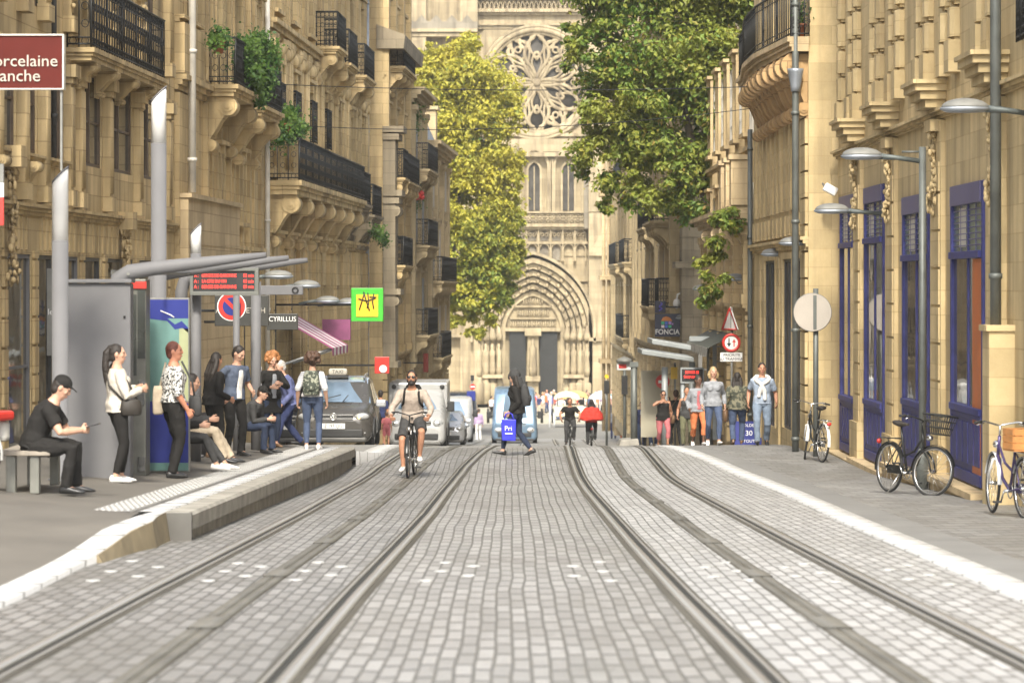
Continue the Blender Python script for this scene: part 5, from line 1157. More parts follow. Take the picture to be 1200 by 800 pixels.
# ---------------------------------------------------------------- vehicles (forward = -y)
mat('paint_taupe', (.085,.08,.073), .25, .3, .04, 2); mat('paint_silver', (.50,.51,.53), .3, .5, .04, 2); mat('paint_white', (.38,.38,.37), .3, 0, .03, 2); mat('paint_dark', (.03,.032,.035), .25, .3, .05, 2); mat('paint_blue', (.16,.24,.33), .3, .4, .05, 2)
mat('plastic', (.03,.03,.03), .6, 0, .15, 8); mat('lamp_glass', (.55,.56,.56), .12, .4, .05, 5); mat('bumper', (.07,.068,.062), .5, .1, .1, 5); mat('roof_light', (.42,.50,.60), .2, .6, .06, 2)
def car(name, label, cat, px, d, rz, L, Wd, H, paint, kind='suv', roofm=None, plate=None, lit=False, group=None, det=True, x=None):
    x = X(px,d) if x is None else x; e = thing(name, label, cat, (x,d,gz(d)+.015), rz, group); h = Wd/2
    if kind == 'suv':   S = [(-.5,.30,.60,.70,.72,.62),(-.485,.24,.68,.86,.90,.78),(-.44,.22,.76,.97,.97,.82),(-.29,.20,.86,1.05,1.0,.84),(-.255,.20,.90,1.10,1.0,.88),(-.12,.20,.95,H*.93,1.0,.82),(-.06,.20,.96,H*.985,1.0,.80),(.15,.20,.97,H,1.0,.80),(.36,.20,.97,H*.97,1.0,.78),(.45,.22,.95,H*.72,.98,.76),(.49,.25,.8,1.0,.93,.75),(.5,.32,.6,.8,.85,.7)]; ws = (-.262,1.09,.89,-.115,H*.925,.80)
    elif kind == 'van': S = [(-.5,.32,.6,.75,.80,.7),(-.49,.26,.8,1.0,.94,.8),(-.44,.24,.95,1.18,.98,.84),(-.36,.24,1.05,1.32,1.0,.86),(-.34,.24,1.08,1.36,1.0,.84),(-.24,.24,1.2,H*.93,1.0,.84),(-.19,.24,1.25,H*.99,1.0,.86),(.2,.24,1.25,H,1.0,.88),(.48,.24,1.25,H*.99,1.0,.88),(.5,.3,1.2,H*.95,.97,.85)]; ws = (-.345,1.36,.82,-.238,H*.925,.82)
    else:               S = [(-.5,.30,.7,.95,.9,.84),(-.492,.26,.85,1.15,.98,.9),(-.475,.25,.95,1.28,1.0,.9),(-.43,.25,1.1,H*.9,1.0,.86),(-.38,.25,1.2,H*.985,1.0,.86),(0,.25,1.2,H,1.0,.87),(.47,.25,1.2,H*.99,1.0,.86),(.5,.3,1.1,H*.93,.96,.83)]; ws = (-.478,1.24,.88,-.428,H*.9,.84)
    rs = []
    for (t,zb,zs,zt,ww,wt) in S:
        y = t*L; a, b = h*ww, h*wt
        half = [(a*.90,zb),(a*.985,zb+.12),(a,lerp(zb,zs,.55)),(a*.985,zs-.02),(lerp(a,b,.12),zs+.015),(b+.015,zt-.07),(b*.9,zt-.012),(b*.5,zt)]
        rs.append([V((u,y,z)) for u,z in half]+[V((-u,y,z)) for u,z in reversed(half)])
    mb = MB(); mb.rings(rs); o = mb.build('body', paint, e)
    # windscreen: a curved pane laid just outside the body
    y0,z0,w0,y1,z1,w1 = ws; mb = MB(); g = []
    for i in range(5):
        t = i/4; g.append([V((lerp(w0,w1,t)*h*u, lerp(y0,y1,t)*L-.035+.10*u*u, lerp(z0,z1,t)+.015-.03*u*u)) for u in (-1,-.75,-.4,0,.4,.75,1)])
    mb.rings(g, closed=False, caps=False); mb.build('windscreen', 'car_glass', e)
    mb = MB()
    for s in (-.5,.15): mb.tube([g[0][3]+V((s*h*1.2,-.03,.0)), g[0][3]+V((s*h*.3+.25,-.015,.16))], .012, 5)
    mb.build('wiper', 'plastic', e)
    if roofm:
        mb = MB(); gg = []
        for (t,zb,zs,zt,ww,wt) in [q for q in S if q[3] > H*.9]: gg.append([V((h*wt*u, t*L, zt+.006-.06*max(0,abs(u)-.88)/.12)) for u in (-.97,-.8,-.4,0,.4,.8,.97)])
        mb.rings(gg, closed=False, caps=False); mb.build('roof', roofm, e)
    def side_w(y, z):
        ks = sorted(S, key=lambda q: q[0]); t = y/L
        for a_, b_ in zip(ks, ks[1:]):
            if t <= b_[0]:
                k = (t-a_[0])/(b_[0]-a_[0]); q = [lerp(a_[i],b_[i],k) for i in range(6)]; break
        u0 = lerp(h*q[4],h*q[5],.12); f_ = min(1,max(0,(z-q[2]-.015)/max(.01,q[3]-.07-q[2]-.015))); return lerp(u0, h*q[5]+.015, f_)
    for s in (-1,1):
        for (ya,yb,slant) in ((lerp(y0,y1,.55)*L+.12, -.01*L, .25),(.015*L, .2*L, 0),(.225*L,.39*L,-.1)):
            if kind == 'van' and ya > 0: continue
            zl, zh = (1.03 if kind=='suv' else 1.36), (H*.9 if kind=='suv' else H*.84)
            p = [(ya,zl),(yb,zl),(yb+(slant if slant<0 else 0),zh),(ya+(slant if slant>0 else 0),zh)]
            mb = MB(); mb.add([V((s*(side_w(y,z)+.008),y,z)) for y,z in p], [(0,1,2,3)]); mb.build('side_window', 'car_glass', e)
        fy = -.47*L if kind!='bus' else -.487*L
        hz = .80 if kind=='suv' else (.92 if kind=='van' else .72)
        if det:
            mb = MB(); mb.ell((s*h*.72,fy-(.02 if kind=='suv' else .06),hz), (h*.20,.13,.085 if kind=='suv' else .13), 0, 12, 8, Matrix.Rotation(s*R(24),3,'Z')); hl = mb.build('headlight', 'lamp_glass', e)
            mb = MB(); mb.ell((s*h*(.66 if lit else .74),fy-.115-(.0 if kind=='suv' else .04),hz), (.065,.04,.055)); mb.build('bulb', 'lamp_lit' if lit else 'chrome', hl)
            mb = MB(); mb.cbox((s*(h*1.0+.13),-.21*L if kind!='bus' else -.44*L,1.06 if kind=='suv' else 1.42), .24,.12,.17 if kind=='suv' else .34); mi = mb.build('mirror', 'plastic' if kind!='suv' else 'paint_silver', e, False, .04)
            mb = MB(); mb.tube([(s*h*.93,-.2*L if kind!='bus' else -.43*L,1.03 if kind=='suv' else 1.35),(s*(h+.1),-.205*L if kind!='bus' else -.44*L,1.04 if kind=='suv' else 1.38)], .03, 6); mb.build('stalk', 'plastic', mi)
    for yy in (-.31*L,.30*L):
        for s in (-1,1):
            R_ = .345; mb = MB(); M_ = Matrix.Rotation(pi/2,3,'Y'); c = (s*(h-.11),yy,R_-.01)
            wh = None; mb.lathe(c, [(R_*.62,-.10),(R_*.62,.10),(R_*.3,.115),(.02,.115)] if s>0 else [(.02,-.115),(R_*.3,-.115),(R_*.62,-.10),(R_*.62,.10)], 18, 0, M_); wh = mb.build('wheel', 'chrome', e)
            mb = MB(); mb.lathe(c, [(R_*.6,-.11),(R_*.93,-.11),(R_,-.07),(R_,.07),(R_*.93,.11),(R_*.6,.11)], 22, 0, M_); mb.build('tyre', 'rubber', wh)
            mb = MB(); n = 12; pts = [V((s*(h*.985+.004), yy+.40*cos(pi*k/n), R_-.03+.42*sin(pi*k/n))) for k in range(n+1)]
            mb.tube(pts, .035, 5); mb.build('wheel_arch', 'plastic', e)
    fr = -.5*L
    if det:
        mb = MB(); mb.cbox((0,fr-.01,.42 if kind=='suv' else .5), Wd*.74,.10,.19); mb.build('air_intake', 'plastic', e, False, .03)
        mb = MB(); mb.cbox((0,fr+.02,.27), Wd*.84,.16,.12); mb.build('bumper', 'bumper' if kind!='bus' else 'plastic', e, False, .04)
        gz_ = .80 if kind=='suv' else (.93 if kind=='van' else .98)
        mb = MB(); mb.cbox((0,-.49*L-.012,gz_), Wd*.50,.07,.15); gr = mb.build('grille', 'plastic', e, False, .02)
        mb = MB()
        for z in (-.045,.04): mb.cbox((0,-.49*L-.052,gz_+z), Wd*.5,.02,.028)
        mb.build('grille_bar', 'chrome', gr)
        mb = MB(); mb.cbox((.0,fr-.075,.585 if kind=='suv' else .64), .54,.02,.125); pt = mb.build('licence_plate', 'white', e, False, .004)
        if plate: text(plate, .125, 'black', pt, (.0,fr-.09,.585), (pi/2,0,0), 'CENTER', .002, sx=.78)
        if kind != 'bus':
            c = (0,-.49*L-.065,gz_); mb = MB(); mb.torus(c, .075, .011, 'y', 22, 6)
            if kind == 'suv':
                for pts in (((-.04,0,.055),(0,0,.0),(.04,0,.055)),((-.062,0,.02),(-.03,0,-.058),(0,0,-.005),(.03,0,-.058),(.062,0,.02))): mb.tube([V(c)+V(p) for p in pts], .009, 5)
            mb.build('emblem', 'chrome', e)
        for s in (-1,1): mb = MB(); mb.ell((s*h*.76,fr+.07,.43), (.075,.05,.05), 0, 10, 6); mb.build('fog_light', 'lamp_glass', e)
    return e
e = car('taxi', 'dark taupe taxi with a light on its roof, behind the woman with the backpack', 'taxi', 397, 73, 0, 4.4, 1.82, 1.66, 'paint_taupe', 'suv', 'roof_light', 'Z 197 QU', True)
mb = MB(); mb.cbox((0,-.35,1.78), .44,.20,.16); s = mb.build('roof_sign', 'blind', e, False, .05); mb = MB(); mb.cbox((0,-.35,1.685),.5,.22,.05); mb.build('base', 'plastic', s)
text('TAXI', .12, 'black', s, (0,-.455,1.785), (pi/2,0,0), 'CENTER', .002)
for s_ in (-1,1): mb = MB(); mb.tube([(s_*.62,-.5,1.64),(s_*.63,-.3,1.70),(s_*.63,1.2,1.71),(s_*.62,1.4,1.65)], .02, 6); mb.build('roof_rail', 'chrome', e)
car('parked_car', 'dark car with one glowing headlight, mostly hidden behind the man in the blue jacket', 'car', 334, 76, 0, 4.2, 1.75, 1.5, 'paint_dark', 'suv', None, None, True)
e = car('delivery_van', 'large white box van directly behind the bearded cyclist', 'van', 491, 103, 0, 5.6, 1.92, 1.98, 'paint_white', 'van')
mb = MB(); mb.box(-.98,.98,-1.0,2.9,.75,2.2); mb.build('cargo_box', 'paint_white', e, False, .06)
for s_ in (-1,1): mb = MB(); mb.ell((s_*.8,-1.02,2.06), (.08,.04,.08)); mb.build('marker_light', 'plastic', e)
car('parked_car', 'small silver car parked in front of the white van past the bearded cyclist', 'car', 522.5, 133, 0, 4.1, 1.72, 1.46, 'paint_silver', 'suv')
car('delivery_van', 'second, plainer white van standing just behind the small silver car', 'van', 530, 148, 0, 5.2, 2.0, 2.15, 'paint_white', 'van')
car('parked_van', 'dark van at the back of the row of parked vehicles by the cathedral', 'van', 540, 181, 0, 5.0, 1.95, 2.3, 'paint_dark', 'van', None, None, False, None, False)
car('minibus', 'blue-grey minibus with a tall windscreen coming up the middle of the street', 'minibus', 603, 146, 0, 5.6, 2.12, 2.62, 'paint_blue', 'bus', None, None, False)
# cream tourist carriage
mat('cream', (.66,.60,.42), .6, 0, .08, 2); mat('ochre', (.50,.36,.14), .7, 0, .12, 3)
D = 192; e = thing('tourist_carriage', 'cream open carriage with an ochre hood standing before the cathedral', 'carriage', (X(668,D),D,gz(D)+.02))
mb = MB(); mb.rings([[V((-.95,y,.7)),V((-1.05,y,1.2)),V((-.85,y,1.3)),V((.85,y,1.3)),V((1.05,y,1.2)),V((.95,y,.7))] for y in (-1.2,1.4)], smooth=False); mb.build('body', 'cream', e, False, .05)
for nm, m, y0, x0 in (('folded_top','cream',-.9,-.2),('hood','ochre',.5,.35)):
    mb = MB(); mb.rings([[V((x0+.8*cos(pi*k/10)*q,y0+yy,1.75+.48*sin(pi*k/10)*q)) for k in range(11)]+[V((x0+.6*cos(pi-pi*k/10)*q,y0+yy,1.7+.2*sin(pi*k/10)*q)) for k in range(11)] for yy,q in ((0,1),(.6,1.05))]); mb.build(nm, m, e)
for xx in (-.8,.85): 
    for yy in (-.9,1.0): mb = MB(); mb.tube([(xx,yy,1.25),(xx,yy,1.9)], .03, 5); mb.build('hood_post', 'iron', e)
for xx in (-1.0,1.0):
    for yy in (-.9,1.0): mb = MB(); mb.torus((xx,yy,.45), .42, .04, 'x', 20, 6); [mb.tube([(xx,yy,.45),(xx,yy+.42*cos(k*pi/5),.45+.42*sin(k*pi/5))], .018, 4) for k in range(10)]; mb.build('wheel', 'white_paint', e)
mb = MB(); mb.tube([(-1.3,-1.6,0),(-1.25,-1.5,2.0)], .06, 6); mb.build('shaft', 'white_paint', e)

# ---------------------------------------------------------------- bicycles (forward = -y)
mat('bike_black', (.022,.023,.022), .35, .3, .15, 9); mat('bike_white', (.60,.60,.58), .35, 0, .06, 9); mat('bike_violet', (.07,.05,.14), .35, .2, .1, 9); mat('leather', (.03,.025,.02), .6, 0, .2, 12); mat('wicker', (.035,.035,.03), .7, 0, .3, 20)
def bike(label, x, d, z, rz, frame='bike_black', steer=0, basket=False, rack=True, guard='bike_black', rear_light=True, lean=0, step=True, group=None):
    e = thing('bicycle', label, 'bicycle', (x,d,z), rz, group); e.rotation_euler = (0,R(lean),rz)
    BASE[e.name] = Matrix.Translation(V((x,d,z))) @ Euler((0,R(lean),rz)).to_matrix().to_4x4()
    r = .345; rh, fh = V((0,.52,r)), V((0,-.56,r)); hd0, hd1 = V((0,-.36,.66)), V((0,-.30,.90)); Ms = Matrix.Rotation(steer,3,(hd1-hd0).normalized())
    def sp(p): return hd0 + Ms @ (V(p)-hd0)
    def wheel(c, tr):
        mb = MB(); mb.torus(c, r-.035, .013, 'x', 32, 6)
        for k in range(18):
            a = k*pi/9; mb.tube([V(c)+V((.025*(1 if k%2 else -1),.02*cos(a+1.3),.02*sin(a+1.3))), V(c)+V((0,(r-.045)*cos(a),(r-.045)*sin(a)))], .0028, 3)
        mb.tube([V(c)+V((-.05,0,0)),V(c)+V((.05,0,0))], .022, 8); mb.v = [tr(p) for p in mb.v]; w = mb.build('wheel', 'chrome', e)
        mb = MB(); mb.torus(c, r-.012, .019, 'x', 32, 8); mb.v = [tr(p) for p in mb.v]; mb.build('tyre', 'rubber', w)
        mb = MB(); g = []
        for k in range(15):
            a = lerp(-.15,pi*.86,k/14) if c[1] > 0 else lerp(.25,pi*1.0,k/14)
            a = pi-a if c[1] < 0 else a
            q = r+.025; g.append([V(c)+V((u,q*cos(a)-abs(u)*.25*cos(a),q*sin(a)-abs(u)*.25*sin(a))) for u in (-.028,-.015,0,.015,.028)])
        mb.rings(g, closed=False, caps=False); mb.v = [tr(p) for p in mb.v]; mb.build('mudguard', guard, e)
    idn = lambda p: p
    wheel(rh, idn); wheel(fh, sp)
    bb, st = V((0,.05,.29)), V((0,.22,.78)); sd = V((0,.26,.94)); mb = MB()
    mb.tube([bb,st,sd], [.018,.017,.013], 8); mb.tube([hd0,hd1], .021, 8); mb.tube([bb,V((0,-.2,.42)) if step else bb.lerp(hd0,.5),hd0+V((0,.01,.02))], .02, 8)
    mb.tube([V((0,.13,.52)) if step else st+V((0,0,-.04)),V((0,-.12,.6)) if step else st.lerp(hd1,.5),hd0.lerp(hd1,.6)], .016, 8)
    for s in (-1,1): mb.tube([bb+V((s*.03,.02,0)),rh+V((s*.06,0,0))], .010, 6); mb.tube([st+V((s*.015,0,-.06)),rh+V((s*.06,0,0))], .009, 6)
    mb.build('frame', frame, e)
    mb = MB()
    for s in (-1,1): mb.tube([sp(hd0+V((s*.05,-.01,-.03))), sp(fh+V((s*.055,.05,.15))), sp(fh+V((s*.055,0,0)))], [.016,.014,.010], 6)
    mb.tube([sp(hd0+V((-.05,-.01,-.03))), sp(hd0+V((.05,-.01,-.03)))], .016, 6); mb.build('fork', frame if guard=='bike_black' else guard, e)
    mb = MB(); top = hd1+V((0,.02,.12)); mb.tube([sp(hd1), sp(top)], .013, 6)
    mb.tube([sp(top+V(p)) for p in ((-.31,.14,.03),(-.2,.06,.05),(-.08,-.02,.02),(0,-.03,0),(.08,-.02,.02),(.2,.06,.05),(.31,.14,.03))], .011, 7); hb = mb.build('handlebar', 'chrome' if guard!='bike_black' else 'bike_black', e)
    for s in (-1,1): mb = MB(); mb.tube([sp(top+V((s*.24,.09,.045))), sp(top+V((s*.33,.15,.03)))], .017, 8); mb.build('grip', 'rubber', hb)
    mb = MB()
    for s in (-1,1): mb.tube([sp(top+V((s*.2,.05,.03))), sp(top+V((s*.29,.07,.0)))], .007, 4)
    mb.build('brake_lever', 'chrome', hb)
    mb = MB(); rs = []
    for y, w_, h_ in ((.40,.02,.03),(.37,.085,.05),(.28,.08,.045),(.16,.03,.03),(.08,.02,.025)): rs.append([V((w_*cos(2*pi*k/10),y,.965+h_*(.6 if sin(2*pi*k/10)>0 else 1)*sin(2*pi*k/10)+ (.02 if y>.35 else 0))) for k in range(10)])
    mb.rings(rs); mb.build('saddle', 'leather', e)
    mb = MB(); mb.torus(bb, .085, .008, 'x', 20, 5); mb.tube([bb+V((-.07,0,0)),bb+V((.07,0,0))], .02, 8); mb.tube([bb+V((.075,0,0)),bb+V((.075,-.1,-.13))], .011, 6); mb.tube([bb+V((-.075,0,0)),bb+V((-.075,.1,.13))], .011, 6); ck = mb.build('crank', 'chrome', e)
    for s in (-1,1): mb = MB(); mb.cbox(bb+V((s*.12,-s*.1,-s*.13)), .09,.07,.022); mb.build('pedal', 'plastic', ck)
    mb = MB(); mb.box(-.055,-.04,.05,.5,.27,.39) ; mb.build('chain_guard', frame, e, False, .01)
    if rack:
        mb = MB()
        for u in (-.06,0,.06): mb.tube([(u,.3,.76),(u,.78,.75)], .008, 5)
        for y in (.32,.5,.76): mb.tube([(-.06,y,.755),(.06,y,.755)], .007, 4)
        for s in (-1,1): mb.tube([(s*.06,.7,.75),rh+V((s*.07,0,0))], .007, 5)
        mb.build('rack', 'bike_black' if guard=='bike_black' else 'chrome', e)
    if rear_light: mb = MB(); mb.ell((0,.83 if rack else .9,.70), (.045,.025,.035), 0, 8, 6); mb.build('rear_light', 'red', e)
    mb = MB(); mb.ell(sp((0,-.44,.80)), (.045,.06,.045), 0, 10, 6); mb.build('headlight', 'chrome', e)
    mb = MB(); mb.tube([bb+V((-.06,.1,-.02)),bb+V((-.2,.16,-.28))], .01, 5); mb.build('kickstand', 'chrome', e)
    if basket:
        mb = MB(); c = V((0,-.58,.86)); 
        for z, w_, dd in ((0,.13,.10),(.09,.15,.12),(.18,.17,.14),(.26,.19,.155)):
            mb.tube([sp(c+V(p)) for p in ((-w_,-dd,z),(w_,-dd,z),(w_,dd,z),(-w_,dd,z),(-w_,-dd,z))], .008 if z<.2 else .013, 5)
        for k in range(28):
            t = k/28*4; i = int(t); f_ = t-i; cs_ = ((-1,-1),(1,-1),(1,1),(-1,1),(-1,-1)); ux = lerp(cs_[i][0],cs_[i+1][0],f_); uy = lerp(cs_[i][1],cs_[i+1][1],f_)
            mb.tube([sp(c+V((ux*.13,uy*.10,0))), sp(c+V((ux*.19,uy*.155,.26)))], .006, 3)
        for k in range(5): mb.tube([sp(c+V((-.13,-.1+.05*k,0))), sp(c+V((.13,-.1+.05*k,0)))], .006, 3)
        mb.build('basket', 'wicker', e)
    return e
def gr(x, d): return gz(d)+.016+max(0,(x-xK(d)-.62))*.012
x = X(1064,42.6); bike('black bicycle with a wire front basket leaning before the blue shopfronts', x, 42.6, gr(x,42.6), R(24), 'bike_black', R(22), True, lean=3)
x = X(953,56); bike('bicycle with pale mudguards and a red rear light parked by the dark doorways', x, 56, gr(x,56), R(192), 'bike_black', R(-18), False, True, 'bike_white', lean=-3)
x = X(1182,35.2); e = bike('violet-grey bicycle carrying a wooden crate at the right edge', x, 35.2, gr(x,35.2), R(191), 'bike_violet', R(-8), False, True, 'bike_white', False)
c = BASE[e.name] @ V((0,.52,.775)); e = thing('crate', 'orange-brown wooden crate strapped on a bicycle rack at the right edge', 'crate', c, R(191)); mb = MB()
mb.box(-.2,.2,-.16,.2,0,.015)
for z in (.02,.10,.18):
    for y in (-.16,.19): mb.box(-.2,.2,y-.008,y+.008,z,z+.07)
    for xx in (-.2,.2): mb.box(xx-.008,xx+.008,-.15,.18,z,z+.07)
for xx in (-.18,.18):
    for y in (-.145,.175): mb.box(xx-.015,xx+.015,y-.006,y+.006,.0,.25)
mb.build('slats', 'wood_crate', e)
x = X(-30,32.2)-.49; e = bike('bicycle cut by the left edge with a pale pannier and red cover', x, 32.2, zfl(x,32.2)+.01, R(250), 'red', 0, False, True, 'bike_white', False)
mb = MB(); mb.box(-.2,-.07,.42,.88,.48,.695); p = mb.build('pannier', mat('canvas',(.36,.35,.32),.85,0,.12,7), e, False, .04); mb = MB(); mb.box(-.21,.16,.42,.92,.70,.80); mb.build('cover', 'red', p, False, .03)
# ---------------------------------------------------------------- people (forward = -y, their left = +x)
PEND = []
def ik(a, t, l1, l2, hint):
    d = t-a; L = min(d.length, l1+l2-.004); u = d.normalized(); h = V(hint); h = (h-u*h.dot(u)).normalized()
    x = (l1*l1-l2*l2+L*L)/(2*L); y = math.sqrt(max(0,l1*l1-x*x)); return a+u*x+h*y, a+u*L
def skin_mat(n, c): return mat('skin_'+n, c, .55, 0, .08, 14)
skin_mat('light', (.50,.29,.20)); skin_mat('tan', (.40,.20,.12)); skin_mat('dark', (.13,.065,.04)); skin_mat('red', (.52,.23,.14))
for n, c in (('black',(.018,.017,.016)),('charcoal',(.05,.05,.05)),('white',(.62,.61,.58)),('cream',(.50,.46,.40)),('grey',(.26,.27,.29)),('denim',(.065,.088,.15)),('denim_dark',(.028,.038,.068)),('denim_light',(.17,.215,.28)),('jacketblue',(.105,.12,.24)),('beige',(.42,.35,.26)),('taupe',(.36,.30,.25)),('orange',(.52,.17,.07)),('pink',(.42,.13,.14)),('redc',(.55,.05,.035)),('green',(.06,.08,.05)),('brown',(.13,.08,.045)),('navyc',(.03,.04,.10)),('skyblue',(.27,.32,.40)),('olive',(.12,.12,.07)),('teal',(.14,.28,.28)),('lilac',(.40,.30,.45)),('hoodie',(.085,.105,.15))):
    mat('cloth_'+n, c, .88, 0, .16, 16, .25, .2)
pattern('cloth_spots', (.60,.59,.56), (.03,.03,.03), 38, .52); pattern('cloth_camo', (.16,.15,.10), (.045,.05,.035), 13, .5); pattern('cloth_dots', (.30,.30,.34), (.62,.6,.58), 40, .55); pattern('cloth_leaf', (.05,.06,.045), (.30,.31,.24), 17, .55); pattern('cloth_stripe', (.45,.45,.46), (.62,.62,.62), 26, .5, 'stripe')
for n, c in (('dark',(.020,.015,.012)),('brown',(.07,.035,.02)),('ginger',(.33,.14,.045)),('auburn',(.13,.04,.025)),('blonde',(.38,.27,.13)),('grey',(.42,.40,.37))): mat('hair_'+n, c, .6, 0, .35, 40, .4)
mat('shoe_white', (.66,.65,.63), .5, 0, .08, 12); mat('shoe_black', (.02,.02,.02), .4, 0, .15, 12); mat('shoe_brown', (.14,.08,.04), .5, 0, .2, 12)
FOLD = bpy.data.textures.new('folds', 'CLOUDS'); FOLD.noise_scale = .11; FOLD.noise_depth = 2
CURL = bpy.data.textures.new('curls', 'CLOUDS'); CURL.noise_scale = .035; CURL.noise_depth = 2
def remesh(o, vox, fold=0, curl=0, it=3):
    m = o.modifiers.new('r', 'REMESH'); m.mode = 'VOXEL'; m.voxel_size = vox; m.use_smooth_shade = True
    s = o.modifiers.new('s', 'SMOOTH'); s.iterations = it; s.factor = .5
    if fold or curl:
        d = o.modifiers.new('d', 'DISPLACE'); d.texture = CURL if curl else FOLD; d.strength = fold or curl; d.mid_level = .5
    PEND.append(o)
def person(label, px, d, H, yaw, z=None, dz=0, x=None, group=None, skin='light', hair=('short','dark'), top=('tee','grey'), bot=('trousers','denim'), shoe='black', hands=None, feet=None, pel=None, lean=0.0, bend=0.0, head=(0,0), vox=.010, fat=1.0, cap=None, beard=False, glasses=False, fem=False, toe=(.12,.12), khint=None, curl=.55, seat=False, bag=None, twist=0, rz_extra=None):
    x = X(px,d) if x is None else x
    z = ((zfl(x,d) if x < -2.4 else gr(x,d) if x > xK(d)+.3 else gz(d)+.006) if z is None else z)+dz
    e = thing('person', label, 'person', (x,d,z), yaw, group); s = H/1.75; B = MB()
    pel = V(pel) if pel else V((0,0,.928)); U = V((0,-sin(lean),cos(lean))); U2 = V((0,-sin(lean+bend),cos(lean+bend)))
    RM = Matrix.Rotation(twist,3,'Z')
    def spine(t):
        return pel+U*t if t < .22 else pel+U*.22+U2*(t-.22)
    def up(t): return U if t < .12 else (U*.5+U2*.5).normalized() if t < .3 else U2
    def ring(t, rx, ry, n=16, grow=0, sq=.85):
        u = up(t); rt = RM @ V((1,0,0)) if t > .2 else V((1,0,0)); fw = rt.cross(u)*1; c = spine(t); out = []
        for k in range(n):
            a = 2*pi*k/n; ca, sa = cos(a), sin(a); out.append(c+rt*((rx*fat+grow)*(abs(ca)**sq)*(1 if ca>0 else -1))+fw*((ry*fat+grow)*(abs(sa)**sq)*(1 if sa>0 else -1)))
        return out
    shw = .145 if fem else .167; hip = .168 if fem else .158
    TOR = [(-.09,.105,.085),(-.03,hip-.005,.115),(.04,hip,.12),(.13,.138 if fem else .148,.10),(.24,.142 if fem else .158,.110),(.33,.146 if fem else .168,.116),(.395,.148 if fem else .168,.098),(.44,.108 if fem else .12,.082),(.475,.068,.066),(.51,.055,.058)]
    B.rings([ring(*t) for t in TOR])
    if fem:
        for sg in (-1,1): B.ell(spine(.32)+RM@V((sg*.07,0,0))+ (RM@V((1,0,0))).cross(U2)*.085, (.062,.06,.065))
    nk = spine(.49); hu = (U2*.55+V((0,-sin(head[0])*.6-.08,1))*.5).normalized()
    hc = nk+hu*.165; Mh = (Matrix.Rotation(head[1],3,'Z') @ Matrix.Rotation(head[0],3,'X'))
    B.tube([nk-hu*.02, nk+hu*.05, hc-hu*.05], [.062,.055,.056], 12)
    def hp(p): return hc + Mh @ V(p)
    B.ell(hc, (.074,.094,.112), 0, 16, 12, Mh); B.ell(hp((0,-.025,-.055)), (.056,.068,.066), 0, 12, 8, Mh); B.ell(hp((0,-.060,-.098)), (.026,.026,.022), 0, 8, 6, Mh)
    B.tube([hp((0,-.090,.025)), hp((0,-.102,-.012)), hp((0,-.107,-.026))], [.010,.012,.014], 8); B.ell(hp((0,-.092,-.028)), (.019,.014,.011), 0, 8, 6, Mh)
    B.ell(hp((0,-.079,.032)), (.052,.016,.012), 0, 10, 6, Mh); B.ell(hp((0,-.085,-.062)), (.026,.014,.015), 0, 8, 6, Mh)
    for sg in (-1,1): B.ell(hp((sg*.076,.008,-.006)), (.014,.024,.034), 0, 8, 6, Mh); B.ell(hp((sg*.042,-.062,-.02)), (.024,.024,.022), 0, 8, 6, Mh)
    # arms and legs by two-bone reach
    rt = RM @ V((1,0,0)); SH = [spine(.408)+rt*(sg*(shw-.005)*fat) for sg in (1,-1)]
    hands = hands or ((.25,-.05,.80),(-.25,-.05,.80)); arms = []
    for i, sg in enumerate((1,-1)):
        hd = V(hands[i][:3]); hint = V(hands[i][3]) if len(hands[i]) > 3 else V((sg*.35,1,-.35))
        el, wr = ik(SH[i], hd, .295, .26, hint); arms.append((SH[i],el,wr))
        B.tube([SH[i]-rt*sg*.05, SH[i]+rt*sg*.008, SH[i].lerp(el,.3), SH[i].lerp(el,.7), el, el.lerp(wr,.25), el.lerp(wr,.7), wr], [.054*fat,.056*fat,.051*fat,.045*fat,.040,.042,.033,.027], 12)
        fd = (wr-el).normalized(); pn = fd.cross(V((0,-1,0)) if abs(fd.y) < .8 else V((0,0,1))).normalized()*1; sd = fd.cross(pn).normalized()
        thm = V((0,-1,.15)); 
        if sd.dot(thm) < 0: sd = -sd
        inn = rt*(-sg); 
        if abs(inn.dot(fd)) > .8: inn = V((0,0,-1))
        pn = (inn-fd*inn.dot(fd)).normalized(); sd = pn.cross(fd).normalized(); sd = sd if sd.dot(V((0,-1,.3))) > 0 else -sd
        rs = []
        for t, w_, h_ in ((-.01,.027,.024),(.03,.036,.018),(.07,.042,.016),(.095,.040,.013)):
            c = wr+fd*t; rs.append([c+sd*(w_*cos(2*pi*k/10))+pn*(h_*sin(2*pi*k/10)) for k in range(10)])
        B.rings(rs)
        for fi, (off, ln) in enumerate(((.030,.070),(.010,.080),(-.011,.075),(-.030,.058))):
            p = wr+fd*.088+sd*off; dv = fd; ch = [p]
            for q in (.45,.32,.25):
                dv = (dv*cos(curl)+pn*sin(curl)).normalized(); p = p+dv*ln*q; ch.append(p)
                pn2 = pn
            B.tube(ch, [.0105,.010,.009,.0075], 6)
        p = wr+fd*.025+sd*.030; B.tube([p, p+sd*.026+fd*.026+pn*.010, p+sd*.034+fd*.058+pn*.020, p+sd*.030+fd*.078+pn*.026], [.015,.012,.0105,.008], 6)
    feet = feet or ((.10,.0,.085),(-.10,.0,.085)); legs = []; soles = []
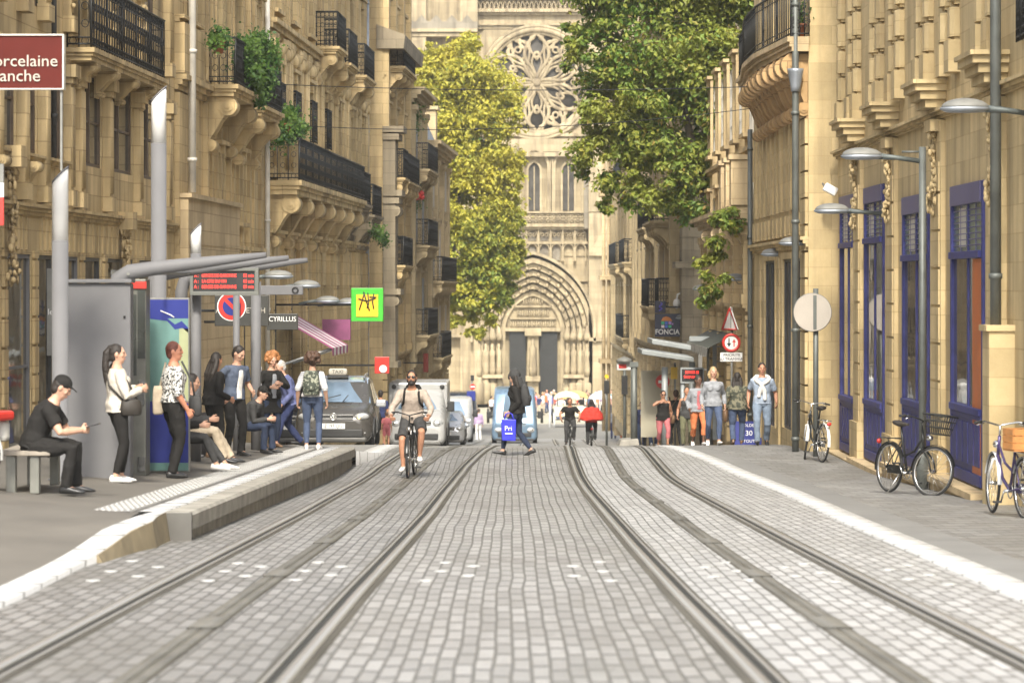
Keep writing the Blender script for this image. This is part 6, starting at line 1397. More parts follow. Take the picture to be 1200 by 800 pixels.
    for i, sg in enumerate((1,-1)):
        hj = pel+V((sg*.088*fat,0,-.03)); hint = V(khint[i]) if khint else V((sg*.12,-1,0))
        kn, an = ik(hj, V(feet[i][:3]), .425, .405, hint); legs.append((hj,kn,an)); th = feet[i][3] if len(feet[i]) > 3 else 0; ty = toe[i]*sg
        B.tube([hj+V((0,0,.05)), hj, hj.lerp(kn,.3), hj.lerp(kn,.75), kn, kn.lerp(an,.22), kn.lerp(an,.45), kn.lerp(an,.85), an], [.085*fat,.090*fat,.082*fat,.060*fat,.053,.055,.053,.035,.034], 12)
        fwd = Matrix.Rotation(ty,3,'Z') @ V((0,-cos(th),-sin(th))); upv = (V((0,0,1))-fwd*fwd.z).normalized(); sdv = fwd.cross(upv)
        soles.append((an,fwd,upv,sdv))
        B.tube([an+upv*.0-fwd*.03, an-upv*.035+fwd*.05, an-upv*.058+fwd*.13], [.035,.032,.022], 8)
    o = B.build('body', 'skin_'+skin, e); remesh(o, vox*.85, it=2)
    for q in ('body',): pass
    kids = [o]
    def kid(mbx, name, m, fold=0, rm=True, curlv=0, v=None):
        q = mbx.build(name, m, o); 
        if rm: remesh(q, v or vox, fold, curlv)
        kids.append(q); return q
    # face details
    if vox < .013:
        mb = MB()
        for sg in (-1,1): mb.ell(hp((sg*.031,-.083,.012)), (.0125,.008,.007), 0, 8, 6, Mh)
        kid(mb, 'eyes', 'black', rm=False)
        if not beard: mb = MB(); mb.ell(hp((0,-.097,-.060)), (.023,.008,.0075), 0, 8, 6, Mh); kid(mb, 'mouth', mat('lips',(.33,.10,.08),.5), rm=False)
    if glasses:
        mb = MB()
        for sg in (-1,1): mb.ell(hp((sg*.034,-.096,.012)), (.030,.010,.022), 0, 12, 6, Mh); mb.tube([hp((sg*.06,-.088,.016)),hp((sg*.078,0,.012))], .005, 5)
        mb.tube([hp((-.01,-.103,.016)),hp((.01,-.103,.016))], .005, 5); kid(mb, 'sunglasses', 'black_shiny', rm=False)
    if beard:
        mb = MB(); mb.ell(hp((0,-.045,-.082)), (.060,.062,.05), 0, 12, 8, Mh); mb.ell(hp((0,-.098,-.047)), (.032,.01,.008), 0, 8, 6, Mh)
        for sg in (-1,1): mb.ell(hp((sg*.064,-.02,-.035)), (.016,.04,.05), 0, 8, 6, Mh)
        kid(mb, 'beard', 'hair_dark', rm=True, v=.009)
    # hair
    st, hcX = hair
    if st != 'none':
        mb = MB(); mb.ell(hp((0,.018,.024)), (.083,.095,.104), 0, 16, 12, Mh); mb.ell(hp((0,.042,-.03)), (.072,.066,.075), 0, 12, 8, Mh)
        if st in ('long','tail'):
            if st == 'long':
                for sg in (-1,0,1): mb.tube([hp((sg*.062,.035,.0)), hp((sg*.082,.050,-.12)), hp((sg*.080,.075,-.26)), hp((sg*.06,.085,-.38))], [.045,.05,.05,.018], 10)
            else: mb.ell(hp((0,.085,.075)), (.04,.045,.04), 0, 10, 8, Mh); mb.tube([hp((0,.09,.075)), hp((0,.135,.02)), hp((0,.145,-.15)), hp((.01,.13,-.33)), hp((.01,.12,-.44))], [.028,.042,.046,.036,.012], 10)
        if st == 'curly':
            rr = random.Random(int(px)); 
            for k in range(46):
                a, b_ = rr.uniform(0,2*pi), rr.uniform(-.5,1.2); mb.ell(hp((.118*cos(a)*cos(b_),.02+.112*sin(a)*cos(b_)*(1 if sin(a)>0 else .45),.03+.12*sin(b_))), rr.uniform(.03,.05), 0, 8, 6)
        if st == 'bob':
            for sg in (-1,0,1): mb.tube([hp((sg*.06,.03,.01)), hp((sg*.085,.03,-.07)), hp((sg*.078,.02,-.135))], [.045,.046,.022], 10)
        if st == 'bun': mb.ell(hp((0,.07,.10)), .05, 0, 10, 8)
        kid(mb, 'hair', 'hair_'+hcX, curlv=.030 if st=='curly' else .010, v=max(.010,vox))
    if cap:
        mb = MB(); mb.ell(hp((0,.012,.052)), (.088,.103,.085), 0, 16, 10, Mh)
        rs = [[hp((w_*cos(2*pi*k/12), y_, .055-dz_+.006*sin(2*pi*k/12))) for k in range(12)] for y_, w_, dz_ in ((-.07,.078,.0),(-.12,.072,.006),(-.165,.045,.016))]
        if cap != 'beanie': mb.rings(rs)
        kid(mb, 'cap', 'cloth_'+('charcoal' if cap in ('beanie',) else cap))
    # top
    kt, ct = top[0], top[1]
    if kt != 'none':
        mb = MB(); hem = {'coat':-.30,'jacket':-.08,'tee':-.05,'long':-.06,'tank':-.10,'shirt':-.04,'crop':.02}.get(kt,-.05); g = .026 if kt in ('coat','jacket') else .015
        rg = []
        for (t,rx,ry) in TOR:
            if t > hem: rg.append((t,rx,ry))
        r0 = (hem, max(hip,.165)+(.02 if hem < -.2 else .006), .125+(.02 if hem<-.2 else 0)); rg = [r0]+[q for q in rg if q[0] > hem+.02]
        if kt == 'tank': rg = [q for q in rg if q[0] < .40]+[(.40,.12,.09)]
        mb.rings([ring(t,rx,ry,16,g+(.008 if t<.05 else 0)) for t,rx,ry in rg if t < .48])
        if kt == 'tank':
            for sg in (-1,1): mb.tube([spine(.38)+rt*(sg*.09)+rt.cross(U2)*.09, spine(.47)+rt*(sg*.10), spine(.38)+rt*(sg*.09)-rt.cross(U2)*.09], .022, 6)
        if fem:
            for sg in (-1,1): mb.ell(spine(.32)+rt*(sg*.07)+rt.cross(U2)*.092, (.068,.068,.07))
        if kt != 'tank':
            for (a,el,wr), sg in zip(arms,(1,-1)):
                if kt in ('tee',): pts, r_ = [a-rt*sg*.06,a+rt*sg*.01,a.lerp(el,.4),a.lerp(el,.72)], [.062*fat,.067*fat,.067*fat,.067*fat]
                elif kt == 'crop': pts, r_ = [a-rt*sg*.06,a+rt*sg*.01,a.lerp(el,.5),el,el.lerp(wr,.12)], [.062*fat,.068*fat,.065*fat,.060,.058]
                else: pts, r_ = [a-rt*sg*.06,a+rt*sg*.01,a.lerp(el,.5),el,el.lerp(wr,.5),el.lerp(wr,.93)], [(.055+g*.5)*fat,(.058+g*.5)*fat,(.053+g*.5)*fat,.048+g*.5,.042+g*.5,.036+g*.4]
                mb.tube(pts, r_, 12)
        kid(mb, {'coat':'coat','jacket':'jacket','tee':'t_shirt','tank':'tank_top'}.get(kt,'top'), 'cloth_'+ct, .026)
        if len(top) > 2:   # an under shirt seen in the open front
            mb = MB(); fw = rt.cross(U2); q = [spine(t)+fw*(dd*fat) for t,dd in ((-.02,.145),(.12,.128),(.24,.138),(.33,.142),(.42,.122))]
            mb.tube(q, [.05,.055,.055,.05,.04], 8, 0, .35, tuple(fw)); kid(mb, 'shirt_front', 'cloth_'+top[2], v=max(.01,vox))
    if bot[0] != 'none':
        mb = MB(); kb, cb = bot; wst = .06
        mb.rings([ring(t,rx,ry,16,.012) for t,rx,ry in ((-.10,.12,.10),(-.03,hip-.005,.115),(.04,hip,.12),(wst,hip-.012,.115))])
        for (h_,kn,an), sg in zip(legs,(1,-1)):
            if kb == 'shorts': mb.tube([h_+V((0,0,.05)),h_,h_.lerp(kn,.4),h_.lerp(kn,.88)], [.094*fat,.101*fat,.096*fat,.088*fat], 12)
            elif kb == 'skinny': mb.tube([h_+V((0,0,.05)),h_,h_.lerp(kn,.3),h_.lerp(kn,.75),kn,kn.lerp(an,.25),kn.lerp(an,.5),kn.lerp(an,.92)], [.094*fat,.099*fat,.091*fat,.069*fat,.061,.063,.058,.043], 12)
            elif kb == 'cropped': mb.tube([h_+V((0,0,.05)),h_,h_.lerp(kn,.3),h_.lerp(kn,.75),kn,kn.lerp(an,.3),kn.lerp(an,.6)], [.094*fat,.101*fat,.093*fat,.074*fat,.066,.066,.064], 12)
            else: mb.tube([h_+V((0,0,.05)),h_,h_.lerp(kn,.3),h_.lerp(kn,.75),kn,kn.lerp(an,.4),kn.lerp(an,.8),kn.lerp(an,1.03)], [.096*fat,.102*fat,.095*fat,.078*fat,.071,.066,.062,.064], 12)
        kid(mb, {'shorts':'shorts','skirt':'skirt'}.get(kb,'trousers'), 'cloth_'+cb, .014 if kb=='skinny' else .026)
    # shoes
    for (an,fwd,upv,sdv) in soles:
        mb = MB(); rs = []
        for t,w_,h0,h1 in ((-.075,.018,-.07,-.02),(-.06,.033,-.082,.012),(-.01,.038,-.083,.022),(.05,.040,-.083,-.004),(.11,.046,-.083,-.026),(.16,.043,-.082,-.040),(.195,.026,-.078,-.054),(.205,.01,-.072,-.062)):
            c = an+fwd*t; rs.append([c+sdv*(w_*cos(2*pi*k/10))+upv*(lerp(h0,h1,.5)+(h1-h0)/2*sin(2*pi*k/10)) for k in range(10)])
        mb.rings(rs); q = mb.build('shoe', 'shoe_'+shoe, o); kids.append(q)
    for q in kids: q.scale = (s,s,s) if q is o else (1,1,1)
    e['_s'] = s; del e['_s']
    info = dict(e=e, s=s, spine=spine, rt=rt, U2=U2, arms=arms, legs=legs, hp=hp, M=BASE[e.name] @ Matrix.Scale(s,4), kid=kid, o=o)
    return info
def handbag(p, label, m, c, size, strap=None, name='shoulder_bag', cat='bag'):
    """c: centre in the person's own frame (1.75 m body)"""
    M = p['M']; cw = M @ V(c); e = thing(name, label, cat, cw); s = p['s']; R3 = BASE[p['e'].name].to_3x3(); mb = MB()
    rs = []
    for z, q in ((-.5,.72),(-.42,.95),(0,1.0),(.35,.92),(.5,.7)):
        rs.append([R3 @ (V((size[0]/2*q*cos(2*pi*k/14), size[1]/2*q*sin(2*pi*k/14), size[2]*z))*s) for k in range(14)])
    mb.rings(rs); b = mb.build('body', m, e)
    if strap: mb = MB(); mb.tube([(M @ V(q))-cw for q in strap], .013, 6); mb.build('strap', m if m != 'cloth_leaf' else 'cloth_black', e)
    return e
def backpack(p, label, m, back=.16, size=(.30,.16,.44), t=.26):
    sp, rt, U2, M = p['spine'], p['rt'], p['U2'], p['M']; fw = rt.cross(U2); c = sp(t)-fw*(back+.05); cw = M @ c; e = thing('backpack', label, 'backpack', cw); mb = MB(); rs = []
    for z, q, y in ((-.5,.80,.75),(-.45,.97,1),(0,1,1.05),(.32,.92,.85),(.47,.7,.55),(.5,.5,.3)):
        rs.append([(M @ (c+U2*(z*size[2])+rt*(size[0]/2*q*(abs(cos(a))**.6)*(1 if cos(a)>0 else -1))-fw*(size[1]/2*y*(abs(sin(a))**.6)*(1 if sin(a)>0 else -1))))-cw for a in [2*pi*k/16 for k in range(16)]])
    mb.rings(rs); mb.build('body', m, e)
    mb = MB(); pk = c-fw*(size[1]*.52)-U2*(size[2]*.18); mb.ell((M@pk)-cw, (size[0]*.36*p['s'],)*3 if False else size[0]*.30*p['s'], 0, 12, 8, BASE[p['e'].name].to_3x3() @ Matrix.Diagonal((1,.35,.8))); mb.build('pocket', m, e)
    for sg in (-1,1):
        mb = MB(); mb.tube([(M @ q)-cw for q in (sp(.40)+rt*(sg*.10)-fw*.13, sp(.475)+rt*(sg*.11)-fw*.02, sp(.43)+rt*(sg*.115)+fw*.11, sp(.30)+rt*(sg*.13)+fw*.135, sp(.18)+rt*(sg*.17)+fw*.03, sp(.12)+rt*(sg*.13)-fw*.12)], .022, 6, 0, .4); mb.build('strap', 'cloth_black' if m != 'cloth_leaf' else 'cloth_charcoal', e)
    return e
Q = pi/2
LW = 'people waiting on the tram platform'; RW = 'people walking on the right-hand pavement'
# 1 seated man with cap and tablet, facing right
p = person('man in black sitting on a bench, cap on, bent over a tablet', 42, 32.6, 1.78, Q, None, 0, None, LW, 'light', ('short','dark'), ('tee','black'), ('trousers','black'), 'black',
    ((.07,-.47,.66,(1,.3,-.8)),(-.08,-.48,.66,(-1,.3,-.8))), ((.12,-.40,.085),(-.10,-.33,.085)), (0,.02,.52), .30, .28, (.55,.15), .010, 1.08, 'black')
cw = p['M'] @ V((0,-.60,.71)); e = thing('tablet', 'thin dark tablet held by the seated man in the cap', 'tablet', cw, Q); mb = MB(); mb.cbox((0,0,0), .19,.14,.012, 0, Matrix.Rotation(R(-14),3,'X')); mb.build('slab', 'black_shiny', e, False, .004)
# 2 woman in the white sweater, seen from the side and a little behind
p = person('woman in white sweater with a long ponytail, standing before the grey panel', 138, 36.3, 1.68, Q+.35, None, 0, None, LW, 'light', ('tail','dark'), ('long','cream'), ('skinny','black'), 'white',
    ((.10,-.26,1.16,(1,.5,-.6)),(-.12,-.27,1.15,(-.6,.6,-.8))), ((.09,-.06,.085),(-.09,.05,.085)), None, -.04, .03, (0,-.25), .010, 1.04, None, False, False, True)
handbag(p, 'small black shoulder bag hanging at the white sweater woman', 'leather', (-.20,-.12,.93), (.12,.27,.20), [(-.19,-.20,1.02),(-.17,-.10,1.22),(.02,.06,1.47),(.10,.06,1.44),(.02,.14,1.35),(-.14,.14,1.2),(-.20,-.02,1.02)])
# 3 woman in the speckled jacket
p = person('red-haired woman in a black and white speckled jacket facing the tracks', 203, 38.6, 1.76, Q+.45, None, 0, None, LW, 'red', ('short','auburn'), ('crop','spots'), ('trousers','black'), 'black',
    ((.22,-.16,.92),(-.24,-.10,.86,(-.6,.6,-.6))), ((.10,-.03,.085),(-.10,.05,.085)), None, .0, .02, (0,-.45), .010, 1.10, None, False, False, True)
handbag(p, 'dark handbag held in front by the woman in the speckled jacket', 'cloth_charcoal', (-.06,-.27,.90), (.30,.14,.26), [(-.12,-.24,1.0),(-.14,-.2,1.2),(-.14,-.06,1.46)])
handbag(p, 'flat beige tote behind the woman in the speckled jacket', 'cloth_beige', (.08,.17,.97), (.06,.15,.36), [(.08,.15,1.13),(.11,.06,1.44)], 'tote_bag')
# 4 seated pair behind the blue panel: only their legs show
person('seated person in dark tights and white trainers, mostly hidden by the blue panel', 211, 41.2, 1.68, Q-.05, None, 0, None, LW, 'light', ('long','brown'), ('jacket','black'), ('skinny','charcoal'), 'white', ((.1,-.3,.62),(-.1,-.3,.62)), ((.10,-.62,.085),(-.09,-.52,.085)), (0,.05,.50), .05, .05, (.2,0), .012, 1, None, False, False, True)
person('seated person in beige trousers beside the blue panel, feet towards the tracks', 222, 43.6, 1.75, Q, None, 0, None, LW, 'light', ('short','dark'), ('jacket','charcoal'), ('trousers','beige'), 'black', ((.1,-.3,.62),(-.1,-.3,.62)), ((.10,-.58,.085),(-.09,-.50,.085)), (0,.05,.50), .08, .1, (.2,0), .012)
# 5 dark haired woman in black
p = person('woman in black with long dark hair standing behind the young man in the hoodie', 250, 46.2, 1.63, Q+.7, None, .0, None, LW, 'tan', ('long','dark'), ('jacket','black'), ('skinny','black'), 'brown', ((.18,-.25,.95),(-.18,-.2,.95)), None, None, .05, .05, (.25,0), .011, 1.02, None, False, False, True)
# 6 young man with the hoodie
p = person('young man in a blue sleeved hoodie over a white shirt, hands low, looking down', 274, 47.6, 1.77, .75, None, 0, None, LW, 'light', ('short','dark'), ('tee','hoodie','white'), ('trousers','black'), 'black', ((.24,-.16,.98,(.6,1,-.2)),(-.30,-.02,.92,(-.8,.8,-.1))), ((.10,-.05,.085),(-.12,.03,.085)), None, .10, .10, (.5,.35), .010)
# 7 seated boy with the cap
p = person('boy in a dark cap sitting bent forward at the platform edge of the shelter seats', 291, 49.5, 1.55, 1.2, None, 0, None, LW, 'light', ('short','brown'), ('jacket','charcoal'), ('trousers','denim_dark'), 'black', ((.10,-.42,.60),(-.08,-.44,.62)), ((.13,-.42,.085),(-.10,-.36,.085)), (0,.02,.52), .35, .30, (.35,0), .011, 1, 'black')
# 8 red curly woman
p = person('woman with a bush of ginger curls in a long black coat looking at her phone', 317, 53, 1.66, .55, None, 0, None, LW, 'light', ('curly','ginger'), ('coat','black','grey'), ('skinny','denim_dark'), 'brown', ((.06,-.30,1.16,(1,.2,-.8)),(-.12,-.26,1.10,(-1,.3,-.8))), ((.10,-.02,.085),(-.09,.04,.085)), None, .04, .06, (.35,0), .010, 1.05, None, False, False, True)
handbag(p, 'dotted grey cloth bag carried by the woman with ginger curls', 'cloth_dots', (-.30,-.08,.98), (.12,.30,.42), [(-.27,-.08,1.15),(-.2,-.02,1.46)])
# 9 older man
person('grey-haired older man in a blue jacket walking bent forward to the left', 338, 55.5, 1.70, -1.15, None, 0, None, LW, 'light', ('short','grey'), ('jacket','jacketblue'), ('trousers','navyc'), 'black', ((.22,-.22,.80),(-.22,-.12,.80)), ((.09,-.30,.085),(-.09,.28,.11,-.25)), (0,.04,.88), .22, .16, (.3,0), .011)
# 10 backpack woman from behind
p = person('woman seen from behind in a pale top and jeans with a leafy backpack', 366, 52.6, 1.69, pi-.05, None, 0, None, LW, 'light', ('curly','brown'), ('crop','stripe'), ('skinny','denim'), 'white', ((.26,.02,.86),(-.26,.02,.86)), ((.10,.02,.085),(-.11,-.02,.085)), None, 0, .03, (.15,.2), .010, 1.04, None, False, False, True)
backpack(p, 'leaf-patterned backpack on the woman seen from behind', 'cloth_leaf', .13)
# 11 people beyond the taxi
person('person in dark blue standing beyond the taxi mirror', 446, 88, 1.66, pi, None, 0, None, None, 'tan', ('short','dark'), ('tee','navyc'), ('shorts','black'), 'black', vox=.016)
person('small child in pink walking beyond the taxi wheel', 453, 86, 1.0, pi, None, 0, None, None, 'tan', ('short','brown'), ('tee','pink'), ('shorts','pink'), 'brown', vox=.016)
# 12 main cyclist
cx, cd = X(482,50.6), 50.6
bike('dark bicycle ridden towards the camera by the bearded man', cx, cd, gz(cd)+.02, R(-4), 'bike_black', R(2), False, False, 'bike_black', False, 0, False)
p = person('bearded man in sunglasses and a taupe sweatshirt riding a bicycle towards the camera', 482, cd, 1.82, R(-4), gz(cd)+.02, 0, cx, None, 'tan', ('short','dark'), ('long','taupe'), ('shorts','charcoal'), 'white', ((.30,-.19,.965,(.6,.8,-.35)),(-.30,-.19,.965,(-.6,.8,-.35))), ((.13,.03,.33),(-.13,.02,.17)), (0,.25,.935), .26, .10, (-.05,0), .009, 1.05, None, True, True, False, (.1,.1), ((.25,-1,.2),(-.25,-1,.2)), 1.2)
backpack(p, 'black backpack whose straps cross the cyclist in the taupe sweatshirt', 'cloth_black', .12)
# 13 woman crossing
p = person('hooded person in a black jacket striding left across the tracks', 606, 58.5, 1.72, -Q-.1, None, 0, None, None, 'light', ('long','dark'), ('jacket','black'), ('skinny','denim_dark'), 'black', ((.20,-.14,.84),(-.24,-.12,.84)), ((.07,-.27,.095,-.15),(-.07,.27,.11,.35)), (0,0,.888), .06, .06, (.1,0), .010, .98, None, False, False, True)
mb = MB(); hp = p['hp']; mb.ell(hp((0,.02,.015)), (.10,.115,.125), 0, 14, 10); mb.tube([hp((0,.05,-.05)),hp((0,.07,-.2)),hp((0,.10,-.30))], [.10,.11,.07], 12); mb.ell(hp((0,-.09,-.01)), (.05,.03,.06)); p['kid'](mb, 'hood', 'cloth_charcoal', .015)
backpack(p, 'grey and black backpack on the hooded person crossing', 'cloth_charcoal', .13)
cw = p['M'] @ V((-.02,-.16,.53)); mat('bag_blue', (.03,.035,.52), .5, 0, .06, 4)
cw = p['M'] @ V((.21,-.14,.50)); e = thing('shopping_bag', 'bright blue shopping bag with white lettering carried across the tracks', 'bag', cw, 0); mb = MB(); mb.hexa([(-.13,-.05,-.20),(.13,-.05,-.21),(.13,.05,-.21),(-.13,.05,-.20),(-.15,-.07,.21),(.14,-.07,.20),(.14,.06,.20),(-.15,.06,.21)]); mb.build('sack', 'bag_blue', e, False, .015)
mb = MB(); mb.tube([(-.09,-.05,.20),(-.06,-.02,.30),(0,0,.33),(.06,-.02,.30),(.09,-.05,.20)], .012, 6); mb.build('handle', 'bag_blue', e); text('Pri', .13, 'white', e, (-.01,-.073,.03), (pi/2-.06,0,0), 'CENTER', .003); mb = MB(); mb.box(-.07,.07,-.072,-.06,-.075,-.055); mb.build('underline', 'white', e)
# 14 pair by the silver car
person('person in a dark jacket standing beside the small silver car', 551, 158, 1.72, pi, None, 0, None, None, 'light', ('short','dark'), ('jacket','charcoal'), ('trousers','navyc'), 'black', vox=.022)
person('person in lilac white clothes standing next to the small silver car', 561, 158, 1.66, pi+.4, None, 0, None, None, 'light', ('short','brown'), ('long','lilac'), ('trousers','white'), 'white', vox=.022)
# 15-16 far cyclists
cd = 112; cx = X(668,cd); bike('dark bicycle ridden by the man in black far up the track', cx, cd, gz(cd)+.02, 0, 'bike_black', 0, False, False, 'bike_black', False)
person('man in black cycling towards the camera far up the track', 668, cd, 1.84, 0, gz(cd)+.02, 0, cx, None, 'tan', ('short','brown'), ('tee','black'), ('trousers','charcoal'), 'black', ((.31,-.19,.965,(1,.5,.25)),(-.31,-.19,.965,(-1,.5,.25))), ((.13,.03,.33),(-.13,.02,.17)), (0,.25,.94), .22, .1, (0,0), .016, 1.1)
cx = X(693,cd); bike('bicycle with a red rear light under the red-caped rider', cx, cd, gz(cd)+.02, pi, 'bike_black', 0, False, False, 'bike_black', True)
p = person('dark-haired rider in a billowing red cape cycling away from the camera', 693, cd, 1.80, pi, gz(cd)+.02, 0, cx, None, 'tan', ('long','dark'), ('jacket','redc'), ('trousers','charcoal'), 'black', ((.40,-.19,.965,(1,.5,.25)),(-.40,-.19,.965,(-1,.5,.25))), ((.13,.03,.17),(-.13,.02,.33)), (0,.25,.94), .22, .1, (0,0), .016, 1.1)
mb = MB(); sp, rt = p['spine'], p['rt']; mb.rings([[sp(t)+V((w_*cos(2*pi*k/16), .03+q_*sin(2*pi*k/16)+.02*cos(3*k), .02*cos(5*k))) for k in range(16)] for t,w_,q_ in ((.45,.14,.12),(.36,.30,.2),(.24,.36,.24),(.1,.42,.27),(.02,.40,.26))]); p['kid'](mb, 'cape', 'cloth_redc', .05)
# right hand walkers
walk = (((.09,-.24,.10,-.25),(-.09,.24,.12,.35)), ((.09,.22,.12,.35),(-.09,-.22,.10,-.25)))
p = person('woman in a black tank top and pink trousers, hand raised to her face', 777, 84, 1.63, .15, None, 0, None, RW, 'tan', ('short','dark'), ('tank','black'), ('cropped','pink'), 'brown', ((.22,-.18,.95),(-.10,-.22,1.36,(-1,.2,-.6))), walk[0], (0,0,.885), .02, .03, (.1,0), .013, 1.12, None, False, True, True)
handbag(p, 'brown bag at the side of the woman in the black tank top', 'shoe_brown', (.26,-.12,.82), (.14,.30,.24), [(.24,-.1,.93),(.22,-.02,1.2),(.14,.0,1.48)])
person('person in a light blue shirt walking away behind the tank top woman', 766, 94, 1.70, pi, None, 0, None, RW, 'tan', ('short','dark'), ('tee','skyblue'), ('trousers','denim'), 'white', feet=walk[1], pel=(0,0,.885), vox=.015)
p = person('person in black with a pale shoulder strap walking away', 792, 88, 1.72, pi+.2, None, 0, None, RW, 'tan', ('short','brown'), ('jacket','black'), ('trousers','black'), 'black', feet=walk[0], pel=(0,0,.885), vox=.014)
handbag(p, 'dark satchel on a pale strap worn by the person walking away', 'cloth_brown', (.25,.05,.90), (.14,.32,.26), [(.24,.05,1.02),(.1,.12,1.25),(-.10,.05,1.50)])
p = person('woman with a loose beige bag walking in grey-green trousers', 805, 79, 1.62, -.1, None, 0, None, RW, 'tan', ('short','dark'), ('tank','charcoal'), ('trousers','olive'), 'black', ((.2,-.1,.95),(-.26,-.1,.85)), walk[1], (0,0,.885), 0, .02, (-.2,.1), .013, 1.05, None, False, False, True)
handbag(p, 'slouchy beige shoulder bag on the woman in grey-green trousers', 'cloth_beige', (.22,-.06,.98), (.16,.34,.34), [(.2,-.05,1.12),(.15,.0,1.49)])
p = person('woman in a grey jacket and orange trousers carrying a pale folder', 818, 71, 1.72, .1, None, 0, None, RW, 'dark', ('bun','dark'), ('jacket','grey','pink'), ('cropped','orange'), 'white', ((.20,-.26,1.02),(-.22,-.1,.86)), walk[0], (0,0,.885), .02, .04, (.15,.5), .012, 1.02, None, False, False, True)
p = person('smiling blonde woman in a grey long-sleeved top and blue jeans', 836, 66, 1.78, .05, None, 0, None, RW, 'light', ('bob','blonde'), ('long','grey'), ('skinny','denim'), 'white', ((.25,.06,.84),(-.25,-.10,.84)), walk[0], (0,0,.885), 0, .02, (0,.08), .010, 1.0, None, False, False, True)
p = person('person with black hair in a mottled camouflage jacket walking away', 864, 67.5, 1.68, pi-.1, None, 0, None, RW, 'dark', ('long','dark'), ('jacket','camo'), ('trousers','denim'), 'brown', ((.24,.05,.84),(-.25,-.08,.84)), walk[1], (0,0,.885), 0, .03, (0,0), .011, 1.12, None, False, False, True)
handbag(p, 'brown leather bag held by the person in the camouflage jacket', 'shoe_brown', (.27,.04,.66), (.14,.34,.28), [(.26,-.02,.78),(.26,.03,.86),(.26,.08,.78)])
p = person('smiling man in a blue T-shirt with a pale sweater knotted round his neck', 893, 64.5, 1.82, -.08, None, 0, None, RW, 'tan', ('short','dark'), ('tee','skyblue'), ('trousers','denim_light'), 'black', ((.29,-.08,.86),(-.28,.04,.86)), walk[1], (0,0,.89), 0, .02, (0,.12), .010, 1.04)
mb = MB(); sp = p['spine']; mb.tube([sp(.45)+V((.16,.02,.0)),sp(.485)+V((.10,.09,.01)),sp(.49)+V((0,.11,.01)),sp(.485)+V((-.10,.09,.01)),sp(.45)+V((-.16,.02,0)),sp(.40)+V((-.10,-.12,0)),sp(.33)+V((0,-.155,0)),sp(.40)+V((.10,-.12,0)),sp(.45)+V((.16,.02,0))], .045, 8)
mb.tube([sp(.33)+V((.01,-.16,0)),sp(.22)+V((-.04,-.15,0)),sp(.08)+V((-.06,-.16,0))], [.05,.042,.035], 8); mb.tube([sp(.34)+V((-.01,-.16,0)),sp(.2)+V((.05,-.15,0)),sp(.02)+V((.06,-.155,0))], [.05,.045,.04], 8); p['kid'](mb, 'knotted_sweater', 'cloth_white', .02)
# far people on the right and round the church
person('person in a pale grey cardigan far off left of the orange-red walker', 719, 160, 1.66, pi, None, 0, None, None, 'light', ('short','auburn'), ('long','grey'), ('trousers','navyc'), 'black', vox=.022)
person('far walker in a red top and orange trousers near the end of the right-hand houses', 730, 158, 1.70, pi+.3, None, 0, None, None, 'tan', ('short','dark'), ('tee','redc'), ('trousers','orange'), 'brown', vox=.022)
person('far person in white near the traffic light', 722, 172, 1.70, 0, None, 0, None, None, 'light', ('short','brown'), ('tee','white'), ('trousers','charcoal'), 'black', vox=.022)
FG = 'small figures in front of the cathedral'
crowd = [(576,'white','black','in a white shirt left of the minibus'),(581,'charcoal','black','in dark clothes beside the minibus wing'),(613,'navyc','denim','in dark blue just right of the minibus'),(628,'lilac','denim','in a lilac shirt under the left door edge'),(636,'white','beige','in white standing left of the blue pair'),(641,'skyblue','navyc','in a sky blue shirt before the central pier'),(646,'jacketblue','denim','in a deep blue jacket by the right door'),(651,'redc','denim_dark','in a red top near the right door'),(657,'cream','beige','in cream clothes left of the carriage'),(663,'charcoal','black','dark haired behind the carriage hood'),(681,'black','charcoal','in black right of the carriage hood'),(688,'green','black','in dark green behind the red cape'),(700,'pink','denim','in pink behind the red-caped rider'),(705,'lilac','white','in lilac right of the red-caped rider'),(709,'skyblue','navyc','in pale blue near the hooded traffic light'),(618,'white','navyc','in a white top at the left door'),(623,'grey','denim','in grey below the statue pier'),(632,'navyc','beige','in navy and beige between lilac and white'),(654,'white','denim','in white beside the red-topped figure'),(672,'beige','black','in beige at the carriage wheel'),(695,'white','navyc','in white over the red cape'),(713,'pink','denim','in pink nearest the right-hand corner shaft'),(585,'lilac','denim','in lilac at the minibus roof edge'),(638,'orange','denim','in orange among the white shirts'),(649,'green','beige','in green by the right door post'),(660,'white','denim','in white with pale jeans by the carriage'),(676,'redc','black','in red behind the carriage'),(684,'cream','navyc','in cream beside the carriage hood'),(691,'jacketblue','black','in blue above the red cape'),(698,'orange','beige','in orange behind the red cape'),(703,'white','black','in white under the parasol'),(716,'teal','black','in teal by the corner shaft'),(626,'redc','denim_dark','in red at the left door leaf'),(607,'beige','denim','in beige over the minibus'),(591,'navyc','beige','in navy over the minibus')]
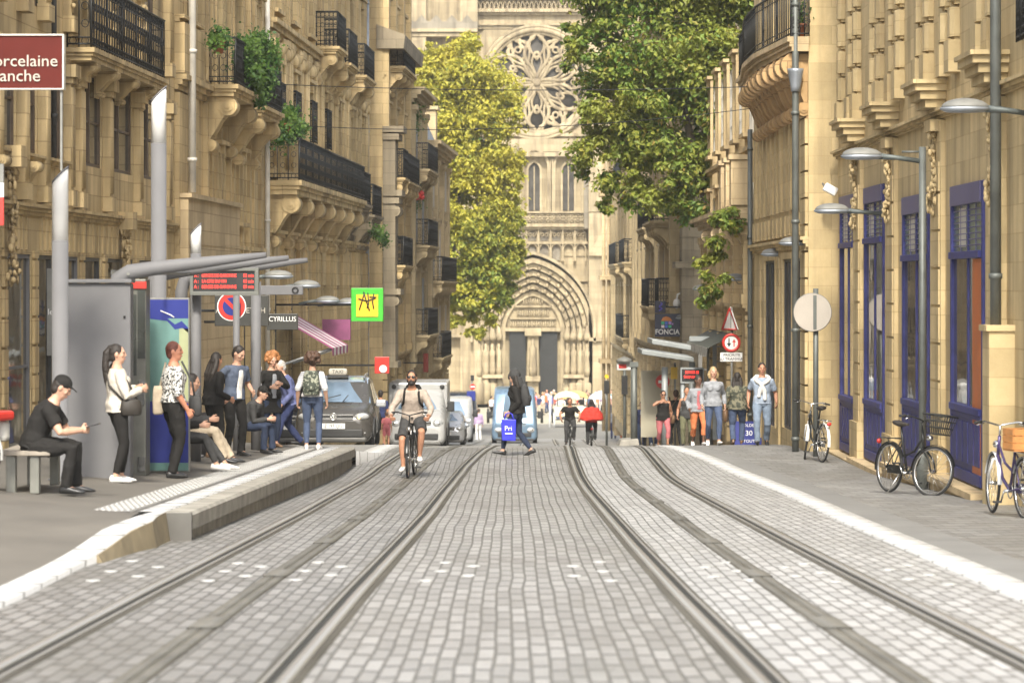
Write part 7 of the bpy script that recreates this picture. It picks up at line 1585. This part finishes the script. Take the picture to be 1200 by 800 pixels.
for px, t, b, dd, yw, lab in ((752,'navyc','denim',110,0,'person in navy walking up behind the stone island'),(759,'white','black',104,3,'person in white behind the light blue shirt'),(783,'green','denim_dark',100,3.3,'person in dark green between the tank top and the black satchel'),(799,'redc','denim',98,.2,'person in red far behind the beige bag'),(826,'cream','black',92,3.2,'person in cream half hidden behind the blonde woman'),(757,'pink','navyc',120,2.9,'person in pink behind the white and the navy walkers'),(770,'cream','denim',116,.3,'person in cream between the light blue shirt and the tank top, far back'),(787,'orange','black',108,.2,'person in orange far behind the black satchel'),(812,'jacketblue','black',102,3,'person in blue far behind the orange trousers'),(877,'redc','denim',90,3.1,'person in red between the camouflage jacket and the knotted sweater'),(851,'beige','denim',84,.1,'person in beige between the blonde woman and the camouflage jacket')): person(lab, px, dd, 1.68, yw, None, 0, None, RW, 'tan', ('short','dark'), ('tee',t), ('trousers',b), 'black', vox=.017)
rr = random.Random(4)
for px, t, b, lab in crowd:
    dd = 208+rr.uniform(0,20); person('far small figure '+lab, px, dd, rr.uniform(1.6,1.8), rr.uniform(0,6), None, 0, None, FG, rr.choice(['light','tan']), ('short',rr.choice(['dark','brown','blonde','grey'])), (rr.choice(['tee','long']),t), ('trousers',b), 'black', vox=.03)
D = 212; e = thing('parasol', 'white parasol held up near the red-caped rider', 'parasol', W(704,462,D)); mb = MB(); mb.lathe((0,0,0), [(.9,-.3),(.7,-.05),(.35,.15),(.02,.25)], 12); mb.build('canopy', 'white', e); mb = MB(); mb.tube([(0,0,.2),(0,0,-1.2)], .025, 6); mb.build('stick', 'iron', e)
# bake the soft-modelled bodies into plain meshes
dg = bpy.context.evaluated_depsgraph_get()
for o in PEND:
    me = bpy.data.meshes.new_from_object(o.evaluated_get(dg)); mats_ = [m for m in o.data.materials]; me.materials.clear()
    for m in mats_: me.materials.append(m)
    me.name = o.name; me.polygons.foreach_set('material_index', [0]*len(me.polygons)); me.polygons.foreach_set('use_smooth', [True]*len(me.polygons)); o.modifiers.clear(); o.data = me
# ---------------------------------------------------------------- light, sky, camera
SUN_EL, SUN_AZ = 44.0, 183.0     # azimuth from +y clockwise: the sun stands behind the camera, to its left
w = bpy.data.worlds.new('World'); scene.world = w; w.use_nodes = True; nt = w.node_tree
sky = nt.nodes.new('ShaderNodeTexSky'); sky.sky_type = 'NISHITA'; sky.sun_disc = False
sky.sun_elevation = R(SUN_EL); sky.sun_rotation = R(SUN_AZ); sky.air_density = 1.0; sky.dust_density = 3.0; sky.ozone_density = .6
hs = nt.nodes.new('ShaderNodeHueSaturation'); hs.inputs['Saturation'].default_value = .35
nt.links.new(sky.outputs[0], hs.inputs['Color'])
nt.links.new(hs.outputs[0], nt.nodes['Background'].inputs[0]); nt.nodes['Background'].inputs[1].default_value = .15
sl = bpy.data.lights.new('sun', 'SUN'); sl.energy = 2.25; sl.angle = R(7); sl.color = (1.0, .93, .80)
so = bpy.data.objects.new('sun', sl); COL.objects.link(so)
a = R(SUN_AZ); sd = V((sin(a)*cos(R(SUN_EL)), cos(a)*cos(R(SUN_EL)), sin(R(SUN_EL))))
so.rotation_euler = sd.to_track_quat('Z', 'Y').to_euler(); so.location = (0,0,60)
cam = bpy.data.cameras.new('camera'); co = bpy.data.objects.new('camera', cam); COL.objects.link(co); scene.camera = co
co.location = (0,0,CZ); co.rotation_euler = (pi/2,0,0)
cam.sensor_width = 36; cam.lens = F/1200*36; cam.shift_y = -(400-HY)/1200; cam.clip_start = .5; cam.clip_end = 3000
cam.dof.use_dof = True; cam.dof.focus_distance = 56; cam.dof.aperture_fstop = 108/32.0
vs_ = scene.view_settings; vs_.view_transform = 'Standard'; vs_.look = 'None'; vs_.gamma = 1.0; vs_.use_curve_mapping = False; vs_.exposure = 1.38
scene.cycles.max_bounces = 6; scene.cycles.diffuse_bounces = 3; scene.cycles.use_denoising = True

# haze added to lift the far darks: one closed box of even air round the whole street
hm = bpy.data.materials.new('haze'); hm.use_nodes = True; nt = hm.node_tree; nt.nodes.remove(nt.nodes['Principled BSDF'])
pv = nt.nodes.new('ShaderNodeVolumePrincipled'); pv.inputs['Density'].default_value = .0004; pv.inputs['Color'].default_value = (.95,.95,.92,1); pv.inputs['Anisotropy'].default_value = .2
nt.links.new(pv.outputs[0], nt.nodes['Material Output'].inputs['Volume']); MT['haze'] = hm; hm.cycles.homogeneous_volume = True
mb = MB(); mb.box(-80,80,-70,262,-12,60); tag(mb.build('haze', 'haze'), None, None, None, 'stuff')
